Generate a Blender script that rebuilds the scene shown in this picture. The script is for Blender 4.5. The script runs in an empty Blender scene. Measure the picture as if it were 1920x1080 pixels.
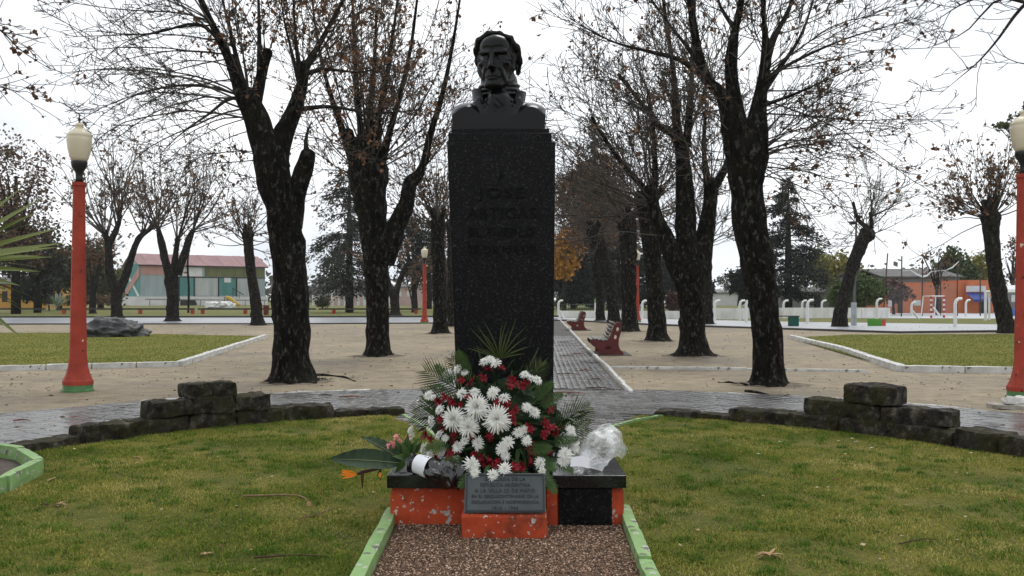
import bpy, bmesh, math, random
import numpy as np
from mathutils import Vector, Matrix, Quaternion, noise as mnoise

# ------------------------------------------------------------------ camera, sky, sun, exposure
SC = bpy.context.scene
COL = SC.collection
F, HZ, EYE = 1700.0, 556.0, 1.5          # focal length in photo pixels, horizon row, eye height

cam = bpy.data.cameras.new('camera')
cam.sensor_width = 36.0
cam.lens = F / 1920.0 * 36.0
cam.shift_y = (HZ - 540.0) / 1920.0
cam.clip_start = 0.05
cam.clip_end = 3000
cam_o = bpy.data.objects.new('camera', cam)
cam_o.location = (0, 0, EYE)
cam_o.rotation_euler = (math.radians(90), 0, 0)
COL.objects.link(cam_o)
SC.camera = cam_o

SUN_EL, SUN_AZ = math.radians(62), math.radians(25)      # high, a little beyond the monument
w = bpy.data.worlds.new('World')
SC.world = w
w.use_nodes = True
nt = w.node_tree
nt.nodes.clear()
out = nt.nodes.new('ShaderNodeOutputWorld')
bg = nt.nodes.new('ShaderNodeBackground')
sky = nt.nodes.new('ShaderNodeTexSky')
sky.sky_type = 'NISHITA'
sky.sun_disc = False
sky.sun_elevation = SUN_EL
sky.sun_rotation = SUN_AZ
sky.air_density = 1.0
sky.dust_density = 4.0
bw = nt.nodes.new('ShaderNodeRGBToBW')
mixc = nt.nodes.new('ShaderNodeMixRGB')
mixc.inputs['Fac'].default_value = 0.93
tc = nt.nodes.new('ShaderNodeTexCoord')
nz = nt.nodes.new('ShaderNodeTexNoise')
nz.inputs['Scale'].default_value = 2.2
nz.inputs['Detail'].default_value = 4
cr = nt.nodes.new('ShaderNodeValToRGB')
cr.color_ramp.elements[0].position = 0.36
cr.color_ramp.elements[0].color = (6.1, 6.5, 6.95, 1)
cr.color_ramp.elements[1].position = 0.62
cr.color_ramp.elements[1].color = (9.1, 9.3, 9.5, 1)
mp = nt.nodes.new('ShaderNodeMapping')
mp.inputs['Scale'].default_value = (1, 1, 2.2)
nt.links.new(tc.outputs['Generated'], mp.inputs['Vector'])
nt.links.new(mp.outputs['Vector'], nz.inputs['Vector'])
nt.links.new(nz.outputs['Fac'], cr.inputs['Fac'])
nt.links.new(sky.outputs['Color'], bw.inputs['Color'])
nt.links.new(bw.outputs['Val'], mixc.inputs['Color1'])
nt.links.new(cr.outputs['Color'], mixc.inputs['Color2'])
nt.links.new(mixc.outputs['Color'], bg.inputs['Color'])
bg.inputs['Strength'].default_value = 0.112
nt.links.new(bg.outputs['Background'], out.inputs['Surface'])

sun = bpy.data.lights.new('sun', 'SUN')
sun.energy = 1.2
sun.angle = math.radians(25)
sun.color = (1.0, 0.97, 0.93)
sun_o = bpy.data.objects.new('sun', sun)
_d = Vector((math.sin(SUN_AZ) * math.cos(SUN_EL), math.cos(SUN_AZ) * math.cos(SUN_EL), math.sin(SUN_EL)))
sun_o.rotation_euler = _d.to_track_quat('Z', 'Y').to_euler()
COL.objects.link(sun_o)

SC.view_settings.view_transform = 'Standard'
SC.view_settings.look = 'None'
SC.view_settings.exposure = 0.42
SC.view_settings.gamma = 1.0
SC.view_settings.use_curve_mapping = False
try:
    SC.cycles.max_bounces = 6
    SC.cycles.transparent_max_bounces = 12
except Exception:
    pass

# ------------------------------------------------------------------ helpers
RND = random.Random(7)
NP = np.random.default_rng(11)

def G(px, py, z=0.0):
    """ground (or height z) point seen at photo pixel px, py"""
    Y = F * (EYE - z) / (py - HZ)
    return Vector(((px - 960.0) * Y / F, Y, z))

def A(px, py, Y):
    """point at distance Y seen at pixel px, py"""
    return Vector(((px - 960.0) * Y / F, Y, EYE + (HZ - py) * Y / F))

def bY(py):
    return F * EYE / (py - HZ)

def tag(o, label=None, cat=None, group=None, kind=None):
    if label: o['label'] = label
    if cat: o['category'] = cat
    if group: o['group'] = group
    if kind: o['kind'] = kind
    return o

def empty(name, loc, label, cat, group=None):
    o = bpy.data.objects.new(name, None)
    o.empty_display_size = 0.2
    o.location = loc
    COL.objects.link(o)
    return tag(o, label, cat, group)

class MB:
    """collects geometry in world (or local) space, builds one mesh object"""
    def __init__(s):
        s.v = []; s.f = []; s.m = []
    def add(s, vs, fs, mi=0):
        k = len(s.v)
        s.v.extend([tuple(p) for p in vs])
        for f in fs:
            s.f.append([i + k for i in f]); s.m.append(mi)
    def box(s, c, size, rz=0.0, mi=0, bev=0.0, rot=None, segs=1):
        bm = bmesh.new()
        bmesh.ops.create_cube(bm, size=1.0)
        bmesh.ops.scale(bm, vec=size, verts=bm.verts)
        if bev > 0:
            bmesh.ops.bevel(bm, geom=bm.edges[:], offset=bev, segments=segs, affect='EDGES', profile=0.5)
        R = rot if rot is not None else Matrix.Rotation(rz, 3, 'Z')
        bm.verts.index_update()
        vs = [R @ v.co + Vector(c) for v in bm.verts]
        fs = [[v.index for v in f.verts] for f in bm.faces]
        bm.free()
        s.add(vs, fs, mi)
    def lathe(s, prof, c=(0, 0, 0), n=16, mi=0, rot0=0.0):
        vs = []; fs = []
        for (r, z) in prof:
            for k in range(n):
                a = 2 * math.pi * k / n + rot0
                vs.append((c[0] + r * math.cos(a), c[1] + r * math.sin(a), c[2] + z))
        for i in range(len(prof) - 1):
            for k in range(n):
                k2 = (k + 1) % n
                fs.append([i * n + k, i * n + k2, (i + 1) * n + k2, (i + 1) * n + k])
        fs.append(list(range(n))[::-1])
        fs.append([(len(prof) - 1) * n + k for k in range(n)])
        s.add(vs, fs, mi)
    def tube(s, pts, rad, n=8, mi=0, cap=True):
        pts = [Vector(p) for p in pts]
        vs = []; fs = []
        prev = None
        for i, p in enumerate(pts):
            t = (pts[min(i + 1, len(pts) - 1)] - pts[max(i - 1, 0)]).normalized()
            if prev is None:
                ref = Vector((0, 0, 1)) if abs(t.z) < 0.9 else Vector((1, 0, 0))
                u = t.cross(ref).normalized()
            else:
                u = (prev - t * prev.dot(t)).normalized()
            prev = u
            v = t.cross(u)
            r = rad[i] if hasattr(rad, '__len__') else rad
            for k in range(n):
                a = 2 * math.pi * k / n
                vs.append(p + (u * math.cos(a) + v * math.sin(a)) * r)
        for i in range(len(pts) - 1):
            for k in range(n):
                k2 = (k + 1) % n
                fs.append([i * n + k, i * n + k2, (i + 1) * n + k2, (i + 1) * n + k])
        if cap:
            fs.append(list(range(n))[::-1]); fs.append([(len(pts) - 1) * n + k for k in range(n)])
        s.add(vs, fs, mi)
    def prism(s, poly, z0, z1, mi=0):
        n = len(poly)
        vs = [(p[0], p[1], z0) for p in poly] + [(p[0], p[1], z1) for p in poly]
        fs = [list(range(n))[::-1], [n + k for k in range(n)]]
        for k in range(n):
            k2 = (k + 1) % n
            fs.append([k, k2, n + k2, n + k])
        s.add(vs, fs, mi)
    def sheet(s, poly, z, mi=0):
        s.add([(p[0], p[1], z) for p in poly], [list(range(len(poly)))], mi)
    def mesh(s, name, off=(0, 0, 0), smooth=False):
        me = bpy.data.meshes.new(name)
        ox, oy, oz = off
        me.from_pydata([(p[0] - ox, p[1] - oy, p[2] - oz) for p in s.v], [], s.f)
        if any(s.m):
            me.polygons.foreach_set('material_index', s.m)
        if smooth:
            me.polygons.foreach_set('use_smooth', [True] * len(me.polygons))
        me.update()
        return me
    def build(s, name, mats, parent=None, smooth=False, fix=True):
        off = tuple(parent.location) if (parent is not None and parent.type == 'EMPTY') else (0, 0, 0)
        me = s.mesh(name, off, smooth)
        if fix:
            bm = bmesh.new(); bm.from_mesh(me)
            bmesh.ops.recalc_face_normals(bm, faces=bm.faces[:])
            bm.to_mesh(me); bm.free()
        return link(name, me, mats, parent)

def link(name, me, mats, parent=None):
    if me.materials is not None and len(me.materials) == 0:
        for m in (mats if isinstance(mats, (list, tuple)) else [mats]):
            me.materials.append(m)
    o = bpy.data.objects.new(name, me)
    COL.objects.link(o)
    if parent is not None:
        o.parent = parent
    return o

def np_mesh(name, V, Fq, smooth=False):
    """V (n,3) float, Fq (m,k) int -> mesh"""
    me = bpy.data.meshes.new(name)
    V = np.ascontiguousarray(V, dtype=np.float32); Fq = np.ascontiguousarray(Fq, dtype=np.int32)
    m, k = Fq.shape
    me.vertices.add(len(V)); me.vertices.foreach_set('co', V.ravel())
    me.loops.add(m * k); me.loops.foreach_set('vertex_index', Fq.ravel())
    me.polygons.add(m)
    me.polygons.foreach_set('loop_start', np.arange(0, m * k, k, dtype=np.int32))
    try:
        me.polygons.foreach_set('loop_total', np.full(m, k, dtype=np.int32))
    except Exception:
        pass
    if smooth:
        me.polygons.foreach_set('use_smooth', np.ones(m, dtype=bool))
    me.update(calc_edges=True)
    me.validate()
    return me

def copy_tree(o, parent=None):
    c = o.copy(); COL.objects.link(c)
    if parent is not None: c.parent = parent
    for ch in list(o.children):
        copy_tree(ch, c)
    return c

# ------------------------------------------------------------------ materials
MATS = {}
def N(t, kind, **kw):
    n = t.nodes.new(kind)
    for k, v in kw.items():
        if k in n.inputs: n.inputs[k].default_value = v
        else: setattr(n, k, v)
    return n

def base_mat(name, rough=0.7, spec=0.5):
    m = bpy.data.materials.new(name); m.use_nodes = True
    t = m.node_tree
    b = t.nodes['Principled BSDF']
    b.inputs['Roughness'].default_value = rough
    b.inputs['Specular IOR Level'].default_value = spec
    MATS[name] = m
    return m, t, b

def rgba(c): return (c[0], c[1], c[2], 1.0)

def ramp(t, src, stops):
    r = t.nodes.new('ShaderNodeValToRGB')
    e = r.color_ramp.elements
    while len(e) < len(stops): e.new(0.5)
    for i, (p, c) in enumerate(stops):
        e[i].position = p; e[i].color = rgba(c) if len(c) == 3 else c
    t.links.new(src, r.inputs['Fac'])
    return r

def coords(t, scale=(1, 1, 1)):
    c = t.nodes.new('ShaderNodeTexCoord')
    mpn = t.nodes.new('ShaderNodeMapping')
    mpn.inputs['Scale'].default_value = scale
    t.links.new(c.outputs['Object'], mpn.inputs['Vector'])
    return mpn.outputs['Vector']

def noise_n(t, vec, scale, detail=5, rough=0.6):
    n = N(t, 'ShaderNodeTexNoise', Scale=scale, Detail=detail, Roughness=rough)
    t.links.new(vec, n.inputs['Vector'])
    return n.outputs['Fac']

def mixrgb(t, fac, a, b, mode='MIX'):
    m = t.nodes.new('ShaderNodeMixRGB'); m.blend_type = mode
    for inp, val in (('Fac', fac), ('Color1', a), ('Color2', b)):
        if hasattr(val, 'is_linked') or hasattr(val, 'links'):
            t.links.new(val, m.inputs[inp])
        else:
            m.inputs[inp].default_value = val if inp == 'Fac' else rgba(val)
    return m.outputs['Color']

def bump(t, b, h, strength=0.3, dist=0.02):
    bp = N(t, 'ShaderNodeBump', Strength=strength, Distance=dist)
    t.links.new(h, bp.inputs['Height'])
    t.links.new(bp.outputs['Normal'], b.inputs['Normal'])

def simple(name, c1, c2=None, scale=6.0, rough=0.7, spec=0.25, bmp=0.0, bdist=0.01, stretch=(1, 1, 1), lo=0.35, hi=0.65, spots=None, bscale=None):
    """two-colour noise material; spots = (colour, threshold, scale) of worn patches"""
    m, t, b = base_mat(name, rough, spec)
    c2 = c2 or tuple(x * 0.75 for x in c1)
    vec = coords(t, stretch)
    f = noise_n(t, vec, scale)
    col = ramp(t, f, [(lo, c2), (hi, c1)]).outputs['Color']
    if spots:
        for (sc, th, ss) in (spots if isinstance(spots, list) else [spots]):
            f2 = noise_n(t, vec, ss, 4, 0.55)
            msk = ramp(t, f2, [(th, (0, 0, 0)), (th + 0.02, (1, 1, 1))]).outputs['Color']
            col = mixrgb(t, msk, col, sc)
    t.links.new(col, b.inputs['Base Color'])
    if bmp:
        bump(t, b, noise_n(t, vec, bscale or scale * 5, 6), bmp, bdist)
    return m

def island_mat(name, stops, rough=0.7, spec=0.3, noise_scale=None, nmix=0.5, trans=0.0, sheen=0.0):
    """colour random per mesh island, optionally mixed with a slow position noise"""
    m, t, b = base_mat(name, rough, spec)
    g = t.nodes.new('ShaderNodeNewGeometry')
    src = g.outputs['Random Per Island']
    if noise_scale:
        vec = coords(t)
        f = noise_n(t, vec, noise_scale, 4)
        st = ramp(t, f, [(0.3, (0, 0, 0)), (0.7, (1, 1, 1))]).outputs['Color']
        mm = t.nodes.new('ShaderNodeMixRGB'); mm.inputs['Fac'].default_value = nmix
        t.links.new(src, mm.inputs['Color1']); t.links.new(st, mm.inputs['Color2'])
        src = mm.outputs['Color']
    r = ramp(t, src, stops)
    t.links.new(r.outputs['Color'], b.inputs['Base Color'])
    if trans > 0:
        b.inputs['Transmission Weight'].default_value = 0.0
        tr = t.nodes.new('ShaderNodeBsdfTranslucent')
        t.links.new(r.outputs['Color'], tr.inputs['Color'])
        ms = t.nodes.new('ShaderNodeMixShader'); ms.inputs['Fac'].default_value = trans
        o = t.nodes['Material Output']
        t.links.new(b.outputs['BSDF'], ms.inputs[1]); t.links.new(tr.outputs['BSDF'], ms.inputs[2])
        t.links.new(ms.outputs['Shader'], o.inputs['Surface'])
    return m

# --- ground materials
def m_sand():
    m, t, b = base_mat('sandy_ground', 0.85, 0.3)
    v = coords(t)
    big = noise_n(t, v, 0.35, 6, 0.65)
    col = ramp(t, big, [(0.33, (0.150, 0.119, 0.080)), (0.48, (0.252, 0.206, 0.139)), (0.70, (0.345, 0.291, 0.200))]).outputs['Color']
    fine = noise_n(t, v, 38, 5, 0.7)
    c2 = ramp(t, fine, [(0.3, (0.62, 0.60, 0.58)), (0.55, (1.0, 1.0, 1.0)), (0.8, (1.25, 1.22, 1.2))]).outputs['Color']
    col = mixrgb(t, 1.0, col, c2, 'MULTIPLY')
    md = noise_n(t, v, 2.6, 6, 0.7)
    c3 = ramp(t, md, [(0.32, (0.62, 0.60, 0.57)), (0.55, (1.0, 1.0, 1.0)), (0.75, (1.1, 1.09, 1.08))]).outputs['Color']
    col = mixrgb(t, 1.0, col, c3, 'MULTIPLY')
    litter = noise_n(t, v, 9.0, 3, 0.5)
    msk = ramp(t, litter, [(0.70, (0, 0, 0)), (0.74, (1, 1, 1))]).outputs['Color']
    col = mixrgb(t, msk, col, (0.11, 0.075, 0.05))
    t.links.new(col, b.inputs['Base Color'])
    wet = ramp(t, big, [(0.3, (0.55, 0.55, 0.55)), (0.6, (0.9, 0.9, 0.9))]).outputs['Color']
    t.links.new(wet, b.inputs['Roughness'])
    bump(t, b, fine, 0.5, 0.012)
    return m

def m_lawn(name, a, bb, c):
    m, t, b = base_mat(name, 0.9, 0.15)
    v = coords(t)
    f = noise_n(t, v, 0.8, 7, 0.7)
    col = ramp(t, f, [(0.30, a), (0.5, bb), (0.72, c)]).outputs['Color']
    fine = noise_n(t, v, 30, 5, 0.75)
    c2 = ramp(t, fine, [(0.3, (0.45, 0.45, 0.45)), (0.5, (1, 1, 1)), (0.75, (1.4, 1.35, 1.2))]).outputs['Color']
    col = mixrgb(t, 1.0, col, c2, 'MULTIPLY')
    t.links.new(col, b.inputs['Base Color'])
    bump(t, b, fine, 0.8, 0.03)
    return m

def m_wet(name, a, bb, rough0, rough1, scale=1.2, fine=40, bmp=0.2):
    m, t, b = base_mat(name, 0.5, 0.5)
    v = coords(t)
    f = noise_n(t, v, scale, 6, 0.65)
    col = ramp(t, f, [(0.32, a), (0.68, bb)]).outputs['Color']
    fn = noise_n(t, v, fine, 4, 0.7)
    c2 = ramp(t, fn, [(0.3, (0.7, 0.7, 0.7)), (0.7, (1.2, 1.2, 1.2))]).outputs['Color']
    col = mixrgb(t, 1.0, col, c2, 'MULTIPLY')
    t.links.new(col, b.inputs['Base Color'])
    r = ramp(t, f, [(0.35, (rough0,) * 3), (0.65, (rough1,) * 3)]).outputs['Color']
    t.links.new(r, b.inputs['Roughness'])
    if bmp: bump(t, b, fn, bmp, 0.01)
    return m

def m_paver():
    m, t, b = base_mat('grey_paver', 0.45, 0.5)
    g = t.nodes.new('ShaderNodeObjectInfo')
    gi = t.nodes.new('ShaderNodeNewGeometry')
    ad = t.nodes.new('ShaderNodeMath'); ad.operation = 'ADD'
    t.links.new(g.outputs['Random'], ad.inputs[0]); t.links.new(gi.outputs['Random Per Island'], ad.inputs[1])
    fr = t.nodes.new('ShaderNodeMath'); fr.operation = 'FRACT'
    t.links.new(ad.outputs[0], fr.inputs[0])
    col = ramp(t, fr.outputs[0], [(0.0, (0.085, 0.084, 0.082)), (0.5, (0.118, 0.116, 0.113)), (1.0, (0.155, 0.150, 0.143))]).outputs['Color']
    pos = gi.outputs['Position']
    f = noise_n(t, pos, 0.9, 6, 0.65)
    dirt = ramp(t, f, [(0.35, (0.55, 0.53, 0.50)), (0.65, (1.15, 1.15, 1.15))]).outputs['Color']
    col = mixrgb(t, 1.0, col, dirt, 'MULTIPLY')
    t.links.new(col, b.inputs['Base Color'])
    r = ramp(t, f, [(0.35, (0.15,) * 3), (0.7, (0.40,) * 3)]).outputs['Color']
    t.links.new(r, b.inputs['Roughness'])
    bump(t, b, noise_n(t, pos, 60, 3), 0.25, 0.004)
    return m

def m_bark(name, dark, mid, lich, moss_amt=0.55, lich_t=0.63):
    m, t, b = base_mat(name, 0.9, 0.10)
    v = coords(t, (1, 1, 0.28))
    v2 = coords(t)
    f = noise_n(t, v, 11, 8, 0.78)
    col = ramp(t, f, [(0.42, dark), (0.60, mid)]).outputs['Color']
    mo = noise_n(t, v2, 3.2, 5, 0.6)
    msk = ramp(t, mo, [(moss_amt, (0, 0, 0)), (moss_amt + 0.16, (0.75, 0.75, 0.75))]).outputs['Color']
    col = mixrgb(t, msk, col, (0.016, 0.015, 0.006))
    li = noise_n(t, coords(t, (1, 1, 0.5)), 13, 8, 0.78)
    msk = ramp(t, li, [(lich_t - 0.07, (0, 0, 0)), (lich_t + 0.05, (0.85, 0.85, 0.85))]).outputs['Color']
    col = mixrgb(t, msk, col, lich)
    t.links.new(col, b.inputs['Base Color'])
    bump(t, b, f, 1.0, 0.12)
    return m

def m_granite(name='black_granite', rough=0.30, spec=0.11):
    m, t, b = base_mat(name, rough, spec)
    v = coords(t)
    f = noise_n(t, v, 66, 3, 0.75)
    col = ramp(t, f, [(0.44, (0.0016, 0.0016, 0.0019)), (0.58, (0.0060, 0.0060, 0.0066)), (0.70, (0.046, 0.046, 0.051))]).outputs['Color']
    f2 = noise_n(t, v, 5.0, 6, 0.7)
    msk = ramp(t, f2, [(0.55, (0, 0, 0)), (0.85, (0.4, 0.4, 0.4))]).outputs['Color']
    col = mixrgb(t, msk, col, (0.02, 0.02, 0.022))
    t.links.new(col, b.inputs['Base Color'])
    r = ramp(t, f2, [(0.35, (rough,) * 3), (0.7, (rough + 0.3,) * 3)]).outputs['Color']
    t.links.new(r, b.inputs['Roughness'])
    bump(t, b, f, 0.08, 0.002)
    return m

def m_redpaint():
    m, t, b = base_mat('worn_red_paint', 0.7, 0.15)
    v = coords(t)
    f = noise_n(t, v, 6, 5)
    col = ramp(t, f, [(0.35, (0.34, 0.045, 0.017)), (0.65, (0.47, 0.076, 0.027))]).outputs['Color']
    g = noise_n(t, v, 3.1, 6, 0.7)
    msk = ramp(t, g, [(0.52, (0, 0, 0)), (0.68, (0.9, 0.9, 0.9))]).outputs['Color']
    col = mixrgb(t, msk, col, (0.035, 0.016, 0.012))
    for (sc, th, c) in ((7.0, 0.645, (0.44, 0.43, 0.40)), (30.0, 0.635, (0.46, 0.44, 0.40))):
        n = noise_n(t, v, sc, 4, 0.6)
        mk = ramp(t, n, [(th, (0, 0, 0)), (th + 0.012, (1, 1, 1))]).outputs['Color']
        nn = noise_n(t, v, 60, 3)
        cc = ramp(t, nn, [(0.3, tuple(x * 0.6 for x in c)), (0.6, c)]).outputs['Color']
        col = mixrgb(t, mk, col, cc)
    t.links.new(col, b.inputs['Base Color'])
    bump(t, b, noise_n(t, v, 45, 5), 0.35, 0.006)
    return m

def m_stone():
    m, t, b = base_mat('mossy_wall_stone', 0.8, 0.15)
    g = t.nodes.new('ShaderNodeNewGeometry')
    v = g.outputs['Position']
    f = noise_n(t, v, 7, 7, 0.7)
    col = ramp(t, f, [(0.38, (0.006, 0.005, 0.004)), (0.52, (0.034, 0.029, 0.022)), (0.68, (0.125, 0.11, 0.088))]).outputs['Color']
    mo = noise_n(t, v, 4.5, 5)
    mk = ramp(t, mo, [(0.46, (0, 0, 0)), (0.60, (0.85, 0.85, 0.85))]).outputs['Color']
    col = mixrgb(t, mk, col, (0.030, 0.028, 0.009))
    li = noise_n(t, v, 14, 7, 0.75)
    mk = ramp(t, li, [(0.58, (0, 0, 0)), (0.72, (0.55, 0.55, 0.55))]).outputs['Color']
    col = mixrgb(t, mk, col, (0.20, 0.21, 0.16))
    t.links.new(col, b.inputs['Base Color'])
    bump(t, b, noise_n(t, v, 26, 6, 0.7), 0.9, 0.03)
    return m

def m_cello():
    m, t, b = base_mat('clear_cellophane', 0.12, 0.6)
    b.inputs['Base Color'].default_value = (0.85, 0.86, 0.88, 1)
    v = coords(t)
    f = noise_n(t, v, 9, 5, 0.65)
    a = ramp(t, f, [(0.36, (0.10,) * 3), (0.66, (0.55,) * 3)]).outputs['Color']
    t.links.new(a, b.inputs['Alpha'])
    return m

SAND = m_sand()
LAWN = m_lawn('lawn_soil', (0.036, 0.052, 0.009), (0.100, 0.102, 0.020), (0.190, 0.150, 0.044))
LAWN2 = m_lawn('park_grass', (0.105, 0.120, 0.022), (0.160, 0.162, 0.034), (0.225, 0.198, 0.052))
FARG = m_lawn('far_grass', (0.085, 0.095, 0.028), (0.125, 0.13, 0.038), (0.17, 0.155, 0.055))
ROADM = m_wet('wet_asphalt', (0.20, 0.207, 0.22), (0.26, 0.268, 0.285), 0.28, 0.5, 0.25, 20)
PALEP = m_wet('pale_concrete', (0.27, 0.28, 0.29), (0.37, 0.38, 0.39), 0.35, 0.6, 0.4, 20)
COURTM = m_wet('court_concrete', (0.33, 0.35, 0.38), (0.45, 0.47, 0.49), 0.4, 0.6, 0.3, 15)
JOINT = simple('dark_joint_sand', (0.085, 0.080, 0.072), (0.05, 0.047, 0.042), 8, 0.8, 0.3, 0.3)
PAVER = m_paver()
BARK = m_bark('plane_bark', (0.0012, 0.0010, 0.0008), (0.016, 0.0132, 0.0102), (0.145, 0.145, 0.115), 0.54, 0.605)
BARK2 = m_bark('grey_bark', (0.003, 0.0025, 0.002), (0.032, 0.027, 0.022), (0.11, 0.115, 0.09), 0.56, 0.61)
LIMB = simple('branch_bark', (0.040, 0.035, 0.030), (0.010, 0.0085, 0.007), 9, 0.9, 0.1, 0.5)
TWIG = island_mat('twig_bark', [(0.0, (0.030, 0.025, 0.020)), (0.6, (0.060, 0.050, 0.042)), (1.0, (0.115, 0.10, 0.084))], 0.8, 0.2)
DRYLEAF = island_mat('dry_brown_leaf', [(0.0, (0.070, 0.032, 0.018)), (0.5, (0.155, 0.078, 0.040)), (1.0, (0.27, 0.155, 0.08))], 0.75, 0.2, trans=0.25)
GRANITE = m_granite()
GRANITE2 = m_granite('polished_slab', 0.06, 0.5)
BRONZE = simple("dark_bronze", (0.0050, 0.0050, 0.0053), (0.0028, 0.0028, 0.003), 12, 0.22, 0.2, 0.05, 0.003)
REDP = m_redpaint()
STONE = m_stone()
CELLO = m_cello()
GREENP = simple('worn_green_paint', (0.21, 0.35, 0.125), (0.15, 0.26, 0.085), 5, 0.55, 0.4, 0.4, 0.006,
                spots=[((0.36, 0.37, 0.32), 0.60, 16.0), ((0.10, 0.10, 0.07), 0.63, 11.0)])
WHITEP = simple('worn_white_paint', (0.60, 0.60, 0.58), (0.42, 0.41, 0.38), 3, 0.6, 0.4, 0.4, 0.006,
                spots=[((0.16, 0.145, 0.115), 0.63, 9.0)])
LAMPRED = simple('lamp_red_paint', (0.39, 0.060, 0.036), (0.26, 0.040, 0.025), 3.5, 0.6, 0.15, 0.25, 0.004,
                 spots=[((0.60, 0.56, 0.42), 0.69, 7.0), ((0.09, 0.03, 0.02), 0.66, 9.0)])
LAMPGREEN = simple('lamp_green_paint', (0.09, 0.22, 0.08), (0.06, 0.15, 0.05), 6, 0.5, 0.4, 0.3)
LAMPBLACK = simple('lamp_black_iron', (0.010, 0.010, 0.012), (0.006, 0.006, 0.007), 8, 0.4, 0.5)
GLOBE = simple('cream_globe', (0.68, 0.62, 0.46), (0.60, 0.53, 0.38), 2.5, 0.35, 0.5)
BENCHRED = simple('bench_red_paint', (0.12, 0.012, 0.009), (0.06, 0.009, 0.007), 6, 0.5, 0.4, 0.3,
                  spots=((0.03, 0.02, 0.016), 0.66, 9.0))
SLATW = simple('weathered_slat', (0.30, 0.29, 0.27), (0.13, 0.12, 0.11), 4, 0.7, 0.3, 0.3, stretch=(6, 1, 6))
GRASS = island_mat('grass_blade', [(0.0, (0.014, 0.038, 0.004)), (0.28, (0.070, 0.118, 0.013)), (0.50, (0.190, 0.212, 0.036)), (0.72, (0.350, 0.298, 0.078)), (1.0, (0.68, 0.56, 0.28))], 0.75, 0.06, 0.9, 0.58, trans=0.3)
GRASS2 = island_mat('park_grass_blade', [(0.0, (0.075, 0.110, 0.015)), (0.5, (0.158, 0.172, 0.031)), (1.0, (0.27, 0.235, 0.065))], 0.8, 0.06, 0.5, 0.5, trans=0.25)
PEBBLE = island_mat('red_gravel', [(0.0, (0.030, 0.020, 0.013)), (0.38, (0.105, 0.062, 0.040)), (0.66, (0.215, 0.130, 0.083)), (0.88, (0.38, 0.24, 0.165)), (1.0, (0.60, 0.47, 0.36))], 0.8, 0.15)
BEDSOIL = simple('damp_bed_soil', (0.130, 0.085, 0.057), (0.040, 0.030, 0.021), 14, 0.85, 0.2, 0.9, 0.02)
SOIL = simple('bare_soil', (0.10, 0.085, 0.07), (0.065, 0.055, 0.045), 9, 0.9, 0.2, 0.6, 0.02)
# ------------------------------------------------------------------ ground, paths, roads
def struct(name, poly, z, mat):
    mb = MB(); mb.sheet(poly, z)
    o = mb.build(name, mat)
    return tag(o, kind='structure')

struct('ground', [(-690, -90), (690, -90), (690, 395), (-690, 395)], 0.0, FARG)
struct('sandy_plaza', [(-60, -30), (40, -30), (40, 38.2), (21.8, 38.6), (15.7, 37.0), (7.5, 47.0), (3.2, 56.0), (-3, 50.5), (-12, 49), (-60, 47)], 0.004, SAND)
struct('road', [(-160, 47), (-12, 49), (-3, 50.5), (3.2, 56), (3.5, 66), (-10, 65), (-60, 63), (-160, 62)], 0.004, ROADM)
struct('pale_pavement', [(3.2, 56.0), (7.5, 47.0), (15.7, 37.0), (21.8, 38.6), (60, 39), (60, 47), (30, 46.5), (17, 53), (8, 62), (3.5, 64)], 0.012, PALEP)
struct('sports_court', [(24, 63), (100, 52), (100, 84), (30, 86)], 0.004, COURTM)
# dark kerb lips along the road and the pale pavement
def lip(name, pts, wdt, h, mat):
    mb = MB()
    for a, b in zip(pts[:-1], pts[1:]):
        a = Vector(a); b = Vector(b); d = (b - a)
        mb.box(((a.x + b.x) / 2, (a.y + b.y) / 2, h / 2), (d.length, wdt, h), math.atan2(d.y, d.x))
    return tag(mb.build(name, mat), kind='structure')
KERBDARK = simple('dark_kerb', (0.07, 0.068, 0.062), (0.04, 0.038, 0.035), 3, 0.7)
lip('road_kerb', [(-60, 46.9), (-12, 48.9), (-3, 50.4), (3.2, 55.9)], 0.25, 0.07, KERBDARK)
lip('far_road_kerb', [(-60, 63.2), (-10, 65.2), (3.5, 66.2)], 0.3, 0.12, KERBDARK)
lip('pavement_kerb', [(3.2, 55.9), (7.45, 46.9), (15.7, 36.9), (21.8, 38.45), (60, 38.8)], 0.2, 0.09, KERBDARK)

CX, CY, R0, R1 = 0.0, 6.5, 5.12, 8.05
def ring_pt(deg, r):
    a = math.radians(deg)
    return Vector((CX + r * math.sin(a), CY + r * math.cos(a), 0))
PD = 0.027   # sideways drift of the straight path per metre
def path_pt(u, Y):
    return Vector((u + PD * (Y - 13.9), Y, 0))
# bedding of the brick path: ring round the lawn and the straight walk behind it
mb = MB()
n = 96
vs = []; fs = []
for k in range(n):
    p = ring_pt(360 * k / n, R0); q = ring_pt(360 * k / n, R1)
    vs += [(p.x, p.y, 0.008), (q.x, q.y, 0.008)]
for k in range(n):
    k2 = (k + 1) % n
    fs.append([2 * k, 2 * k + 1, 2 * k2 + 1, 2 * k2])
mb.add(vs, fs)
mb.sheet([path_pt(-1.35, 13.9), path_pt(1.78, 13.9), path_pt(1.78, 62), path_pt(-1.35, 62)], 0.010)
mb.sheet([(-1.35, 14.2), (1.78, 14.2), (1.9, 14.0), (1.5, 11.2), (1.12, 10.3), (0.72, 9.4), (0.70, 7.05), (-0.72, 7.05), (-0.72, 9.4), (-0.98, 10.3), (-1.25, 11.4)], 0.014)
PATH = tag(mb.build('brick_path', JOINT), kind='structure')
pm = MB(); pm.box((0, 0, 0.0), (0.206, 0.098, 0.022), bev=0.004); paver_me = pm.mesh('paver')
paver_me.materials.append(PAVER)
spots = []
def in_view(x, y): return y > 4.9 and abs(x) < 0.575 * y
r = R0 + 0.06; row = 0
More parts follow.
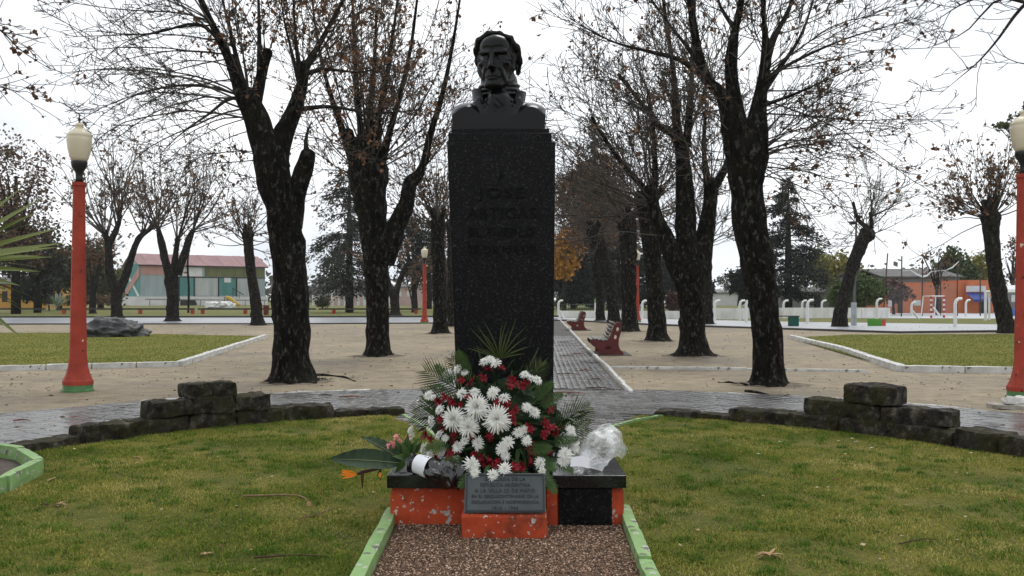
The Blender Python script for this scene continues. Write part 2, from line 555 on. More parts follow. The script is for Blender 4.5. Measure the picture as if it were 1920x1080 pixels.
while r < R1:
    per = int(2 * math.pi * r / 0.212)
    for k in range(per):
        deg = 360.0 * (k + 0.5 * (row % 2)) / per
        p = ring_pt(deg, r)
        if in_view(p.x, p.y) and not (p.y > 13.3 and path_pt(-1.35, p.y).x < p.x < path_pt(1.78, p.y).x and p.y > 14.2):
            spots.append((p.x, p.y, -math.radians(deg)))
    r += 0.106; row += 1
a_path = math.atan(PD)
u = -1.30; row = 0
while u < 1.75:
    Y = 14.3 + 0.106 * (row % 2)
    while Y < 34:
        q = path_pt(u, Y)
        if math.hypot(q.x - CX, q.y - CY) > R1 + 0.08: spots.append((q.x, q.y, math.pi / 2 - a_path))
        Y += 0.212
    u += 0.106; row += 1
Y = 9.2; row = 0
while Y < 11.6:
    X = -1.3 + 0.106 * (row % 2)
    while X < 1.35:
        if math.hypot(X - CX, Y - CY) < R0 - 0.03 and abs(X - 0.03) < 0.68 + max(0, Y - 9.4) * 0.45: spots.append((X, Y, 0))
        X += 0.212
    Y += 0.106; row += 1
def shown(s):
    px = 960 + F * s[0] / s[1]; py = HZ + F * EYE / s[1]
    if 840 < px < 1040: return 9
    if 730 < px < 1175 and py > 790: return 9
    if 133 < px < 620 and 730 < py: return 8
    if 1370 < px < 1800 and py > 720: return 8
    return 0
spots.sort(key=lambda s: (shown(s), s[1]))
for i, s in enumerate(spots[:300]):
    o = link('paver', paver_me, PAVER, PATH)
    o.location = (s[0], s[1], 0.020 + RND.uniform(-0.003, 0.003))
    o.rotation_euler = (RND.gauss(0, 0.012), RND.gauss(0, 0.012), s[2] + RND.gauss(0, 0.012))
# the remaining pavers, one object
bv = np.array([v.co for v in paver_me.vertices]); bf = [list(p.vertices) for p in paver_me.polygons]
mb = MB()
cbx = [(-0.103, -0.049), (0.103, -0.049), (0.103, 0.049), (-0.103, 0.049)]
V = []; Q = []
for s in spots[300:]:
    c, sn = math.cos(s[2]), math.sin(s[2]); zt = 0.030 + RND.uniform(-0.004, 0.004); k = len(V)
    for (sc, z) in ((1.0, 0.004), (1.0, zt - 0.004), (0.95, zt)):
        for (x, y) in cbx:
            V.append((s[0] + (x * c - y * sn) * sc, s[1] + (x * sn + y * c) * sc, z))
    for lv in (0, 4):
        for e in range(4):
            e2 = (e + 1) % 4
            Q.append((k + lv + e, k + lv + e2, k + lv + 4 + e2, k + lv + 4 + e))
    Q.append((k + 8, k + 9, k + 10, k + 11))
o = link('paving', np_mesh('paving', np.array(V), np.array(Q)), PAVER, PATH)
tag(o, kind='stuff')

# lawns
def disc(r, n=80): return [ring_pt(360 * k / n, r) for k in range(n)]
struct('round_lawn', disc(R0 - 0.02), 0.012, LAWN)
struct('gravel_bed', [(-0.76, 1.6), (0.72, 1.6), (0.76, 6.6), (-0.80, 6.6)], 0.017, BEDSOIL)
LP = [(-7.15, 19.5), (-9.07, 33.5), (-16, 36.5), (-40, 38), (-40, 17.3), (-10.3, 18.3)]
RP = [(7.77, 18.1), (10, 17.7), (30, 16.6), (40, 34), (22, 35.6), (13, 35.0), (9.9, 32.3)]
struct('side_lawn', LP, 0.03, LAWN2)
struct('side_lawn', RP, 0.03, LAWN2)

# ------------------------------------------------------------------ kerbs (each stone its own part)
def stone_mesh(name, L, W, H, seed, amp=0.012, cuts=(6, 3, 3), rnd=0.25, world_seed=0.0, bend=0.0):
    bm = bmesh.new()
    nx, ny, nz_ = cuts
    vmap = {}
    def vert(i, j, k):
        key = (i, j, k)
        if key not in vmap:
            x, y, z = i / nx - 0.5, j / ny - 0.5, k / nz_ - 0.5
            # round the corners a little
            p = Vector((x * L, y * W, z * H))
            e = sum(1 for q in (abs(x), abs(y), abs(z)) if q > 0.49)
            sh = {0: 0, 1: 0, 2: rnd * 0.06, 3: rnd * 0.11}[e]
            mn = min(L, W, H)
            p -= Vector((math.copysign(sh * mn, p.x) if abs(x) > 0.49 else 0, math.copysign(sh * mn, p.y) if abs(y) > 0.49 else 0, math.copysign(sh * mn, p.z) if abs(z) > 0.49 else 0)) * (3.0 if e >= 2 else 0)
            q = Vector((p.x * 5 + seed * 13.7, p.y * 5 + seed * 3.1, p.z * 5))
            d = Vector((mnoise.noise(q), mnoise.noise(q + Vector((31, 0, 0))), mnoise.noise(q + Vector((0, 57, 0)))))
            q2 = q * 3.3; q3 = q * 8.1
            d += 0.28 * Vector((mnoise.noise(q3), mnoise.noise(q3 + Vector((31, 0, 0))), mnoise.noise(q3 + Vector((0, 57, 0)))))
            d += 0.55 * Vector((mnoise.noise(q2), mnoise.noise(q2 + Vector((31, 0, 0))), mnoise.noise(q2 + Vector((0, 57, 0)))))
            p += d * amp
            if bend:
                p.y -= bend * (p.x * p.x)
            vmap[key] = bm.verts.new(p)
        return vmap[key]
    def face(a, b, c, d):
        bm.faces.new((a, b, c, d))
    for i in range(nx):
        for j in range(ny):
            face(vert(i, j, 0), vert(i, j + 1, 0), vert(i + 1, j + 1, 0), vert(i + 1, j, 0))
            face(vert(i, j, nz_), vert(i + 1, j, nz_), vert(i + 1, j + 1, nz_), vert(i, j + 1, nz_))
    for i in range(nx):
        for k in range(nz_):
            face(vert(i, 0, k), vert(i + 1, 0, k), vert(i + 1, 0, k + 1), vert(i, 0, k + 1))
            face(vert(i, ny, k), vert(i, ny, k + 1), vert(i + 1, ny, k + 1), vert(i + 1, ny, k))
    for j in range(ny):
        for k in range(nz_):
            face(vert(0, j, k), vert(0, j, k + 1), vert(0, j + 1, k + 1), vert(0, j + 1, k))
            face(vert(nx, j, k), vert(nx, j + 1, k), vert(nx, j + 1, k + 1), vert(nx, j, k + 1))
    bmesh.ops.recalc_face_normals(bm, faces=bm.faces[:])
    me = bpy.data.meshes.new(name); bm.to_mesh(me); bm.free()
    return me

def kerb(pts, label, seg, wdt, h, mat, z0=0.0, group=None, amp=0.008, name='kerb', cat='kerb', cuts=(4, 1, 1), piece='kerb_stone'):
    pts = [Vector((p[0], p[1], 0)) for p in pts]
    root = empty(name, (pts[0].x, pts[0].y, z0), label, cat, group)
    k = 0
    for a, b in zip(pts[:-1], pts[1:]):
        L = (b - a).length; n = max(1, round(L / seg))
        for i in range(n):
            p = a.lerp(b, (i + 0.5) / n)
            me = stone_mesh(piece, L / n - 0.008, wdt, h, RND.random() * 50, amp, cuts, 0.22)
            o = link(piece, me, mat, root)
            o.location = (p.x - pts[0].x, p.y - pts[0].y, h / 2 - 0.01 + RND.uniform(-0.006, 0.006))
            o.rotation_euler = (0, RND.gauss(0, 0.006), math.atan2(b.y - a.y, b.x - a.x) + RND.gauss(0, 0.01))
            k += 1
    return root

kerb([(-18, 16.9), (-10.3, 18.2), (-7.12, 19.4), (-9.07, 33.5)], 'white painted stone kerb edging the lawn with the black boulder', 0.95, 0.17, 0.13, WHITEP)
kerb([(9.9, 32.3), (9.0, 24.6), (7.74, 18.0), (10, 17.6), (14, 17.3)], 'white painted stone kerb edging the grass patch on the right', 0.95, 0.19, 0.15, WHITEP)
kerb([G(1135, 691), G(1400, 695), G(1630, 699)], 'thin white kerb line crossing the sand behind the bench tree', 1.25, 0.09, 0.07, WHITEP)
kerb([path_pt(1.82, 13.9), path_pt(1.86, 19), path_pt(1.80, 26), path_pt(1.85, 40), path_pt(1.85, 58)], 'narrow white edging along the brick walk beside the red benches', 1.2, 0.07, 0.075, WHITEP, amp=0.014)
kerb([ring_pt(d, R1 + 0.05) for d in (-40, -32, -24, -16)], 'chipped white edging between the sand and the curved path on the left', 0.9, 0.08, 0.05, WHITEP, amp=0.014)
kerb([ring_pt(d, R1 + 0.05) for d in (24, 31, 38, 45, 52, 60)], 'chipped white edging between the sand and the curved path on the right', 0.9, 0.08, 0.04, WHITEP, amp=0.014)

# green kerbs
kerb([(-0.80, 6.12), (-0.78, 4.4), (-0.78, 2.4)], 'flaking green kerb along the left side of the red gravel bed', 1.2, 0.080, 0.10, GREENP, amp=0.005, cuts=(14, 2, 2))
kerb([(0.765, 6.2), (0.72, 4.9), (0.70, 3.2)], 'flaking green kerb along the right side of the red gravel bed', 0.75, 0.080, 0.10, GREENP, amp=0.005, cuts=(10, 2, 2))
kerb([(-4.9, 8.46), (-4.42, 8.16), (-3.98, 7.62), (-3.86, 6.9), (-4.15, 6.35), (-4.8, 6.1)], 'pale green angled kerb round the bare planting bed at the far left', 0.62, 0.085, 0.15, GREENP, amp=0.005, cuts=(8, 2, 2))
struct('planting_bed', [(-5.4, 8.5), (-4.9, 8.44), (-4.42, 8.14), (-3.98, 7.62), (-3.86, 6.9), (-4.15, 6.35), (-4.8, 6.1), (-5.4, 6.1)], 0.03, SOIL)
kerb([(-1.36, 11.25), (-1.02, 10.35), (-0.76, 9.4)], 'short green painted kerb curving in behind the flowers on the left', 0.5, 0.045, 0.055, GREENP, cuts=(6, 1, 1))
kerb([(1.85, 11.2), (1.45, 10.75), (1.16, 10.3), (0.78, 9.4)], 'short green painted kerb curving in behind the plastic bouquet', 0.5, 0.045, 0.055, GREENP, cuts=(6, 1, 1))

# ------------------------------------------------------------------ stepped stone walls and low borders
def arc_stones(root, d0, d1, z0, z1, nst, wdt, piece='stone', amp=0.03, slope=0.0):
    edges = [d0 + (d1 - d0) * i / nst for i in range(nst + 1)]
    for i in range(1, nst): edges[i] += RND.uniform(-0.16, 0.16) * (d1 - d0) / nst
    for i in range(nst):
        a, b = edges[i], edges[i + 1]
        L = math.radians(abs(b - a)) * R0
        h = z1 - z0
        me = stone_mesh(piece, L - 0.002, wdt + RND.uniform(-0.03, 0.04), h + 0.004, RND.random() * 60, amp * 0.8, (max(6, int(L / 0.035)), 8, max(4, int(h / 0.035))), 0.2)
        p = ring_pt((a + b) / 2, R0 + 0.06 + RND.uniform(-0.03, 0.03))
        o = link(piece, me, STONE, root)
        o.location = (p.x - root.location.x, p.y - root.location.y, (z0 + z1) / 2 + RND.uniform(-0.008, 0.008) - root.location.z)
        o.rotation_euler = (0, RND.gauss(0, 0.015), -math.radians((a + b) / 2))

p = ring_pt(-42, R0)
wl = empty('stone_wall', (p.x, p.y, 0), 'low stepped mossy stone wall on the left edge of the lawn', 'wall', 'stepped walls on the lawn edge')
arc_stones(wl, -58.5, -25.2, -0.02, 0.185, 5, 0.30)
arc_stones(wl, -50.2, -34.4, 0.186, 0.355, 3, 0.29)
arc_stones(wl, -45.4, -38.6, 0.356, 0.525, 2, 0.28, amp=0.022)
p = ring_pt(48, R0)
wr = empty('stone_wall', (p.x, p.y, 0), 'low stepped dark stone wall on the right edge of the lawn, one wide block on top', 'wall', 'stepped walls on the lawn edge')
arc_stones(wr, 31.0, 60.5, -0.02, 0.165, 4, 0.32)
arc_stones(wr, 40.9, 59.0, 0.166, 0.335, 2, 0.33)
arc_stones(wr, 46.2, 52.7, 0.336, 0.54, 1, 0.32, amp=0.028)
for (d0, d1, n, z, lab) in ((-92, -58.8, 7, 0.10, 'low stone border from the left wall round to the green planter'),
                            (-25.0, -15.5, 2, 0.10, 'low stone border between the left wall and the flowers'),
                            (20.5, 30.8, 2, 0.085, 'low stone border between the plastic bouquet and the right wall'),
                            (60.8, 92, 6, 0.20, 'low dark stone border running out of frame beside the right wall')):
    p = ring_pt((d0 + d1) / 2, R0)
    rt = empty('stone_border', (p.x, p.y, 0), lab, 'border')
    arc_stones(rt, d0, d1, -0.02, z, n, 0.24 if z < 0.15 else 0.34, amp=0.022)

# ------------------------------------------------------------------ memorial plinth
PX = -0.035
plinth = empty('memorial_plinth', (PX, 5.88, 0), 'red painted plinth with black granite slab and bronze plaque under the flowers', 'plinth')
def rough_box(x0, x1, y0, y1, z0, z1, seed, amp=0.006, cuts=(18, 8, 8)):
    me = stone_mesh('base_block', x1 - x0, y1 - y0, z1 - z0, seed, amp, cuts, 0.18)
    return me, ((x0 + x1) / 2, (y0 + y1) / 2, (z0 + z1) / 2)
me, c = rough_box(-0.80, 0.735, 5.90, 6.56, -0.02, 0.262, 3)
o = link('base_block', me, REDP, plinth); o.location = Vector(c) - plinth.location
mb = MB(); mb.box((-0.035, 6.21, 0.304), (1.545, 0.72, 0.083), bev=0.004, segs=2)
mb.build('granite_slab', GRANITE2, plinth)
me, c = rough_box(-0.312, 0.215, 5.56, 5.90, -0.02, 0.165, 9)
o = link('plaque_block', me, REDP, plinth); o.location = Vector(c) - plinth.location
me, c = rough_box(-0.300, 0.205, 5.70, 5.93, 0.15, 0.29, 12, 0.003)
o = link('plaque_support', me, REDP, plinth); o.location = Vector(c) - plinth.location
me, c = rough_box(0.225, 0.295, 5.875, 5.92, -0.01, 0.30, 14, 0.003, (3, 2, 8))
o = link('red_pillar', me, REDP, plinth); o.location = Vector(c) - plinth.location
mb = MB(); mb.box((0.475, 5.885, 0.128), (0.345, 0.03, 0.255), bev=0.003)
mb.build('granite_panel', GRANITE, plinth)
mb = MB(); mb.box((0.49, 5.868, 0.268), (0.20, 0.02, 0.008)); mb.build('metal_strip', simple('dull_metal', (0.25, 0.24, 0.22), None, 8, 0.4), plinth)
# sloping plaque, raised border and raised lettering
PLAQ = simple('grey_bronze_plaque', (0.045, 0.055, 0.057), (0.027, 0.034, 0.036), 7, 0.42, 0.5, 0.2, 0.002)
PLAQD = simple('plaque_letter_bronze', (0.016, 0.019, 0.022), (0.011, 0.013, 0.015), 9, 0.4, 0.4)
pa = A(947, 962, 5.575); pb = A(947, 888, 5.69)
slope = math.atan2(pb.z - pa.z, pb.y - pa.y)
PW, PHT = 0.502, (pb - pa).length
Rp = Matrix.Rotation(slope, 3, 'X')
pc = (pa + pb) / 2
def on_plaque(x, y, z): return pc + Rp @ Vector((x, y, z))
mb = MB(); mb.box(pc, (PW, PHT, 0.02), rot=Rp, bev=0.003)
PLQ = mb.build('plaque', PLAQ, plinth)
mb = MB()
for (x, y, sx, sy) in ((0, PHT / 2 - 0.012, PW - 0.016, 0.008), (0, -PHT / 2 + 0.012, PW - 0.016, 0.008), (PW / 2 - 0.012, 0, 0.008, PHT - 0.034), (-PW / 2 + 0.012, 0, 0.008, PHT - 0.034)):
    mb.box(on_plaque(x, y, 0.012), (sx, sy, 0.008), rot=Rp)
bo = mb.build('border', PLAQD, plinth); 
def text_mesh(txt, size, depth, width=None):
    cu = bpy.data.curves.new('lettering', 'FONT')
    cu.body = txt; cu.size = size; cu.extrude = depth; cu.align_x = 'CENTER'; cu.align_y = 'CENTER'; cu.resolution_u = 2
    cu.space_character = 1.08
    o = bpy.data.objects.new('lettering_tmp', cu); COL.objects.link(o)
    dg = bpy.context.evaluated_depsgraph_get()
    me = bpy.data.meshes.new_from_object(o.evaluated_get(dg))
    bpy.data.objects.remove(o); bpy.data.curves.remove(cu)
    if width:
        xs = [v.co.x for v in me.vertices]; wd = max(xs) - min(xs)
        for v in me.vertices: v.co.x *= width / wd
    me.materials.clear()
    return me
lines = [('EMBAJADA DE LA', 0.030, 0.25), ('REPUBLICA ARGENTINA', 0.031, 0.31), ('A LA VILLA 25 DE MAYO', 0.033, 0.375),
         ('EN EL SESQUICENTENARIO DE LA', 0.027, 0.415), ('DECLARACION E INDEPENDENCIA', 0.027, 0.415), ('1816 - 1966', 0.027, 0.16)]
for i, (s_, sz, wd) in enumerate(lines):
    me = text_mesh(s_, sz, 0.003, wd)
    o = link('lettering', me, PLAQD, plinth)
    o.location = on_plaque(0, PHT / 2 - 0.040 - i * (PHT - 0.065) / 5.1, 0.012) - plinth.location
    o.rotation_euler = (slope, 0, 0); o['kind'] = 'stuff'

# ------------------------------------------------------------------ pedestal
PEDX, PEDY = -0.035, 6.62
ped = empty('stone_pedestal', (PEDX, PEDY, 0), 'tall black granite pedestal tapering towards its foot under the bust', 'pedestal')
mb = MB()
def frust(z0, z1, xa0, xb0, xa1, xb1, ya0, yb0, ya1, yb1, mb=mb):
    vs = [(xa0, ya0, z0), (xb0, ya0, z0), (xb0, yb0, z0), (xa0, yb0, z0), (xa1, ya1, z1), (xb1, ya1, z1), (xb1, yb1, z1), (xa1, yb1, z1)]
    mb.add(vs, [[3, 2, 1, 0], [4, 5, 6, 7], [0, 1, 5, 4], [1, 2, 6, 5], [2, 3, 7, 6], [3, 0, 4, 7]])
YF = 6.60
def X_(px, Y=YF): return (px - 960) * Y / F
ztop = A(0, 266, YF).z
frust(0.0, ztop, X_(864), X_(1036), X_(838), X_(1041.5), YF, YF + 0.55, YF, YF + 0.62)
bm = bmesh.new(); me0 = mb.mesh('shaft', tuple(ped.location)); bm.from_mesh(me0)
bmesh.ops.bevel(bm, geom=bm.edges[:], offset=0.006, segments=2, affect='EDGES', profile=0.5)
me = bpy.data.meshes.new('shaft'); bm.to_mesh(me); bm.free()
link('shaft', me, GRANITE, ped)
z1_ = A(0, 249, YF + 0.03).z; z2_ = A(0, 240.5, YF + 0.05).z
for (xa, xb, y0, za, zb) in ((840.5, 1034.5, YF + 0.025, ztop + 0.001, z1_), (846, 1030, YF + 0.05, z1_ + 0.001, z2_)):
    mb = MB()
    mb.box(((X_(xa, y0) + X_(xb, y0)) / 2, y0 + 0.27, (za + zb) / 2), (X_(xb, y0) - X_(xa, y0), 0.54, zb - za), bev=0.004)
    mb.build('cap_step', GRANITE, ped)
LET = simple('dark_letter_inlay', (0.0020, 0.0020, 0.0022), (0.0014, 0.0014, 0.0016), 20, 0.45, 0.09)
GLYPHS = []
for (s_, py, hpx, wpx) in (('A', 331, 16, 11), ('JOSE', 363, 20, 88), ('ARTIGAS', 401, 21, 130), ('EL PUEBLO', 436, 16, 124), ('25 DE MAYO', 469, 16, 128)):
    me = text_mesh(s_, hpx * YF / F / 0.70, 0.006, wpx * YF / F)
    # one object per letter: split the line into glyphs by gaps along x
    bm = bmesh.new(); bm.from_mesh(me); seen = set(); isl = []
    for v in bm.verts:
        if v in seen: continue
        st = [v]; grp = []; seen.add(v)
        while st:
            q = st.pop(); grp.append(q)
            for e in q.link_edges:
                w_ = e.other_vert(q)
                if w_ not in seen: seen.add(w_); st.append(w_)
        isl.append(grp)
    for grp in isl:
        gi = {v: i for i, v in enumerate(grp)}
        fs = [[gi[v] for v in f.verts] for f in bm.faces if f.verts[0] in gi]
        gm = bpy.data.meshes.new('letter'); gm.from_pydata([v.co[:] for v in grp], [], fs); gm.update()
        o = link('letter', gm, LET, ped)
        o.location = Vector((X_(941), YF - 0.003, A(0, py, YF).z)) - ped.location
        o.rotation_euler = (math.pi / 2, 0, 0)
    bm.free(); bpy.data.meshes.remove(me)

# ------------------------------------------------------------------ bust, sculpted as a distance field and skinned with surface nets
def surface_nets(f, x0, h):
    s = f < 0
    nx, ny, nz_ = f.shape
    cnt = np.zeros((nx - 1, ny - 1, nz_ - 1, 3)); num = np.zeros((nx - 1, ny - 1, nz_ - 1))
    idx = np.array([(i, j, k) for i in (0, 1) for j in (0, 1) for k in (0, 1)])
    def cv(c): return f[c[0]:nx - 1 + c[0], c[1]:ny - 1 + c[1], c[2]:nz_ - 1 + c[2]]
    for a in idx:
        for d in range(3):
            if a[d] == 0:
                b = a.copy(); b[d] = 1
                fa, fb = cv(a), cv(b)
                cr_ = (fa < 0) != (fb < 0)
                t = np.where(cr_, fa / np.where(cr_, fa - fb, 1), 0)
                for e in range(3):
                    cnt[..., e] += np.where(cr_, a[e] + (t if e == d else 0), 0)
                num += cr_
    act = num > 0
    ids = -np.ones(act.shape, dtype=np.int64); ids[act] = np.arange(act.sum())
    I = np.argwhere(act)
    V = (I + cnt[act] / num[act][:, None]) * h + np.array(x0)
    Q = []
    # x edges
    c = (s[:-1, 1:-1, 1:-1] != s[1:, 1:-1, 1:-1]); g = np.argwhere(c)
    if len(g):
        i, j, k = g[:, 0], g[:, 1] + 1, g[:, 2] + 1
        q = np.stack([ids[i, j - 1, k - 1], ids[i, j, k - 1], ids[i, j, k], ids[i, j - 1, k]], 1)
        fl = s[i, j, k]; q[~fl] = q[~fl][:, ::-1]; Q.append(q)
    c = (s[1:-1, :-1, 1:-1] != s[1:-1, 1:, 1:-1]); g = np.argwhere(c)
    if len(g):
        i, j, k = g[:, 0] + 1, g[:, 1], g[:, 2] + 1
        q = np.stack([ids[i - 1, j, k - 1], ids[i - 1, j, k], ids[i, j, k], ids[i, j, k - 1]], 1)
        fl = s[i, j, k]; q[~fl] = q[~fl][:, ::-1]; Q.append(q)
    c = (s[1:-1, 1:-1, :-1] != s[1:-1, 1:-1, 1:]); g = np.argwhere(c)
    if len(g):
        i, j, k = g[:, 0] + 1, g[:, 1] + 1, g[:, 2]
        q = np.stack([ids[i - 1, j - 1, k], ids[i, j - 1, k], ids[i, j, k], ids[i - 1, j, k]], 1)
        fl = s[i, j, k]; q[~fl] = q[~fl][:, ::-1]; Q.append(q)
    return V, np.concatenate(Q)
class SDF:
    def __init__(s, lo, hi, h):
        s.lo = lo; s.h = h
        ax = [np.arange(lo[d], hi[d] + h, h) for d in range(3)]
        s.X, s.Y, s.Z = np.meshgrid(*ax, indexing='ij'); s.f = np.full(s.X.shape, 9.0)
    def ell(s, c, r):
        x = (s.X - c[0]); y = (s.Y - c[1]); z = (s.Z - c[2])
        k0 = np.sqrt((x / r[0]) ** 2 + (y / r[1]) ** 2 + (z / r[2]) ** 2)
        k1 = np.sqrt((x / r[0] ** 2) ** 2 + (y / r[1] ** 2) ** 2 + (z / r[2] ** 2) ** 2) + 1e-9
        return k0 * (k0 - 1) / k1
    def cap(s, a, b, ra, rb=None):
        rb = ra if rb is None else rb
        a = np.array(a, float); b = np.array(b, float); ba = b - a
        t = np.clip(((s.X - a[0]) * ba[0] + (s.Y - a[1]) * ba[1] + (s.Z - a[2]) * ba[2]) / (ba @ ba), 0, 1)
        return np.sqrt((s.X - a[0] - t * ba[0]) ** 2 + (s.Y - a[1] - t * ba[1]) ** 2 + (s.Z - a[2] - t * ba[2]) ** 2) - (ra + (rb - ra) * t)
    def rbox(s, c, hs, r):
        qx = np.abs(s.X - c[0]) - hs[0] + r; qy = np.abs(s.Y - c[1]) - hs[1] + r; qz = np.abs(s.Z - c[2]) - hs[2] + r
        return np.sqrt(np.maximum(qx, 0) ** 2 + np.maximum(qy, 0) ** 2 + np.maximum(qz, 0) ** 2) + np.minimum(np.maximum(qx, np.maximum(qy, qz)), 0) - r
    @staticmethod
    def smin(a, b, k):
        h = np.clip(0.5 + 0.5 * (b - a) / k, 0, 1)
        return b * (1 - h) + a * h - k * h * (1 - h)
    def add(s, d, k=0.03): s.f = s.smin(s.f, d, k)
    def sub(s, d, k=0.03): s.f = -s.smin(-s.f, d, k)
    def both(s, fn, *a, k=0.03, op='add'):
        """fn with every point mirrored in x"""
        def mir(v): return (-v[0],) + tuple(v[1:]) if isinstance(v, tuple) else v
        getattr(s, op)(fn(*a), k)
        a2 = [(mir(v) if i < (2 if fn == s.cap else 1) else v) for i, v in enumerate(a)]
        getattr(s, op)(fn(*a2), k)
    def mesh(s, name, smooth_it=0):
        V, Qd = surface_nets(s.f, s.lo, s.h)
        return np_mesh(name, V, Qd, True)


bz = A(0, 246, 6.66).z - 0.004
bust = empty('bronze_bust', (-0.098, 6.88, bz), 'dark bronze bust of a man with swept hair and high coat collar', 'bust')
HS = 0.418
S = SDF((-0.50, -0.72, -0.32), (0.50, 0.62, 1.08), 0.0110)
S.add(S.ell((0, 0.06, 0.66), (0.330, 0.44, 0.35)), 0.02)              # cranium
S.add(S.ell((0, -0.10, 0.38), (0.305, 0.30, 0.36)), 0.08)             # face mass
S.add(S.ell((0, -0.20, 0.76), (0.265, 0.215, 0.20)), 0.08)            # forehead
S.add(S.ell((0, -0.16, 0.145), (0.235, 0.235, 0.15)), 0.07)          # jaw
S.both(S.cap, (0.235, 0.00, 0.24), (0.10, -0.34, 0.05), 0.065, k=0.06)  # jaw line
S.add(S.ell((0, -0.365, 0.060), (0.115, 0.085, 0.085)), 0.05)         # chin
S.sub(S.cap((-0.07, -0.480, 0.120), (0.07, -0.480, 0.120), 0.022), 0.05)
S.both(S.cap, (0.055, -0.395, 0.612), (0.225, -0.325, 0.628), 0.040, k=0.04)   # brow ridge
S.both(S.ell, (0.128, -0.425, 0.540), (0.090, 0.105, 0.052), k=0.025, op='sub') # sockets
S.both(S.ell, (0.128, -0.305, 0.533), (0.060, 0.055, 0.046), k=0.010)           # eyeballs
S.both(S.cap, (0.072, -0.352, 0.556), (0.190, -0.325, 0.556), 0.013, k=0.010)   # upper lids
S.both(S.cap, (0.080, -0.352, 0.503), (0.185, -0.322, 0.507), 0.012, k=0.016)   # lower lids
S.both(S.cap, (0.090, -0.372, 0.462), (0.19, -0.335, 0.474), 0.010, k=0.035)    # bags
S.both(S.ell, (0.205, -0.270, 0.430), (0.090, 0.09, 0.060), k=0.06)             # cheekbones
S.both(S.ell, (0.345, -0.30, 0.27), (0.085, 0.14, 0.11), k=0.09, op='sub')      # hollow cheeks
S.add(S.cap((0, -0.385, 0.60), (0, -0.490, 0.385), 0.036, 0.046), 0.035)        # nose
S.add(S.ell((0, -0.500, 0.362), (0.050, 0.050, 0.042)), 0.025)
S.both(S.ell, (0.050, -0.440, 0.350), (0.036, 0.045, 0.030), k=0.025)
S.both(S.cap, (0.090, -0.420, 0.355), (0.160, -0.352, 0.190), 0.006, k=0.035, op='sub')   # folds beside the mouth
S.both(S.cap, (0.135, -0.365, 0.345), (0.195, -0.315, 0.18), 0.022, k=0.06)
S.add(S.ell((0, -0.350, 0.215), (0.13, 0.090, 0.105)), 0.05)                    # muzzle
S.both(S.cap, (0.0, -0.438, 0.208), (0.095, -0.395, 0.190), 0.016, k=0.025)     # upper lip
S.both(S.cap, (0.0, -0.432, 0.158), (0.080, -0.395, 0.163), 0.020, k=0.025)     # lower lip
S.both(S.cap, (0.0, -0.462, 0.183), (0.115, -0.402, 0.170), 0.007, k=0.016, op='sub')
S.both(S.cap, (0.03, -0.428, 0.700), (0.17, -0.375, 0.712), 0.004, k=0.03, op='sub')     # forehead creases
S.both(S.cap, (0.022, -0.435, 0.650), (0.018, -0.435, 0.60), 0.006, k=0.02, op='sub')
S.both(S.ell, (0.335, 0.05, 0.44), (0.035, 0.085, 0.12), k=0.02)                # ears
S.add(S.cap((0, 0.06, 0.2), (0, 0.06, -0.30), 0.24, 0.27), 0.06)                # neck
f_ = S.f
for ax_ in range(3): f_ = (np.roll(f_, 1, ax_) + 2 * f_ + np.roll(f_, -1, ax_)) / 4
S.f[1:-1, 1:-1, 1:-1] = f_[1:-1, 1:-1, 1:-1]
head_me = S.mesh('head')
# hair: combed across from a parting, long locks over the ears, side whiskers
Hh = SDF((-0.54, -0.62, 0.02), (0.54, 0.68, 1.14), 0.0110)
hx_, hy_, hz_ = Hh.X, Hh.Y, Hh.Z
ang = np.arctan2(hx_ - 0.07, hz_ - 0.50)
wv = hy_ + 0.10 * np.sin(2.2 * ang) + 0.045 * np.sin(5.0 * ang + 7 * hy_)
locks = 0.0065 * np.sin(34 * wv) + 0.004 * np.sin(71 * wv + 2 * ang)
Hh.f = Hh.ell((0, 0.09, 0.650), (0.366, 0.452, 0.376)) + locks
for (a, b, ra, rb) in (((0.07, -0.17, 1.000), (-0.13, -0.215, 0.995), 0.032, 0.042), ((-0.11, -0.215, 0.99), (-0.31, -0.17, 0.88), 0.044, 0.045),
                       ((-0.30, -0.18, 0.89), (-0.372, -0.10, 0.70), 0.044, 0.044), ((-0.375, -0.12, 0.74), (-0.375, 0.00, 0.50), 0.045, 0.040),
                       ((0.10, -0.18, 0.99), (0.28, -0.18, 0.89), 0.030, 0.040), ((0.26, -0.19, 0.90), (0.37, -0.11, 0.70), 0.042, 0.050),
                       ((0.37, -0.11, 0.74), (0.392, 0.02, 0.50), 0.050, 0.056), ((0.388, 0.02, 0.54), (0.340, 0.10, 0.32), 0.056, 0.036),
                       ((-0.375, 0.02, 0.58), (-0.35, 0.12, 0.32), 0.048, 0.040)):
    Hh.add(Hh.cap(a, b, ra, rb) + locks * 1.1, 0.03)
Hh.sub(Hh.ell((0.0, -0.60, 0.50), (0.305, 0.46, 0.455)), 0.035)
Hh.f = np.maximum(Hh.f, 0.30 - hz_ - 0.55 * hy_)
for sx_ in (-1, 1):
    Hh.add(Hh.cap((sx_ * 0.325, -0.08, 0.60), (sx_ * 0.292, -0.12, 0.36), 0.042, 0.036) + locks, 0.03)
    Hh.add(Hh.cap((sx_ * 0.292, -0.12, 0.38), (sx_ * 0.245, -0.19, 0.20), 0.036, 0.026) + locks, 0.03)
hair_me = Hh.mesh('hair')
hx, hz0 = X_(934.5, 6.86) + 0.098, A(0, 163, 6.72).z - bz
for (nm, me) in (('head', head_me), ('hair', hair_me)):
    o = link(nm, me, BRONZE, bust)
    o.scale = (HS * 1.02, HS, HS)
    o.location = (hx, -0.02, hz0)
    o.rotation_euler = (math.radians(3), 0, math.radians(-14))
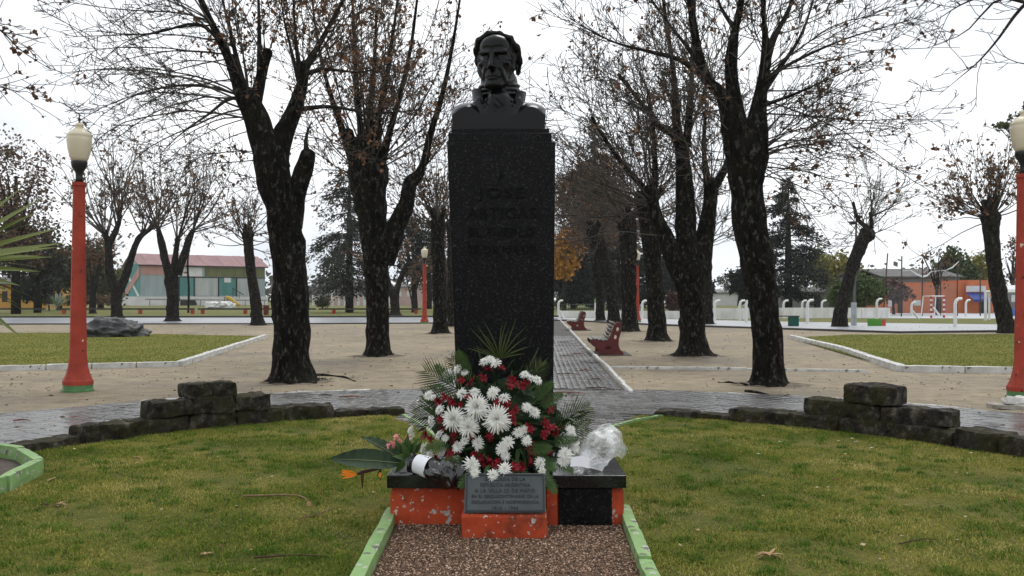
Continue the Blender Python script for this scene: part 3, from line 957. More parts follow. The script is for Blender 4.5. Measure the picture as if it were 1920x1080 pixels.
# coat cut off square below the shoulders, wound stock and stand-up collar
Cc = SDF((-0.40, -0.30, -0.01), (0.40, 0.30, 0.48), 0.0060)
x, y, z = Cc.X, Cc.Y, Cc.Z
Cc.add(Cc.rbox((0.0, 0.01, 0.04), (0.38, 0.205, 0.095), 0.03), 0.01)
Cc.both(Cc.ell, (0.235, 0.05, 0.110), (0.165, 0.285, 0.150), k=0.04)        # shoulders
Cc.add(Cc.ell((0, 0.02, 0.14), (0.26, 0.20, 0.16)), 0.05)
Cc.add(Cc.cap((0, 0.02, 0.16), (0, 0.02, 0.40), 0.168, 0.142), 0.03)
for zz in (0.315, 0.350, 0.383):                                           # stock
    rr = np.sqrt((np.sqrt(x ** 2 + (y - 0.02) ** 2) - 0.145) ** 2 + (z - zz - 0.12 * y - 0.03 * x) ** 2) - 0.015
    Cc.add(rr, 0.008)
Cc.add(Cc.ell((0, -0.125, 0.235), (0.085, 0.065, 0.085)), 0.03)
Cc.sub(Cc.cap((-0.06, -0.165, 0.30), (0.02, -0.20, 0.19), 0.006), 0.012)
# waistcoat edges between the lapels
Cc.both(Cc.cap, (0.10, -0.155, 0.215), (0.02, -0.195, 0.135), 0.012, k=0.012)
Cc.both(Cc.cap, (0.09, -0.17, 0.175), (0.02, -0.20, 0.095), 0.010, k=0.012)
Cc.add(Cc.ell((0.02, -0.205, 0.145), (0.012, 0.012, 0.012)), 0.004)
# stand-up collar: open conical shell that flares outwards
rad = np.sqrt(x ** 2 + (y - 0.02) ** 2); th = np.arctan2(np.abs(x), -(y - 0.02))
tgt = 0.168 + 0.16 * np.clip(z - 0.16, 0, 0.2)
topz = 0.352 - 0.02 * np.cos(th) + 0.008 * np.sign(-x)
col = np.maximum(np.abs(rad - tgt) - 0.011, np.maximum(topz * 0 + z - topz, 0.10 - z))
col = np.maximum(col, (0.72 - th - 0.9 * (0.31 - z)) * 0.15)
Cc.add(col, 0.010)
# broad lapels falling from the collar to the cut edge
Cc.both(Cc.cap, (0.150, -0.110, 0.255), (0.085, -0.195, 0.06), 0.022, 0.030, k=0.012)
Cc.both(Cc.cap, (0.170, -0.100, 0.225), (0.155, -0.200, 0.04), 0.026, 0.034, k=0.015)
Cc.add(Cc.cap((0.225, -0.10, 0.205), (0.27, -0.175, 0.10), 0.022, 0.018), 0.015)   # fold over the shoulder
Cc.add(Cc.cap((0.285, -0.08, 0.19), (0.335, -0.165, 0.08), 0.018, 0.014), 0.015)
Cc.f = np.maximum(Cc.f, np.abs(x) - (0.338 + 0.014 * np.clip(z / 0.2, 0, 1)))
Cc.f = np.maximum(Cc.f, -0.195 - y)
Cc.f = np.maximum(Cc.f, 0.0 - z)
o = link('coat', Cc.mesh('coat'), BRONZE, bust)
# ------------------------------------------------------------------ lamp posts
def lamp(loc, label, group='red lamp posts in the square', rot=0.2):
    r = empty('lamp_post', loc, label, 'lamp post', group)
    s = 0.00847
    x, y, z0 = loc
    def L(prof, n, mat, name, rot0=rot, smooth=False):
        mb = MB(); mb.lathe([(a * s, b * s) for a, b in prof], (x, y, z0), n, 0, rot0)
        return mb.build(name, mat, r, smooth)
    L([(29, 0), (29, 4), (27, 5), (26.5, 13)], 8, LAMPGREEN, 'base')
    L([(27.5, 13.2), (27.5, 20), (25, 24), (21, 34), (17.5, 48), (15.6, 66), (15.2, 80), (13.6, 180), (12.0, 290), (10.8, 383)], 8, LAMPRED, 'post')
    L([(12.5, 383.3), (12.5, 390)], 14, LAMPRED, 'collar')
    L([(7, 390.3), (6.2, 398), (6.4, 408), (9.5, 413), (13, 418), (14.5, 426), (14.5, 429)], 16, LAMPBLACK, 'neck', 0, True)
    g = L([(13.5, 429.3), (16.5, 436), (20, 450), (22, 466), (22, 473), (21.2, 474.5), (22.2, 476), (20.5, 480), (15, 486), (9, 489.5), (6.2, 490.5), (6.0, 494), (7.2, 495.5), (7.2, 498), (5, 500), (3, 501)], 24, GLOBE, 'globe', 0, True)
    L([(1.6, 501.2), (1.6, 506), (3.6, 507.5), (3.6, 508.5), (1.4, 509.5), (1.0, 513), (1.8, 514), (0.3, 518)], 8, LAMPBLACK, 'finial', 0)
    return r
lamp(tuple(G(146, 734)), 'red octagonal lamp post with cream globe on the sand at the left').rotation_euler = (0, 0.006, 0)
q = G(1920, 747); lamp(tuple(q), 'red lamp post with cream globe cut by the right edge, rag at its foot')
lamp(tuple(G(796, 607)), 'small far red lamp post beside the road, left of the pedestal')
lamp(tuple(G(1195, 604)), 'small far red lamp post between the trunks right of the benches')
# slab and rag at the foot of the right lamp
me = stone_mesh('slab', 0.62, 0.35, 0.055, 4, 0.012, (6, 4, 1))
o = link('stone_slab', me, simple('pale_slab_stone', (0.36, 0.34, 0.30), (0.22, 0.20, 0.17), 5, 0.8, 0.3, 0.5)); q = G(1897, 766)
o.location = (q.x + 0.05, q.y, 0.03); tag(o, 'pale flat stone slab lying at the foot of the right lamp post', 'stone')
me = stone_mesh('rag', 0.34, 0.2, 0.10, 8, 0.035, (9, 6, 3))
o = link('crumpled_rag', me, simple('white_cloth', (0.62, 0.61, 0.58), (0.45, 0.44, 0.42), 12, 0.9)); o.location = (q.x + 0.10, q.y + 0.05, 0.10)
tag(o, 'crumpled whitish rag on the stone slab by the right lamp post', 'rag')

# ------------------------------------------------------------------ benches
def bench(px, py, label, hgt=0.82, rz=-PD):
    """side panels with two holes, slats between; faces the brick walk (towards -x)"""
    o = G(px, py)
    r = empty('park_bench', o, label, 'bench', 'red benches beside the brick walk')
    out_ = [(-0.42, 0.27), (-0.46, 0.33), (-0.45, 0.41), (-0.40, 0.43), (-0.30, 0.38), (-0.05, 0.36), (0.02, 0.42), (0.10, 0.66), (0.15, 0.78), (0.21, 0.835),
            (0.28, 0.84), (0.335, 0.80), (0.345, 0.72), (0.31, 0.58), (0.265, 0.42), (0.255, 0.27), (0.29, 0.16), (0.37, 0.09), (0.385, 0.0),
            (-0.22, 0.0), (-0.25, 0.06), (-0.24, 0.13), (-0.30, 0.19)]
    hole1 = [(0.235 + 0.040 * math.cos(a), 0.665 + 0.058 * math.sin(a)) for a in np.linspace(0, 2 * math.pi, 11)[:-1]]
    hole2 = [(0.165 + 0.050 * math.cos(a), 0.475 + 0.055 * math.sin(a)) for a in np.linspace(0, 2 * math.pi, 11)[:-1]]
    hole3 = [(0.00 + 0.075 * math.cos(a), 0.20 + 0.055 * math.sin(a)) for a in np.linspace(0, 2 * math.pi, 11)[:-1]]
    def panel(yc):
        bm = bmesh.new()
        edges = []
        for lp in (out_, hole1, hole2, hole3):
            vs = [bm.verts.new((p[0], yc - 0.05, p[1])) for p in lp]
            for i in range(len(vs)): edges.append(bm.edges.new((vs[i], vs[(i + 1) % len(vs)])))
        bmesh.ops.triangle_fill(bm, use_beauty=True, use_dissolve=False, edges=edges)
        # drop faces filling the holes
        bad = []
        for f in bm.faces:
            c = f.calc_center_median()
            for (hx_, hz_, rx, rz_) in ((0.235, 0.665, 0.040, 0.058), (0.165, 0.475, 0.050, 0.055), (0.0, 0.20, 0.075, 0.055)):
                if ((c.x - hx_) / rx) ** 2 + ((c.z - hz_) / rz_) ** 2 < 0.9: bad.append(f); break
        bmesh.ops.delete(bm, geom=bad, context='FACES')
        ex = bmesh.ops.extrude_face_region(bm, geom=bm.faces[:])
        vs = [g for g in ex['geom'] if isinstance(g, bmesh.types.BMVert)]
        bmesh.ops.translate(bm, verts=vs, vec=(0, 0.10, 0))
        bmesh.ops.recalc_face_normals(bm, faces=bm.faces[:])
        me = bpy.data.meshes.new('side_panel'); bm.to_mesh(me); bm.free()
        return me
    for yc in (0.05, 1.45):
        link('side_panel', panel(yc), BENCHRED, r)
    spots_ = [(-0.425, 0.415, 0.35), (-0.33, 0.425, 0.12), (-0.23, 0.405, 0.05), (-0.13, 0.395, 0.0), (-0.045, 0.405, 0.0),
              (-0.005, 0.47, -1.2), (0.035, 0.56, -1.2), (0.07, 0.65, -1.2), (0.10, 0.74, -1.2), (0.15, 0.82, -1.0)]
    for (sx, sz, a) in spots_:
        mb = MB(); mb.box((0, 0, 0), (0.07, 1.52, 0.032), bev=0.006)
        o2 = link('slat', mb.mesh('slat'), SLATW, r); o2.location = (sx, 0.75, sz); o2.rotation_euler = (0, -a, 0)
    mb = MB(); mb.box((0.0, 0.75, 0.0), (1.15, 1.75, 0.05), bev=0.01)
    o2 = link('foot_slab', mb.mesh('foot_slab'), KERBDARK, r)
    r.rotation_euler = (0, 0, rz)
    for ch in r.children:
        pass
    return r
bench(1141, 667, 'nearer red bench with grey slats beside the brick walk')
bench(1084, 620, 'farther small red bench beside the brick walk')

# ------------------------------------------------------------------ boulder
def boulder(c, sx, sy, sz, label):
    bm = bmesh.new(); bmesh.ops.create_icosphere(bm, subdivisions=5, radius=1.0)
    for v in bm.verts:
        p = v.co.copy()
        d = mnoise.ridged_multi_fractal(Vector((p.x * 1.3 + 5, p.y * 1.3, p.z * 1.6)), 0.9, 2.1, 4, 1.0, 2.0)
        k = 0.72 + 0.27 * d
        top = max(0.0, p.z)
        v.co = Vector((p.x * k * sx * (1 - 0.12 * top), p.y * k * sy, max(-0.15, p.z * k * (0.95 + 0.25 * mnoise.noise(Vector((p.x * 2.3, p.y * 2, 1))))) * sz))
    me = bpy.data.meshes.new('boulder'); bm.to_mesh(me); bm.free()
    me.polygons.foreach_set('use_smooth', [True] * len(me.polygons))
    o = link('boulder', me, simple('black_boulder_rock', (0.060, 0.062, 0.063), (0.008, 0.008, 0.008), 2.6, 0.35, 0.4, 0.8, 0.10, bscale=5.0, lo=0.42, hi=0.72))
    o.location = c
    return tag(o, label, 'boulder')
q = G(214, 632); boulder((q.x, q.y, 0.06), 1.18, 0.8, 0.66, 'dark weathered boulder lying on the left lawn')

# ------------------------------------------------------------------ flower pieces
PETALW = island_mat('white_petal', [(0.0, (0.78, 0.78, 0.73)), (0.6, (0.84, 0.84, 0.81)), (1.0, (0.86, 0.85, 0.76))], 0.6, 0.3, trans=0.2)
EYEC = simple('cream_flower_eye', (0.62, 0.60, 0.22), (0.48, 0.48, 0.14), 60, 0.7)
PETALR = island_mat('crimson_petal', [(0.0, (0.105, 0.003, 0.007)), (0.6, (0.21, 0.007, 0.014)), (1.0, (0.33, 0.017, 0.032))], 0.55, 0.3, trans=0.12)
PETALP = island_mat('pink_petal', [(0.0, (0.75, 0.22, 0.24)), (1.0, (0.85, 0.40, 0.40))], 0.6, 0.3, trans=0.2)
PETALO = island_mat('orange_petal', [(0.0, (0.80, 0.20, 0.015)), (1.0, (0.90, 0.30, 0.02))], 0.5, 0.3, trans=0.2)
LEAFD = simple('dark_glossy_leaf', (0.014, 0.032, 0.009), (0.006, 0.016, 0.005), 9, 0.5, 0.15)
LEAFM = simple('mid_green_leaf', (0.045, 0.088, 0.020), (0.024, 0.052, 0.013), 9, 0.5, 0.2)
LEAFB = simple('broad_grey_green_leaf', (0.026, 0.050, 0.022), (0.015, 0.031, 0.014), 3, 0.5, 0.18, 0.4, 0.004, stretch=(10, 2, 2))
FROND = island_mat('palm_frond', [(0.0, (0.018, 0.030, 0.008)), (0.6, (0.050, 0.072, 0.017)), (1.0, (0.11, 0.13, 0.04))], 0.55, 0.2)
STEM = simple('green_stem', (0.07, 0.11, 0.03), None, 8, 0.6)

def strip(mb, base, d, up, L, W, droop, n=4, tipw=0.15, mi=0, cup=0.0, wide=0.5):
    """petal or leaf strip with a mid fold; d direction, up normal"""
    d = d.normalized(); side = d.cross(up).normalized(); up = side.cross(d).normalized()
    vs = []; p = Vector(base); dd = d.copy()
    for i in range(n + 1):
        t = i / n
        wv = W * max(tipw if i == n else 0.0, math.sin(math.pi * (0.12 + 0.88 * t ** (wide * 1.2)) ) ** 0.8 if i < n else tipw * 0.4)
        vs += [p - side * wv / 2 + up * cup * wv, p, p + side * wv / 2 + up * cup * wv]
        dd = (dd - up * droop / n).normalized()
        p = p + dd * (L / n)
    fs = []
    for i in range(n):
        k = i * 3
        fs += [[k, k + 1, k + 4, k + 3], [k + 1, k + 2, k + 5, k + 4]]
    mb.add(vs, fs, mi)

def chrys(seed, kind):
    """flower with centre at origin facing +Z, radius about 1"""
    rg = random.Random(seed); mb = MB()
    if kind == 'spider':
        layers = [(14, 80, 0.50, 0.12, -0.5), (22, 66, 0.66, 0.13, -0.4), (26, 50, 0.80, 0.14, -0.2), (28, 34, 0.92, 0.14, 0.2), (28, 16, 1.0, 0.13, 0.5), (26, 0, 1.06, 0.12, 0.8), (22, -16, 1.05, 0.11, 0.8)]
    else:
        layers = [(9, 66, 0.42, 0.20, 0.2), (14, 44, 0.68, 0.24, 0.4), (17, 24, 0.90, 0.25, 0.5), (18, 6, 1.04, 0.25, 0.5)]
    for (n, el, L, W, dr) in layers:
        for k in range(n):
            a = 2 * math.pi * (k + rg.uniform(-0.3, 0.3)) / n + el; e = math.radians(el + rg.uniform(-9, 9))
            d = Vector((math.cos(a) * math.cos(e), math.sin(a) * math.cos(e), math.sin(e)))
            up = Vector((-math.cos(a) * math.sin(e), -math.sin(a) * math.sin(e), math.cos(e)))
            if kind == 'spider' and el > 30: up = -up * 1.0 if rg.random() < 0.5 else up
            strip(mb, (0, 0, 0.02), d, up, L * rg.uniform(0.85, 1.1), W * rg.uniform(0.85, 1.15), dr * rg.uniform(0.5, 1.3), 3, 0.35, 0, 0.18)
    if kind != 'spider':
        mb.lathe([(0.02, 0.0), (0.17, 0.04), (0.15, 0.12), (0.03, 0.17)], (0, 0, 0), 9, 1)
    return mb.mesh('chrysanthemum')
def lily(seed, n=6):
    rg = random.Random(seed); mb = MB()
    for h in range(3):
        c = Vector((rg.uniform(-0.5, 0.5), rg.uniform(-0.5, 0.5), rg.uniform(-0.15, 0.15)))
        ax = Vector((rg.gauss(0, 0.5), rg.gauss(0, 0.5), 1)).normalized()
        qn = ax.to_track_quat('Z', 'Y')
        for k in range(n):
            a = 2 * math.pi * k / n + rg.uniform(-0.15, 0.15); e = math.radians(rg.uniform(38, 62))
            d = qn @ Vector((math.cos(a) * math.cos(e), math.sin(a) * math.cos(e), math.sin(e)))
            up = qn @ Vector((-math.cos(a) * math.sin(e), -math.sin(a) * math.sin(e), math.cos(e)))
            strip(mb, c, d, up, rg.uniform(0.65, 0.85), 0.46, 0.8, 3, 0.4, 0, 0.22)
    return mb.mesh('red_flower')
def leaf_mesh(name, L, W, droop, cup=0.12, n=5, wavy=0.0):
    mb = MB(); strip(mb, (0, 0, 0), Vector((1, 0, 0.15)), Vector((0, 0, 1)), L, W, droop, n, 0.1, 0, cup)
    return mb.mesh(name)
def frond_mesh(name, L, nl, lw, ll, droop=0.5, seed=0, ang=55):
    rg = random.Random(seed); mb = MB()
    pts = []; p = Vector((0, 0, 0)); d = Vector((1, 0, 0.25)).normalized()
    for i in range(9):
        pts.append(p.copy()); d = (d + Vector((0, 0, -droop / 8))).normalized(); p += d * L / 8
    mb.tube(pts, [0.006 * (1 - i / 9.5) for i in range(9)], 5)
    for k in range(nl):
        t = 0.12 + 0.86 * k / nl
        i = min(7, int(t * 8)); p = pts[i].lerp(pts[i + 1], t * 8 - i); dd = (pts[i + 1] - pts[i]).normalized()
        for s in (-1, 1):
            a = math.radians(ang * (1 - 0.5 * t)) * s
            sd = (Matrix.Rotation(a, 3, 'Z') @ dd + Vector((0, 0, 0.12))).normalized()
            l = ll * math.sin(math.pi * (0.18 + 0.75 * t)) * rg.uniform(0.9, 1.1)
            strip(mb, p, sd, Vector((0, 0, 1)), l, lw, 0.35, 3, 0.05, 0, 0.25)
    return mb.mesh(name)

def orient(o, nrm, roll=0.0):
    q = Vector(nrm).to_track_quat('Z', 'Y') @ Quaternion((0, 0, 1), roll)
    o.rotation_mode = 'QUATERNION'; o.rotation_quaternion = q
def aim(o, d, up=Vector((0, 0, 1)), roll=0.0):
    """local +X along d, local Z near up"""
    x = Vector(d).normalized(); y = Vector(up).cross(x)
    if y.length < 1e-3: y = Vector((0, 1, 0))
    y.normalize(); zc = x.cross(y)
    m = Matrix((x, y, zc)).transposed()
    o.rotation_mode = 'QUATERNION'; o.rotation_quaternion = m.to_quaternion() @ Quaternion((1, 0, 0), roll)

SLABTOP = 0.346
arr = empty('flower_arrangement', (-0.09, 6.2, SLABTOP), 'large fan-shaped arrangement of white chrysanthemums and dark red flowers with palm fronds', 'flowers')
AO = Vector(arr.location)
def surf(px, py, lift=0.0):
    """point of the dome-shaped face of the arrangement at a photo pixel"""
    u = (px - 937) / 178.0; v = (py - 905) / 245.0
    d2 = min(1.0, (u * u) * 0.8 + (v * v) * 0.75)
    Y = 6.46 - 0.50 * math.sqrt(1 - d2) - lift - 0.25 * min(1.0, max(0.0, (py - 864) / 20.0))
    p = A(px, py, Y)
    n = Vector((u * 1.1, -0.75 * math.sqrt(max(0.05, 1 - d2)) - 0.25, -v * 0.8 + 0.05)).normalized()
    return p, n
ws = [chrys(i, 'daisy') for i in range(4)]; wspider = [chrys(20 + i, 'spider') for i in range(3)]; rs = [lily(40 + i) for i in range(4)]
for m_ in ws: m_.materials.append(PETALW); m_.materials.append(EYEC)
for m_ in wspider: m_.materials.append(PETALW)
for m_ in rs: m_.materials.append(PETALR)
big = [(850, 785, 21), (894, 763, 22), (932, 785, 24), (878, 801, 19)]
small = [(908, 678, 11), (930, 681, 12), (920, 674, 10), (838, 701, 11), (858, 692, 11), (871, 698, 8), (985, 702, 11), (996, 709, 9), (1008, 713, 11), (787, 752, 11), (803, 741, 11), (812, 745, 7),
         (866, 738, 12), (890, 735, 12), (924, 736, 14), (945, 746, 13), (988, 764, 11), (1003, 773, 12), (824, 768, 11), (808, 788, 10), (824, 815, 11), (834, 822, 9),
         (858, 838, 12), (871, 827, 10), (896, 831, 14), (952, 829, 14), (941, 842, 13), (948, 855, 10), (972, 811, 12), (983, 806, 9), (988, 826, 11), (884, 872, 17), (890, 887, 11),
         (946, 880, 14), (924, 891, 12), (1013, 869, 13), (1016, 884, 10), (795, 842, 13), (806, 852, 10), (770, 806, 9), (772, 818, 9), (781, 840, 9)]
red = [(918, 694, 9), (938, 690, 8), (885, 714, 9), (866, 717, 8), (901, 709, 9), (962, 712, 9), (957, 723, 8), (976, 725, 9), (984, 718, 7), (822, 752, 9), (832, 746, 8),
       (846, 750, 8), (880, 748, 7), (864, 758, 6), (935, 757, 9), (950, 755, 9), (962, 766, 9), (960, 779, 8), (964, 791, 8), (828, 790, 9), (826, 802, 8), (856, 812, 10), (850, 823, 9),
       (889, 813, 8), (914, 821, 9), (992, 804, 9), (1029, 799, 11), (1019, 790, 9), (1040, 808, 9), (1021, 816, 8), (995, 836, 8), (1003, 846, 8), (1026, 842, 8), (799, 815, 9),
       (808, 826, 9), (812, 839, 8), (816, 851, 8), (850, 851, 11), (843, 862, 8), (905, 860, 11), (915, 868, 9), (857, 840, 7), (960, 873, 9), (976, 871, 10), (990, 868, 9), (1027, 756, 8),
       (1030, 771, 8), (1027, 746, 6), (972, 880, 8), (890, 850, 7), (930, 868, 8)]
for i, (px, py, r) in enumerate(big):
    p, nn = surf(px, py, 0.10)
    o = link('chrysanthemum', wspider[i % 3], PETALW, arr); o.location = p - AO
    orient(o, nn + Vector((0, 0, -0.15)), i * 1.1); s = r * p.y / F * 1.2; o.scale = (s, s, s * 0.95)
for i, (px, py, r) in enumerate(small):
    p, nn = surf(px, py, 0.05 + RND.uniform(-0.015, 0.02))
    o = link('chrysanthemum', ws[i % 4], PETALW, arr); o.location = p - AO
    nn = (nn + Vector((RND.gauss(0, 0.25), RND.gauss(0, 0.15), RND.gauss(0, 0.25) + 0.1)))
    orient(o, nn, RND.random() * 6); s = r * p.y / F * 1.03; o.scale = (s, s, s)
for i, (px, py, r) in enumerate(red):
    p, nn = surf(px, py, 0.035 + RND.uniform(-0.01, 0.02))
    o = link('red_flower', rs[i % 4], PETALR, arr); o.location = p - AO
    orient(o, nn + Vector((RND.gauss(0, 0.3), 0, RND.gauss(0, 0.3))), RND.random() * 6); s = r * p.y / F * 1.4; o.scale = (s, s, s)
# dark leafy heart of the arrangement
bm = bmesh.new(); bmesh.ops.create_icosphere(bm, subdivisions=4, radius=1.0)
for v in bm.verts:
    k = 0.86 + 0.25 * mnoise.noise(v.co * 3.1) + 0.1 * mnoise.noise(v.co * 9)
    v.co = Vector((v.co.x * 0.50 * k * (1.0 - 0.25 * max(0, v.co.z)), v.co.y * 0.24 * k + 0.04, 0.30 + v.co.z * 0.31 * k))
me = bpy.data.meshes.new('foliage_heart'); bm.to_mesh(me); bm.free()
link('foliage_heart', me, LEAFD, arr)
lm = [leaf_mesh('leaf', 0.11, 0.030, 0.7), leaf_mesh('leaf', 0.09, 0.024, 1.1), leaf_mesh('leaf', 0.14, 0.022, 0.5)]
for i in range(230):
    a = RND.uniform(0, 2 * math.pi); rr_ = math.sqrt(RND.random())
    px = 937 + 150 * rr_ * math.cos(a); py = 795 + 108 * rr_ * math.sin(a)
    if py < 720: px = 937 + (px - 937) * 0.7
    p, nn = surf(px, py, -0.02)
    o = link('leaf', lm[i % 3], LEAFM if i % 4 == 0 else LEAFD, arr)
    if i < 3: pass
    o.location = p - AO
    d = Vector((math.cos(a) + RND.gauss(0, 0.5), -0.7 + RND.gauss(0, 0.3), -math.sin(a) * 0.9 + RND.gauss(0, 0.5)))
    aim(o, d, nn, RND.gauss(0, 0.5)); s = RND.uniform(0.6, 1.15); o.scale = (s, s, s)
fern = frond_mesh('fern', 0.20, 14, 0.010, 0.062, 0.5, 3, 70); fern.materials.append(LEAFM)
for (px, py, dx, dz) in ((960, 860, 0.4, -0.5), (1000, 855, 0.6, -0.3), (985, 842, 0.8, 0.1), (1010, 880, 0.5, -0.6), (900, 878, -0.5, -0.4), (870, 858, -0.7, -0.2), (1000, 750, 0.7, 0.7), (1012, 762, 0.8, 0.5), (850, 720, -0.6, 0.7), (930, 900, 0.1, -0.9),
                         (985, 895, 0.4, -0.7), (845, 835, -0.6, 0), (1035, 830, 0.8, 0.2), (880, 700, -0.4, 0.8), (1030, 860, 0.7, -0.3)):
    p, nn = surf(px, py, 0.02); o = link('fern', fern, LEAFM, arr); o.location = p - AO
    aim(o, Vector((dx, -0.45, dz)), nn)
palm = [frond_mesh('palm_frond', 0.35, 14, 0.010, 0.20, 0.45, 7, 55), frond_mesh('palm_frond', 0.31, 12, 0.010, 0.17, 0.3, 9, 52)]
for m_ in palm: m_.materials.append(FROND)
for k, (px, py, Y, dx, dz, s) in enumerate(((875, 740, 6.30, -0.85, 0.50, 1.0), (870, 755, 6.27, -1.0, 0.22, 0.95), (860, 775, 6.22, -1.0, -0.02, 0.9), (885, 720, 6.38, -0.6, 0.75, 0.8), (1035, 800, 6.2, 0.9, 0.5, 0.85), (1025, 815, 6.15, 1.0, 0.20, 0.95), (985, 735, 6.36, 0.5, 0.9, 0.7))):
    o = link('palm_frond', palm[k % 2], FROND, arr); o.location = A(px, py, Y) - AO
    aim(o, Vector((dx, -0.12, dz)), Vector((0.0, -1.0, 0.25)), 0.0); o.scale = (s, s, s)
plume = leaf_mesh('sword_leaf', 0.33, 0.0115, 0.55, 0.3, 7); plume.materials.append(FROND)
for k in range(16):
    a = math.radians(-78 + 156 * k / 15 + RND.uniform(-5, 5))
    o = link('sword_leaf', plume, FROND, arr); o.location = A(938 + 5 * math.sin(a), 672, 6.43) - AO
    L_ = RND.uniform(0.7, 1.0) * (1.0 if abs(a) < 0.9 else 0.72)
    d = Vector((math.sin(a), RND.uniform(-0.35, -0.02), math.cos(a) * 0.95 + 0.12)); aim(o, d, Vector((0, -0.8, 1.0)), RND.gauss(0, 0.4)); o.scale = (L_, 1, L_)
# a stem of thin foliage beside the plume
for (px, py, dx, dz) in ((880, 690, -0.5, 0.6), (870, 700, -0.7, 0.5), (1000, 700, 0.6, 0.7), (992, 690, 0.4, 0.9), (905, 690, -0.2, 0.9)):
    o = link('sword_leaf', plume, FROND, arr); o.location = A(px, py, 6.40) - AO; aim(o, Vector((dx, -0.2, dz)), Vector((0, -1, 0.5))); o.scale = (0.5, 1, 0.5)

# ------------------------------------------------------------------ bouquet in black plastic (left)
BLACKPL = simple('black_plastic', (0.012, 0.012, 0.013), (0.006, 0.006, 0.007), 8, 0.16, 0.7, 0.35, 0.01, bscale=22)
PAPER = simple('white_label_paper', (0.76, 0.76, 0.80), (0.70, 0.70, 0.75), 4, 0.6)
bq = empty('black_wrapped_bouquet', A(800, 880, 5.95), 'bouquet in black plastic with white label, broad leaves and pink flowers on the slab', 'bouquet')
BO = Vector(bq.location)
def crumple_tube(pts, rads, n, amp, seed, fr=14.0, flat=1.0, ends=True):
    mb = MB(); mb.tube(pts, rads, n, cap=ends)
    vs = []
    cen = sum((Vector(p) for p in pts), Vector()) / len(pts)
    for v in mb.v:
        v = Vector(v)
        q = v * fr + Vector((seed, 0, seed))
        dn = mnoise.ridged_multi_fractal(q * 0.35, 0.9, 2.0, 3, 1.0, 2.0) - 0.9
        axis = min(pts, key=lambda p: (Vector(p) - v).length)
        rad_ = (v - Vector(axis)); 
        v = v + rad_.normalized() * dn * amp + Vector((mnoise.noise(q), mnoise.noise(q + Vector((9, 0, 0))), mnoise.noise(q + Vector((0, 9, 0))))) * amp * 0.6
        vs.append(tuple(v))
    mb.v = vs
    return mb
def lerp_pts(P, n): # resample polyline of (vec, r)
    o = []
    for i in range(n):
        t = i / (n - 1) * (len(P) - 1); k = min(int(t), len(P) - 2); u = t - k
        o.append((Vector(P[k][0]).lerp(Vector(P[k + 1][0]), u), P[k][1] * (1 - u) + P[k + 1][1] * u))
    return o
PP = lerp_pts([(A(772, 868, 5.93), 0.050), (A(800, 874, 5.86), 0.055), (A(822, 886, 5.80), 0.072), (A(845, 892, 5.78), 0.082), (A(866, 897, 5.78), 0.062)], 26)
mb = crumple_tube([p for p, r in PP], [r for p, r in PP], 26, 0.020, 3.0, 30)
mb.build('plastic_wrap', BLACKPL, bq, False)
PP2 = lerp_pts([(A(782, 869, 5.885), 0.062), (A(806, 877, 5.84), 0.069)], 6)
mb = MB(); mb.tube([p for p, r in PP2], [r for p, r in PP2], 30, cap=False)
for i, v in enumerate(mb.v):
    k = i % 30; rr_ = 0.003 * mnoise.noise(Vector(v) * 25); mb.v[i] = tuple(Vector(v) + Vector((rr_, rr_, rr_)))
lb = mb.build('label', PAPER, bq, True)
INK = simple('violet_ink', (0.35, 0.30, 0.50), None, 5, 0.6)
# broad bird-of-paradise leaves
def broad_leaf(base, tip, W, up, sag, name='broad_leaf'):
    mb = MB(); base = Vector(base); tip = Vector(tip); d = tip - base; L = d.length; d.normalize(); side = d.cross(Vector(up)).normalized(); un = side.cross(d)
    n = 26; m = 8; vs = []; fs = []
    for i in range(n + 1):
        t = i / n
        wv = W * (math.sin(math.pi * min(1, t * 0.92 + 0.06)) ** 0.75) * (1 - 0.15 * t)
        c = base + d * L * t + un * sag * math.sin(math.pi * t)
        for j in range(m + 1):
            s = j / m * 2 - 1
            rip = 0.004 * math.sin(t * 42 + abs(s) * 4) * abs(s)
            vs.append(c + side * s * wv / 2 + un * ((abs(s) ** 1.3) * wv * 0.20 + rip))
    for i in range(n):
        for j in range(m):
            k = i * (m + 1) + j; fs.append([k, k + 1, k + m + 2, k + m + 1])
    mb.add(vs, fs)
    rib = [base + d * L * t + un * (sag * math.sin(math.pi * t) + 0.0035) for t in np.linspace(0, 0.97, 14)]
    return mb, rib
RIB = simple('pale_leaf_rib', (0.22, 0.25, 0.12), None, 5, 0.5)
for (b_, t_, W, up, sag) in ((A(752, 869, 5.93), A(620, 861, 5.80), 0.155, (0.05, -0.80, 0.60), 0.012), (A(750, 862, 6.02), A(677, 820, 6.04), 0.13, (0.5, -0.35, 0.75), 0.01)):
    mb, rib = broad_leaf(b_, t_, W, up, sag)
    lf = mb.build('broad_leaf', LEAFB, bq, True)
    mb = MB(); mb.tube(rib, [0.0035 * (1 - 0.06 * i) for i in range(14)], 5); ro = mb.build('midrib', RIB, bq)
oval = leaf_mesh('leaf', 0.12, 0.055, 0.6, 0.1, 6); oval.materials.append(LEAFM)
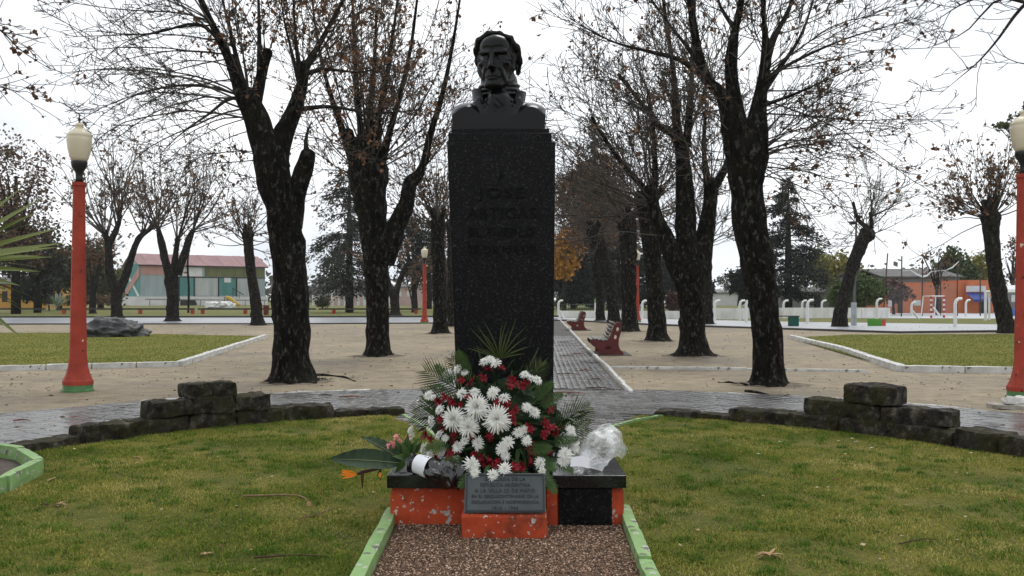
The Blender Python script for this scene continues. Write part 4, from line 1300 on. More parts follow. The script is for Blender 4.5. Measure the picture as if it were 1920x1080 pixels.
for (px, py, Y, dx, dz, s) in ((758, 850, 5.95, -0.6, 0.9, 0.9), (752, 845, 6.0, -0.9, 0.7, 0.8), (762, 848, 5.93, 0.1, 1.0, 1.0), (770, 850, 5.95, 0.4, 0.9, 0.9), (765, 858, 5.9, -0.3, 0.9, 0.9), (758, 864, 5.88, -0.6, -0.9, 0.85), (748, 856, 5.94, -1.0, -0.15, 0.7), (775, 848, 5.97, 0.6, 0.7, 0.8), (762, 862, 5.9, -1, 0.45, 0.8), (769, 842, 5.98, -0.2, 1.0, 0.7)):
    o = link('leaf', oval, LEAFM, bq); o.location = A(px, py, Y) - BO; aim(o, Vector((dx, -0.25, dz)), Vector((0, -1, 0.4)), RND.gauss(0, 0.4)); o.scale = (s, s, s)
pk = lily(77); pk.name = 'pink_flower'; pk.materials.append(PETALP)
for (px, py, Y, s) in ((741, 822, 5.98, 0.030), (735, 830, 5.97, 0.032), (727, 838, 5.96, 0.022), (767, 822, 6.0, 0.026), (745, 829, 5.99, 0.028)):
    o = link('pink_flower', pk, PETALP, bq); o.location = A(px, py, Y) - BO; orient(o, (RND.gauss(0, 0.5), -1, 0.4), RND.random() * 6); o.scale = (s, s, s)
of = bpy.data.meshes.new('x'); bpy.data.meshes.remove(of)
mb = MB()
for k in range(7):
    strip(mb, A(668, 889, 5.82), Vector((-1, -0.2, RND.uniform(-0.35, 0.35))), Vector((0, -1, 0.2)), RND.uniform(0.07, 0.11), 0.024, 0.2, 4, 0.1, 0, 0.2)
mb.build('orange_petals', PETALO, bq)
mb = MB(); strip(mb, A(712, 886, 5.85), Vector((0.1, -0.2, -1)), Vector((0, -1, 0)), 0.035, 0.02, 0.1, 3, 0.1); mb.build('orange_petals', PETALO, bq)
mb = MB(); mb.tube([A(742, 872, 5.92), A(705, 880, 5.86), A(680, 885, 5.83), A(670, 889, 5.82)], [0.007, 0.008, 0.012, 0.009], 8)
mb.tube([A(679, 884, 5.83), A(679, 898, 5.82), A(679.5, 917, 5.82)], [0.012, 0.010, 0.001], 8)
mb.tube([A(715, 876, 5.87), A(712, 884, 5.86), A(706, 892, 5.86)], [0.008, 0.008, 0.001], 8)
mb.build('flower_sheath', simple('dark_red_sheath', (0.075, 0.022, 0.013), (0.03, 0.016, 0.012), 20, 0.5), bq, True)

# ------------------------------------------------------------------ bouquet in clear plastic (right)
cq = empty('clear_wrapped_bouquet', A(1090, 885, 6.0), 'bouquet in clear crumpled plastic with white flowers and a white card on the slab', 'bouquet')
CO = Vector(cq.location)
for k in range(2):
    PP = lerp_pts([(A(1078, 893, 5.93), 0.035), (A(1086, 878, 5.98), 0.026), (A(1104, 860, 6.05), 0.06), (A(1122, 838, 6.12), 0.115 - 0.02 * k), (A(1144, 824, 6.2), 0.105 - 0.03 * k), (A(1153, 820, 6.24), 0.05)], 22)
    mb = crumple_tube([p for p, r in PP], [r for p, r in PP], 20, 0.030 + 0.010 * k, 8.0 + 5 * k, 14, ends=False)
    mb.build('plastic_wrap', CELLO, cq, False)
# loose flaps of the wrap
mb = MB()
def flap(a, b, c_, n=9, seed=0, amp=0.012):
    a, b, c_ = Vector(a), Vector(b), Vector(c_); vs = []; fs = []
    for i in range(n + 1):
        for j in range(n + 1):
            u, v = i / n, j / n
            p = a + (b - a) * u + (c_ - a) * v * (1 - 0.4 * u)
            q = p * 18 + Vector((seed, 0, 0)); vs.append(p + Vector((mnoise.noise(q), mnoise.noise(q + Vector((7, 0, 0))), mnoise.noise(q + Vector((0, 7, 0))))) * amp)
    for i in range(n):
        for j in range(n):
            k = i * (n + 1) + j; fs.append([k, k + 1, k + n + 2, k + n + 1])
    mb.add(vs, fs)
flap(A(1140, 800, 6.1), A(1178, 842, 6.16), A(1118, 832, 6.05), seed=1)
flap(A(1078, 872, 5.93), A(1130, 884, 5.97), A(1100, 842, 6.06), seed=4)
flap(A(1076, 882, 5.92), A(1058, 902, 5.90), A(1100, 898, 5.92), seed=7, amp=0.016)
flap(A(1092, 872, 5.95), A(1138, 868, 6.02), A(1122, 850, 6.08), seed=11)
mb.build('plastic_flap', CELLO, cq)
mb = MB(); mb.tube([A(1086, 880, 5.99), A(1110, 850, 6.05), A(1135, 828, 6.15)], [0.010, 0.012, 0.010], 6); mb.tube([A(1090, 882, 5.99), A(1120, 862, 6.05), A(1146, 842, 6.12)], [0.006, 0.007, 0.006], 6)
mb.tube([A(1106, 866, 6.0), A(1128, 852, 6.05), A(1140, 848, 6.08)], [0.004, 0.008, 0.003], 6)
mb.build('stem', simple('dry_stem', (0.19, 0.15, 0.07), (0.10, 0.11, 0.04), 10, 0.7), cq)
for (px, py, Y, r, nx_) in ((1060, 852, 5.96, 16, -0.3), (1055, 866, 5.95, 13, -0.4), (1066, 862, 5.95, 11, 0), (1072, 818, 6.03, 12, 0.3), (1078, 830, 6.03, 11, 0.3), (1070, 806, 6.05, 10, 0.2), (1079, 842, 6.02, 9, 0.3)):
    o = link('chrysanthemum', ws[1], PETALW, cq); o.location = A(px, py, Y) - CO; orient(o, (nx_, -0.9, 0.35), px); s = r * Y / F; o.scale = (s, s, s)
for k, (px, py, Y, dx, dz, s) in enumerate(((1100, 850, 6.1, 0.7, 0.6, 1.0), (1112, 845, 6.1, 0.9, 0.2, 1.0), (1105, 838, 6.12, 0.3, 0.8, 0.9), (1118, 852, 6.1, 1, -0.2, 0.8), (1120, 835, 6.13, 0.6, 0.5, 0.8))):
    o = link('leaf', oval, LEAFM, cq); o.location = A(px, py, Y) - CO; aim(o, Vector((dx, -0.2, dz)), Vector((0, -1, 0.3))); o.scale = (s, s * 0.7, s)
mb = MB(); n_ = 8; vs = []; fs = []
for i in range(n_ + 1):
    t = i / n_; p = A(1072 + 34 * t, 857 + 8 * t - 7 * math.sin(math.pi * t * 0.6), 5.90 + 0.03 * t); q = A(1069 + 34 * t, 873 + 10 * t - 7 * math.sin(math.pi * t * 0.6) + 2, 5.88 + 0.03 * t)
    vs += [p, q]
for i in range(n_): fs.append([2 * i, 2 * i + 1, 2 * i + 3, 2 * i + 2])
mb.add(vs, fs); mb.build('card', PAPER, cq)
# ------------------------------------------------------------------ trees
ROOTSOIL = simple('dark_root_soil', (0.21, 0.172, 0.128), (0.070, 0.055, 0.041), 5, 0.9, 0.15, 0.8, 0.03)
class Tubes:
    """many thin tubes, grouped by point count and side count, skinned in one numpy pass"""
    def __init__(s): s.g = {}
    def add(s, pts, rad, sides):
        s.g.setdefault((len(pts), sides), []).append((pts, rad))
    def arrays(s):
        Vs = []; Qs = []; off = 0
        for (n, sd), L in s.g.items():
            P = np.array([p for p, r in L], dtype=np.float64); R = np.array([r for p, r in L], dtype=np.float64)
            T = np.empty_like(P); T[:, 1:-1] = P[:, 2:] - P[:, :-2]; T[:, 0] = P[:, 1] - P[:, 0]; T[:, -1] = P[:, -1] - P[:, -2]
            T /= np.linalg.norm(T, axis=2, keepdims=True) + 1e-9
            ref = np.where(np.abs(T[:, :1, 2:3]) < 0.9, np.array([0, 0, 1.0]), np.array([1.0, 0, 0]))
            U = np.cross(T, np.broadcast_to(ref, T.shape)); U /= np.linalg.norm(U, axis=2, keepdims=True) + 1e-9
            W = np.cross(T, U)
            a = np.arange(sd) * 2 * np.pi / sd
            V = P[:, :, None, :] + R[:, :, None, None] * (U[:, :, None, :] * np.cos(a)[None, None, :, None] + W[:, :, None, :] * np.sin(a)[None, None, :, None])
            m = len(L)
            base = (np.arange(m)[:, None, None] * n + np.arange(n - 1)[None, :, None]) * sd
            k = np.arange(sd)[None, None, :]; k2 = (k + 1) % sd
            Q = np.stack([base + k, base + k2, base + sd + k2, base + sd + k], -1).reshape(-1, 4) + off
            Vs.append(V.reshape(-1, 3)); Qs.append(Q); off += m * n * sd
        return np.concatenate(Vs), np.concatenate(Qs)

def leaf_cards(P, size, seed, hang=0.6):
    """a bent two-quad dry leaf at each point"""
    rg = np.random.default_rng(seed); P = np.asarray(P, float); n = len(P)
    d = rg.normal(size=(n, 3)); d[:, 2] -= hang * 1.5; d /= np.linalg.norm(d, axis=1, keepdims=True)
    s = np.cross(d, rg.normal(size=(n, 3))); s /= np.linalg.norm(s, axis=1, keepdims=True) + 1e-9
    nn = np.cross(s, d); L = (size * rg.uniform(0.6, 1.3, n))[:, None]; W = L * rg.uniform(0.3, 0.55, n)[:, None]
    c = nn * L * 0.22
    A_ = P; B = P + d * L * 0.5 - s * W + c; C_ = P + d * L; D = P + d * L * 0.5 + s * W + c; E = P + d * L * 0.5
    V = np.stack([A_, B, E, D, C_], 1).reshape(-1, 3)
    k = np.arange(n)[:, None] * 5
    Q = np.concatenate([k + np.array([[0, 2, 1, 1]]), k + np.array([[0, 3, 2, 2]]), k + np.array([[1, 2, 4, 4]]), k + np.array([[2, 3, 4, 4]])])
    Q = Q[:, :3]
    return V, Q

def catmull(P, n):
    P = [np.array(p, float) for p in P]
    P = [2 * P[0] - P[1]] + P + [2 * P[-1] - P[-2]]
    m = len(P) - 3; o = []
    for i in range(n):
        t = i / (n - 1) * m; k = min(int(t), m - 1); u = t - k
        a, b, c, d = P[k], P[k + 1], P[k + 2], P[k + 3]
        o.append(0.5 * (2 * b + (c - a) * u + (2 * a - 5 * b + 4 * c - d) * u * u + (3 * b - a - 3 * c + d) * u ** 3))
    return o

def limb_mesh(mb, pts, flare=0.0, sides=18, seed=0.0, knob=0.0, step=0.11, lump=0.15):
    """pts: (x,y,z,r) control points; lumpy bark tube"""
    tot = sum(math.dist(a[:3], b[:3]) for a, b in zip(pts[:-1], pts[1:]))
    n = max(6, int(tot / step))
    C_ = catmull(pts, n)
    r0 = pts[0][3]
    P = [Vector(c[:3]) for c in C_]
    Rr = [max(0.004, c[3]) for c in C_]
    if knob:
        for i in range(n):
            t = (n - 1 - i) * tot / (n - 1)
            Rr[i] *= 1 + knob * math.exp(-(t / (1.6 * pts[-1][3])) ** 2)
    # rounded end
    dl = (P[-1] - P[-2]).normalized()
    pe, re_ = P[-1], Rr[-1]
    P += [pe + dl * re_ * q for q in (0.35, 0.62, 0.82, 0.90)]; Rr += [re_ * q for q in (0.93, 0.72, 0.40, 0.05)]
    k0 = len(mb.v); prev = None; nn = len(P)
    z0 = P[0].z
    for i, p in enumerate(P):
        t = (P[min(i + 1, nn - 1)] - P[max(i - 1, 0)]).normalized()
        if flare and i < 4: t = Vector((0, 0, 1))
        if prev is None:
            ref = Vector((0, 1, 0)) if abs(t.y) < 0.9 else Vector((1, 0, 0)); u = t.cross(ref).normalized()
        else: u = (prev - t * prev.dot(t)).normalized()
        prev = u; v = t.cross(u)
        for k in range(sides):
            a = 2 * math.pi * k / sides
            dv = u * math.cos(a) + v * math.sin(a)
            r = Rr[i]
            q = (p + dv * r)
            lum = mnoise.noise(Vector((q.x * 2.2 + seed, q.y * 2.2, q.z * 1.4))) * lump + max(0.0, mnoise.noise(Vector((q.x * 3.4, q.y * 3.4 + seed, q.z * 2.6))) - 0.12) * lump * 2.6 + mnoise.noise(Vector((q.x * 8 + seed, q.y * 8, q.z * 3.5))) * lump * 0.55
            r *= 1 + lum
            if flare:
                h = max(0.0, (q.z - z0)) / r0
                rt = 0.55 + 0.45 * math.sin(a * 3 + seed) * math.sin(a * 5 + seed * 1.7)
                r += r0 * flare * (math.exp(-h * 1.7) * 0.85 + math.exp(-h * 4.5) * (0.15 + 1.5 * rt))
            mb.v.append(tuple(p + dv * r))
    for i in range(nn - 1):
        for k in range(sides):
            k2 = (k + 1) % sides
            mb.f.append([k0 + i * sides + k, k0 + i * sides + k2, k0 + (i + 1) * sides + k2, k0 + (i + 1) * sides + k]); mb.m.append(0)

class Grow:
    def __init__(s, seed, leaf=0.0, minr=0.0045, up=0.03, droop=0.0, wob=0.16, sub=(9, 6, 3), ratio=(0.42, 0.45, 0.5), leafend=0.5):
        s.rg = random.Random(seed); s.T = Tubes(); s.leaves = []; s.leaf = leaf; s.minr = minr; s.up = up; s.droop = droop; s.wob = wob; s.sub = sub; s.ratio = ratio; s.leafend = leafend
    def shoot(s, p, d, L, r, lvl, up=None):
        rg = s.rg; n = (10, 7, 5, 4)[lvl]; sides = (5, 4, 3, 3)[lvl]
        up = s.up if up is None else up
        px, py, pz = p; dx, dy, dz = d; st = L / (n - 1)
        pts = [(px, py, pz)]; rad = [r]; dirs = [(dx, dy, dz)]
        wob = s.wob * (1.0 if lvl == 0 else 1.3)
        for i in range(1, n):
            t = i / (n - 1)
            dx += rg.gauss(0, wob) * 0.6; dy += rg.gauss(0, wob) * 0.6; dz += rg.gauss(0, wob) * 0.6 + up * (1 + t) - s.droop * (1 - t) * 2
            m = math.sqrt(dx * dx + dy * dy + dz * dz); dx /= m; dy /= m; dz /= m
            px += dx * st; py += dy * st; pz += dz * st
            pts.append((px, py, pz)); rad.append(max(s.minr, r * (1 - 0.78 * t))); dirs.append((dx, dy, dz))
        s.T.add(pts, rad, sides)
        if lvl < len(s.sub):
            nc = max(1, int(s.sub[lvl] * min(1.4, (L / (1.6, 0.7, 0.32)[lvl])) * rg.uniform(0.75, 1.25)))
            for k in range(nc):
                t = rg.uniform(0.18, 0.97); i = min(n - 2, int(t * (n - 1))); u = t * (n - 1) - i
                a, b = pts[i], pts[i + 1]
                q = (a[0] + (b[0] - a[0]) * u, a[1] + (b[1] - a[1]) * u, a[2] + (b[2] - a[2]) * u)
                d0 = dirs[i]
                e = (rg.gauss(0, 1), rg.gauss(0, 1), rg.gauss(0.12, 1)); dt = e[0] * d0[0] + e[1] * d0[1] + e[2] * d0[2]
                e = (e[0] - dt * d0[0], e[1] - dt * d0[1], e[2] - dt * d0[2]); m = math.sqrt(e[0] ** 2 + e[1] ** 2 + e[2] ** 2) + 1e-6
                ang = math.radians(rg.uniform(28, 62)); ca, sa = math.cos(ang), math.sin(ang) / m
                s.shoot(q, (d0[0] * ca + e[0] * sa, d0[1] * ca + e[1] * sa, d0[2] * ca + e[2] * sa), L * s.ratio[lvl] * rg.uniform(0.5, 1.2) * (1.1 - 0.55 * t), max(s.minr, rad[i] * 0.55), lvl + 1)
        if s.leaf > 0 and lvl >= 1:
            for i in range(1, n):
                if rg.random() < s.leaf * (0.5 if lvl == 1 else 1.0):
                    q = pts[i]
                    for _ in range(rg.choice((1, 1, 2, 3))):
                        s.leaves.append((q[0] + rg.gauss(0, 0.03), q[1] + rg.gauss(0, 0.03), q[2] + rg.gauss(-0.02, 0.03)))

def tree(name, label, Y, trunk, limbs=(), emits=(), group=None, seed=1, flare=0.0, knob=0.18, sides=18, mat=None, leaf=0.0, leafsize=0.07, limbmat=None, cat='tree', stubs=0, cm=1.0, lm=1.0, rm=1.0, limbthin=0.0, **gk):
    """trunk, limbs: pixel control points (px, py, radius px[, metres nearer or farther]);
       emits: (source, t0, t1, count, (dx, dy, dz), spread, length m, radius m[, up])  source -1 = trunk, else limb index"""
    def W(p): 
        y = Y + (p[3] if len(p) > 3 else 0.0); v = A(p[0], p[1], y); return (v.x, v.y, v.z, p[2] * Y / F)
    sup = [W(p) for p in trunk]
    root = empty(name, (sup[0][0], sup[0][1], 0), label, cat, group)
    sup[0] = (sup[0][0], sup[0][1], -0.05, sup[0][3])
    mb = MB(); limb_mesh(mb, sup, flare, sides, seed, knob if not any(e[0] == 99 for e in emits) else 0)
    curves = {-1: catmull(sup, 40)}
    r_s = random.Random(seed * 7 + 1)
    for k in range(stubs):       # short sawn stubs round the pollard head
        e_ = sup[-1]; a_ = 2 * math.pi * (k + r_s.random() * 0.6) / stubs; el = r_s.uniform(0.5, 1.3); rr_ = e_[3]
        d_ = Vector((math.cos(a_) * math.cos(el), math.sin(a_) * math.cos(el), math.sin(el))); b_ = Vector(e_[:3]) + d_ * rr_ * 0.35
        L_ = rr_ * r_s.uniform(0.9, 1.7); q_ = b_ + d_ * L_ + Vector((0, 0, L_ * 0.35))
        limb_mesh(mb, [(*b_, rr_ * 0.48), (*(b_ + d_ * L_ * 0.55), rr_ * 0.33), (*q_, rr_ * 0.27)], 0, 9, seed + k, 0.15, max(0.05, rr_ * 0.25), 0.22)
    small = MB()
    for i, l in enumerate(limbs):
        m0 = len(l) - 1
        pts = [W((p[0], p[1], p[2] * (1 - limbthin * (i_ / m0)) , *p[3:])) for i_, p in enumerate(l)]
        big = pts[0][3] > 0.10 or l[0][2] > 14
        if not big and l[-1][2] < 5.5:
            m_ = len(pts) - 1; pts = [(p[0], p[1], p[2], p[3] * (0.92 - 0.62 * (i_ / m_))) for i_, p in enumerate(pts)]
        limb_mesh(mb if big else small, pts, 0, max(7, int(sides * (0.8 if big else 0.45))), seed + i * 3.3, 0.12 if big else 0.0, 0.11 if big else 0.16, 0.10 if big else 0.06)
        curves[i] = catmull(pts, 30)
    link_mb(mb, 'trunk', mat or BARK, root, True)
    if flare >= 0.5 and Y < 52:
        ms = MB(); rm_ = sup[0][3] * 2.1; ns = 40
        ms.v = [(sup[0][0], sup[0][1], 0.05)]
        for (f_, z_) in ((0.55, 0.04), (1.0, 0.006)):
            for k in range(ns):
                a_ = 2 * math.pi * k / ns; q_ = rm_ * f_ * (1 + 0.38 * mnoise.noise(Vector((math.cos(a_) * 1.7 + seed, math.sin(a_) * 1.7, 0.3))) + 0.22 * mnoise.noise(Vector((math.cos(a_) * 6 + seed, math.sin(a_) * 6, 0.3))))
                ms.v.append((sup[0][0] + q_ * math.cos(a_) * 1.1, sup[0][1] + q_ * math.sin(a_), z_))
        ms.f = [[0, 1 + k, 1 + (k + 1) % ns] for k in range(ns)] + [[1 + k, 1 + ns + k, 1 + ns + (k + 1) % ns] for k in range(ns)] + [[1 + k, 1 + ns + (k + 1) % ns, 1 + (k + 1) % ns] for k in range(ns)]
        link_mb(ms, 'root_soil', ROOTSOIL, root, True)
    g = Grow(seed, leaf, **gk)
    for e in emits:
        src, t0, t1, cnt, dv, spread, L, r = e[:8]; up = e[8] if len(e) > 8 else None; g.leaf = leaf * (e[9] if len(e) > 9 else 1.0)
        c = curves[src]; cnt = int(round(cnt * cm)); L *= lm; r *= rm
        for k in range(cnt):
            t = g.rg.uniform(t0, t1); q = c[min(len(c) - 1, int(t * (len(c) - 1)))]
            d = Vector(dv).normalized() + Vector((g.rg.gauss(0, spread), g.rg.gauss(0, spread), g.rg.gauss(0, spread)))
            d.normalize(); rr_ = q[3] * 0.7
            f = g.rg.uniform(0.55, 1.2)
            g.shoot((q[0] + d.x * rr_, q[1] + d.y * rr_, q[2] + d.z * rr_), tuple(d), L * f, r * (0.6 + 0.4 * f), 0, up)
    if small.v: link_mb(small, 'limbs', limbmat or LIMB, root, True)
    if g.T.g:
        V, Q = g.T.arrays()
        V -= np.array([root.location.x, root.location.y, 0.0])
        link('crown', np_mesh('crown', V, Q), TWIG, root)
    if g.leaves:
        V, Q = leaf_cards(g.leaves, leafsize, seed)
        V -= np.array([root.location.x, root.location.y, 0.0])
        lo = link('leaves', np_mesh('leaves', V, Q), DRYLEAF, root); lo['kind'] = 'stuff'
    return root

def link_mb(mb, name, mat, root, smooth):
    off = tuple(root.location)
    V = np.array(mb.v) - np.array(off)
    Q = np.array(mb.f, dtype=np.int32)
    return link(name, np_mesh(name, V, Q, smooth), mat, root)

# --- the near tree on the left: two leaning arms and a sawn stub
tree('bare_tree', 'big bare tree with mossy forked trunk and sawn stub, left of the pedestal', 15.9,
     [(548, 714, 33), (548, 650, 33), (546, 570, 34), (541, 490, 31), (530, 410, 28), (516, 345, 31), (504, 300, 29)],
     [[(512, 320, 32), (492, 255, 27), (474, 205, 25), (462, 180, 22)],
      [(512, 320, 28), (530, 255, 21, 0.1), (552, 205, 17, 0.2), (566, 160, 13, 0.2), (572, 120, 10, 0.2)],
      [(545, 425, 21), (556, 365, 18, -0.1), (572, 312, 18, -0.2), (577, 290, 15, -0.2)],
      [(456, 190, 12), (436, 130, 9.5), (415, 80, 8), (388, 25, 7), (365, -30, 6), (345, -90, 5)],
      [(462, 190, 10), (446, 120, 7), (432, 60, 6), (415, -10, 4), (405, -80, 3)],
      [(466, 185, 13), (445, 145, 9), (434, 108, 9)],
      [(478, 190, 13), (490, 140, 11, 0.1), (502, 98, 10, 0.1)],
      [(487, 140, 7, 0.1), (486, 60, 5.5, 0.1), (484, -30, 4.5, 0.1), (482, -100, 3, 0.1)],
      [(570, 130, 8, 0.2), (600, 80, 7, 0.2), (630, 25, 6.5, 0.2), (665, -40, 5.5, 0.2), (690, -100, 4, 0.2)],
      [(566, 150, 7, 0.2), (556, 90, 5.5, 0.3), (551, 20, 5, 0.3), (550, -60, 4, 0.3)],
      [(564, 165, 6, 0.2), (545, 90, 4, 0.2), (530, 20, 3.5, 0.1), (520, -60, 3, 0.1)],
      [(575, 298, 7, -0.2), (574, 258, 6, -0.2), (584, 228, 4, -0.2)],
      [(560, 205, 6, 0.2), (620, 200, 5, 0), (700, 212, 4, -0.2), (790, 205, 3, -0.3)],
      [(568, 140, 6, 0.2), (610, 130, 5, 0), (680, 135, 4, -0.2), (740, 115, 3, -0.3)],
      [(462, 190, 5), (430, 185, 4.5, -0.2), (390, 215, 4, -0.4), (340, 250, 3, -0.6), (300, 290, 2, -0.7)],
      [(420, 85, 4.5), (370, 45, 4, -0.2), (290, 62, 3, -0.3), (210, 66, 2.5, -0.4), (120, 70, 1.6, -0.5)]],
     [(0, 0.45, 1.0, 9, (-1, -0.15, 0.35), 0.28, 2.5, 0.017, -0.075, 0.0), (3, 0.05, 0.6, 12, (-1, -0.1, 0.4), 0.28, 2.2, 0.014, -0.05, 0.0), (4, 0.0, 0.8, 5, (-0.5, -0.2, 0.6), 0.35, 1.6, 0.010, 0.02, 0.1),
      (14, 0.15, 1.0, 7, (-1, 0, 0.1), 0.35, 0.9, 0.007, 0.0, 0.0), (15, 0.15, 1.0, 10, (-1, 0, 0.15), 0.4, 0.8, 0.007, 0.01, 0.0),
      (0, 0.1, 0.6, 5, (-1, -0.1, 0.15), 0.25, 1.7, 0.010, -0.05, 0.0),
      (0, 0.8, 1.0, 6, (-0.1, 0, 1), 0.35, 2.2, 0.013), (6, 0.7, 1.0, 5, (0.1, 0, 1), 0.3, 1.9, 0.011), (1, 0.7, 1.0, 8, (0.3, 0, 1), 0.4, 2.2, 0.012),
      (8, 0.1, 0.9, 12, (0.3, 0, 0.8), 0.45, 1.3, 0.009), (9, 0.1, 0.9, 8, (0, 0, 1), 0.5, 1.2, 0.008), (7, 0.1, 0.9, 8, (0.1, 0, 0.8), 0.5, 1.1, 0.007),
      (1, 0.3, 0.8, 5, (0.8, -0.2, 0.4), 0.35, 1.5, 0.009, 0.01), (12, 0.2, 0.95, 7, (0.6, 0, 0.5), 0.4, 0.9, 0.006), (13, 0.2, 0.95, 7, (0.6, 0, 0.5), 0.4, 0.9, 0.006),
      (-1, 0.72, 0.95, 4, (-1, -0.2, 0.1), 0.3, 1.1, 0.007, 0.0), (11, 0.5, 1.0, 4, (0.1, 0, 1), 0.4, 0.6, 0.006)],
     'plane trees in the square', 3, limbthin=0.22, cm=1.1, lm=1.18, rm=1.15, minr=0.0048, flare=0.5, knob=0.05, sides=30, leaf=0.13, leafsize=0.07, wob=0.13, sub=(10, 4, 1), ratio=(0.36, 0.45, 0.5))

# --- second tree: pollard knob with a fan of upright shoots, right arm
tree('bare_tree', 'pollarded tree with a dense fan of brown-leaved shoots just left of the pedestal', 22.8,
     [(710, 667, 21), (708, 610, 20), (706, 540, 21), (703, 470, 24), (698, 400, 27), (692, 350, 31), (688, 318, 33)],
     [[(718, 490, 22), (742, 425, 20, -0.2), (762, 380, 18, -0.2), (770, 345, 18, -0.2), (785, 328, 15, -0.2), (796, 300, 10, -0.2)],
      [(796, 305, 8, -0.2), (806, 255, 7, -0.2), (826, 190, 6, -0.2), (842, 120, 5, -0.2), (856, 40, 4, -0.2), (868, -40, 3, -0.2)],
      [(670, 320, 13), (650, 265, 9), (632, 215, 7), (612, 150, 5), (596, 80, 4), (585, 0, 3)],
      [(684, 310, 12), (676, 240, 7), (668, 160, 6), (664, 70, 5), (660, -20, 4)],
      [(700, 310, 12), (706, 240, 8), (722, 160, 6.5), (736, 70, 5), (748, -20, 4)],
      [(712, 315, 11), (730, 250, 7), (752, 170, 6), (770, 90, 5), (782, 0, 4)],
      [(690, 308, 9), (694, 220, 6), (702, 120, 5), (706, 20, 4)]],
     [(-1, 0.92, 1.0, 42, (0, 0, 1), 0.40, 3.6, 0.016, 0.04), (2, 0.1, 0.9, 9, (-0.5, 0, 0.8), 0.4, 1.8, 0.011), (3, 0.1, 0.95, 9, (0, 0, 1), 0.45, 1.8, 0.010),
      (4, 0.1, 0.95, 10, (0.1, 0, 1), 0.45, 1.8, 0.010), (5, 0.1, 0.95, 10, (0.2, 0, 1), 0.45, 1.8, 0.010), (6, 0.1, 0.95, 8, (0, 0, 1), 0.45, 1.7, 0.010),
      (0, 0.8, 1.0, 9, (0.3, 0, 1), 0.45, 2.2, 0.012), (1, 0.05, 0.95, 14, (0.2, 0, 0.9), 0.45, 1.4, 0.009), (-1, 0.85, 0.97, 8, (-1, 0, 0.4), 0.35, 1.8, 0.010)],
     'plane trees in the square', 5, limbthin=0.45, cm=0.8, lm=1.2, rm=1.35, minr=0.0065, stubs=9, flare=0.55, knob=0.1, sides=22, leaf=0.11, leafsize=0.085, sub=(7, 3, 1))
tree('bare_tree', 'slender dark tree trunk standing behind the left side of the pedestal', 36.5,
     [(825, 625, 13), (824, 570, 13), (822, 500, 12), (821, 440, 13), (821, 420, 13)], [],
     [(-1, 0.9, 1.0, 18, (0, 0, 1), 0.55, 3.0, 0.018), (-1, 0.8, 1.0, 8, (-0.8, 0, 0.6), 0.4, 2.4, 0.015)], 'plane trees in the square', 8, stubs=5, rm=1.8, lm=1.2, flare=0.6, sides=14, leaf=0.12, leafsize=0.11, sub=(6, 4), minr=0.009)
tree('bare_tree', 'dark trunk half hidden by the left edge of the pedestal', 45,
     [(852, 613, 12), (851, 560, 12), (850, 480, 11), (850, 420, 12)], [], [(-1, 0.9, 1.0, 14, (0, 0, 1), 0.5, 3.0, 0.018)], 'plane trees in the square', 9, rm=1.8, flare=0.5, sides=12, leaf=0.1, leafsize=0.12, sub=(6, 4), minr=0.01)
tree('bare_tree', 'thin pollarded tree at the kerb beside the big forked trunk on the left', 47,
     [(484, 610, 11), (479, 565, 10), (471, 510, 9), (467, 470, 9), (465, 440, 9)], [],
     [(-1, 0.85, 1.0, 12, (0, 0, 1), 0.5, 2.9, 0.018), (-1, 0.8, 1.0, 8, (-1, 0, 0.8), 0.35, 2.9, 0.016), (-1, 0.8, 1.0, 6, (1, 0, 0.5), 0.4, 2.2, 0.015)], 'small pollards along the road', 12, stubs=4, rm=2.0, lm=1.15, flare=0.5, sides=12, leaf=0.06, leafsize=0.13, sub=(5, 3), minr=0.012, mat=BARK2)
tree('bare_tree', 'three-armed pollard tree at the kerb in front of the pink roofed barn', 55,
     [(323, 601, 11), (324, 560, 11), (322, 520, 12)], [[(318, 525, 8), (308, 480, 8), (300, 445, 8), (297, 430, 6)], [(332, 515, 8), (346, 475, 8), (356, 445, 8), (362, 432, 6)], [(324, 515, 7), (330, 470, 6), (333, 448, 7)]],
     [(0, 0.85, 1.0, 11, (-0.4, 0, 1), 0.38, 4.6, 0.022), (1, 0.85, 1.0, 13, (0.5, 0, 1), 0.38, 4.6, 0.022), (2, 0.8, 1.0, 11, (0.1, 0, 1), 0.36, 4.8, 0.022), (0, 0.7, 1, 4, (-1, 0, 0.5), 0.4, 2.8, 0.018)], 'small pollards along the road', 14, limbthin=0.35, rm=2.1, lm=1.1, knob=0.05, flare=0.5, sides=12, leaf=0.12, leafsize=0.16, sub=(5, 3), minr=0.013, mat=BARK2, wob=0.14)
tree('bare_tree', 'two-armed pollard tree rising behind the black boulder', 62,
     [(219, 597, 10), (218, 565, 10), (218, 535, 11)], [[(214, 545, 9), (205, 505, 9), (203, 460, 8), (196, 435, 8)], [(224, 545, 9), (238, 510, 8), (250, 470, 7), (262, 445, 7), (280, 430, 6)], [(203, 460, 6), (218, 430, 6), (226, 405, 5)]],
     [(0, 0.85, 1.0, 14, (-0.5, 0, 1), 0.42, 5.4, 0.026), (1, 0.7, 1.0, 14, (0.4, 0, 1), 0.42, 4.8, 0.026), (2, 0.5, 1.0, 13, (0.1, 0, 1), 0.42, 5.2, 0.025)], 'small pollards along the road', 16, limbthin=0.35, rm=2.2, lm=1.1, knob=0.05, flare=0.4, sides=12, leaf=0.17, leafsize=0.17, sub=(5, 3), minr=0.015, mat=BARK2, wob=0.14)
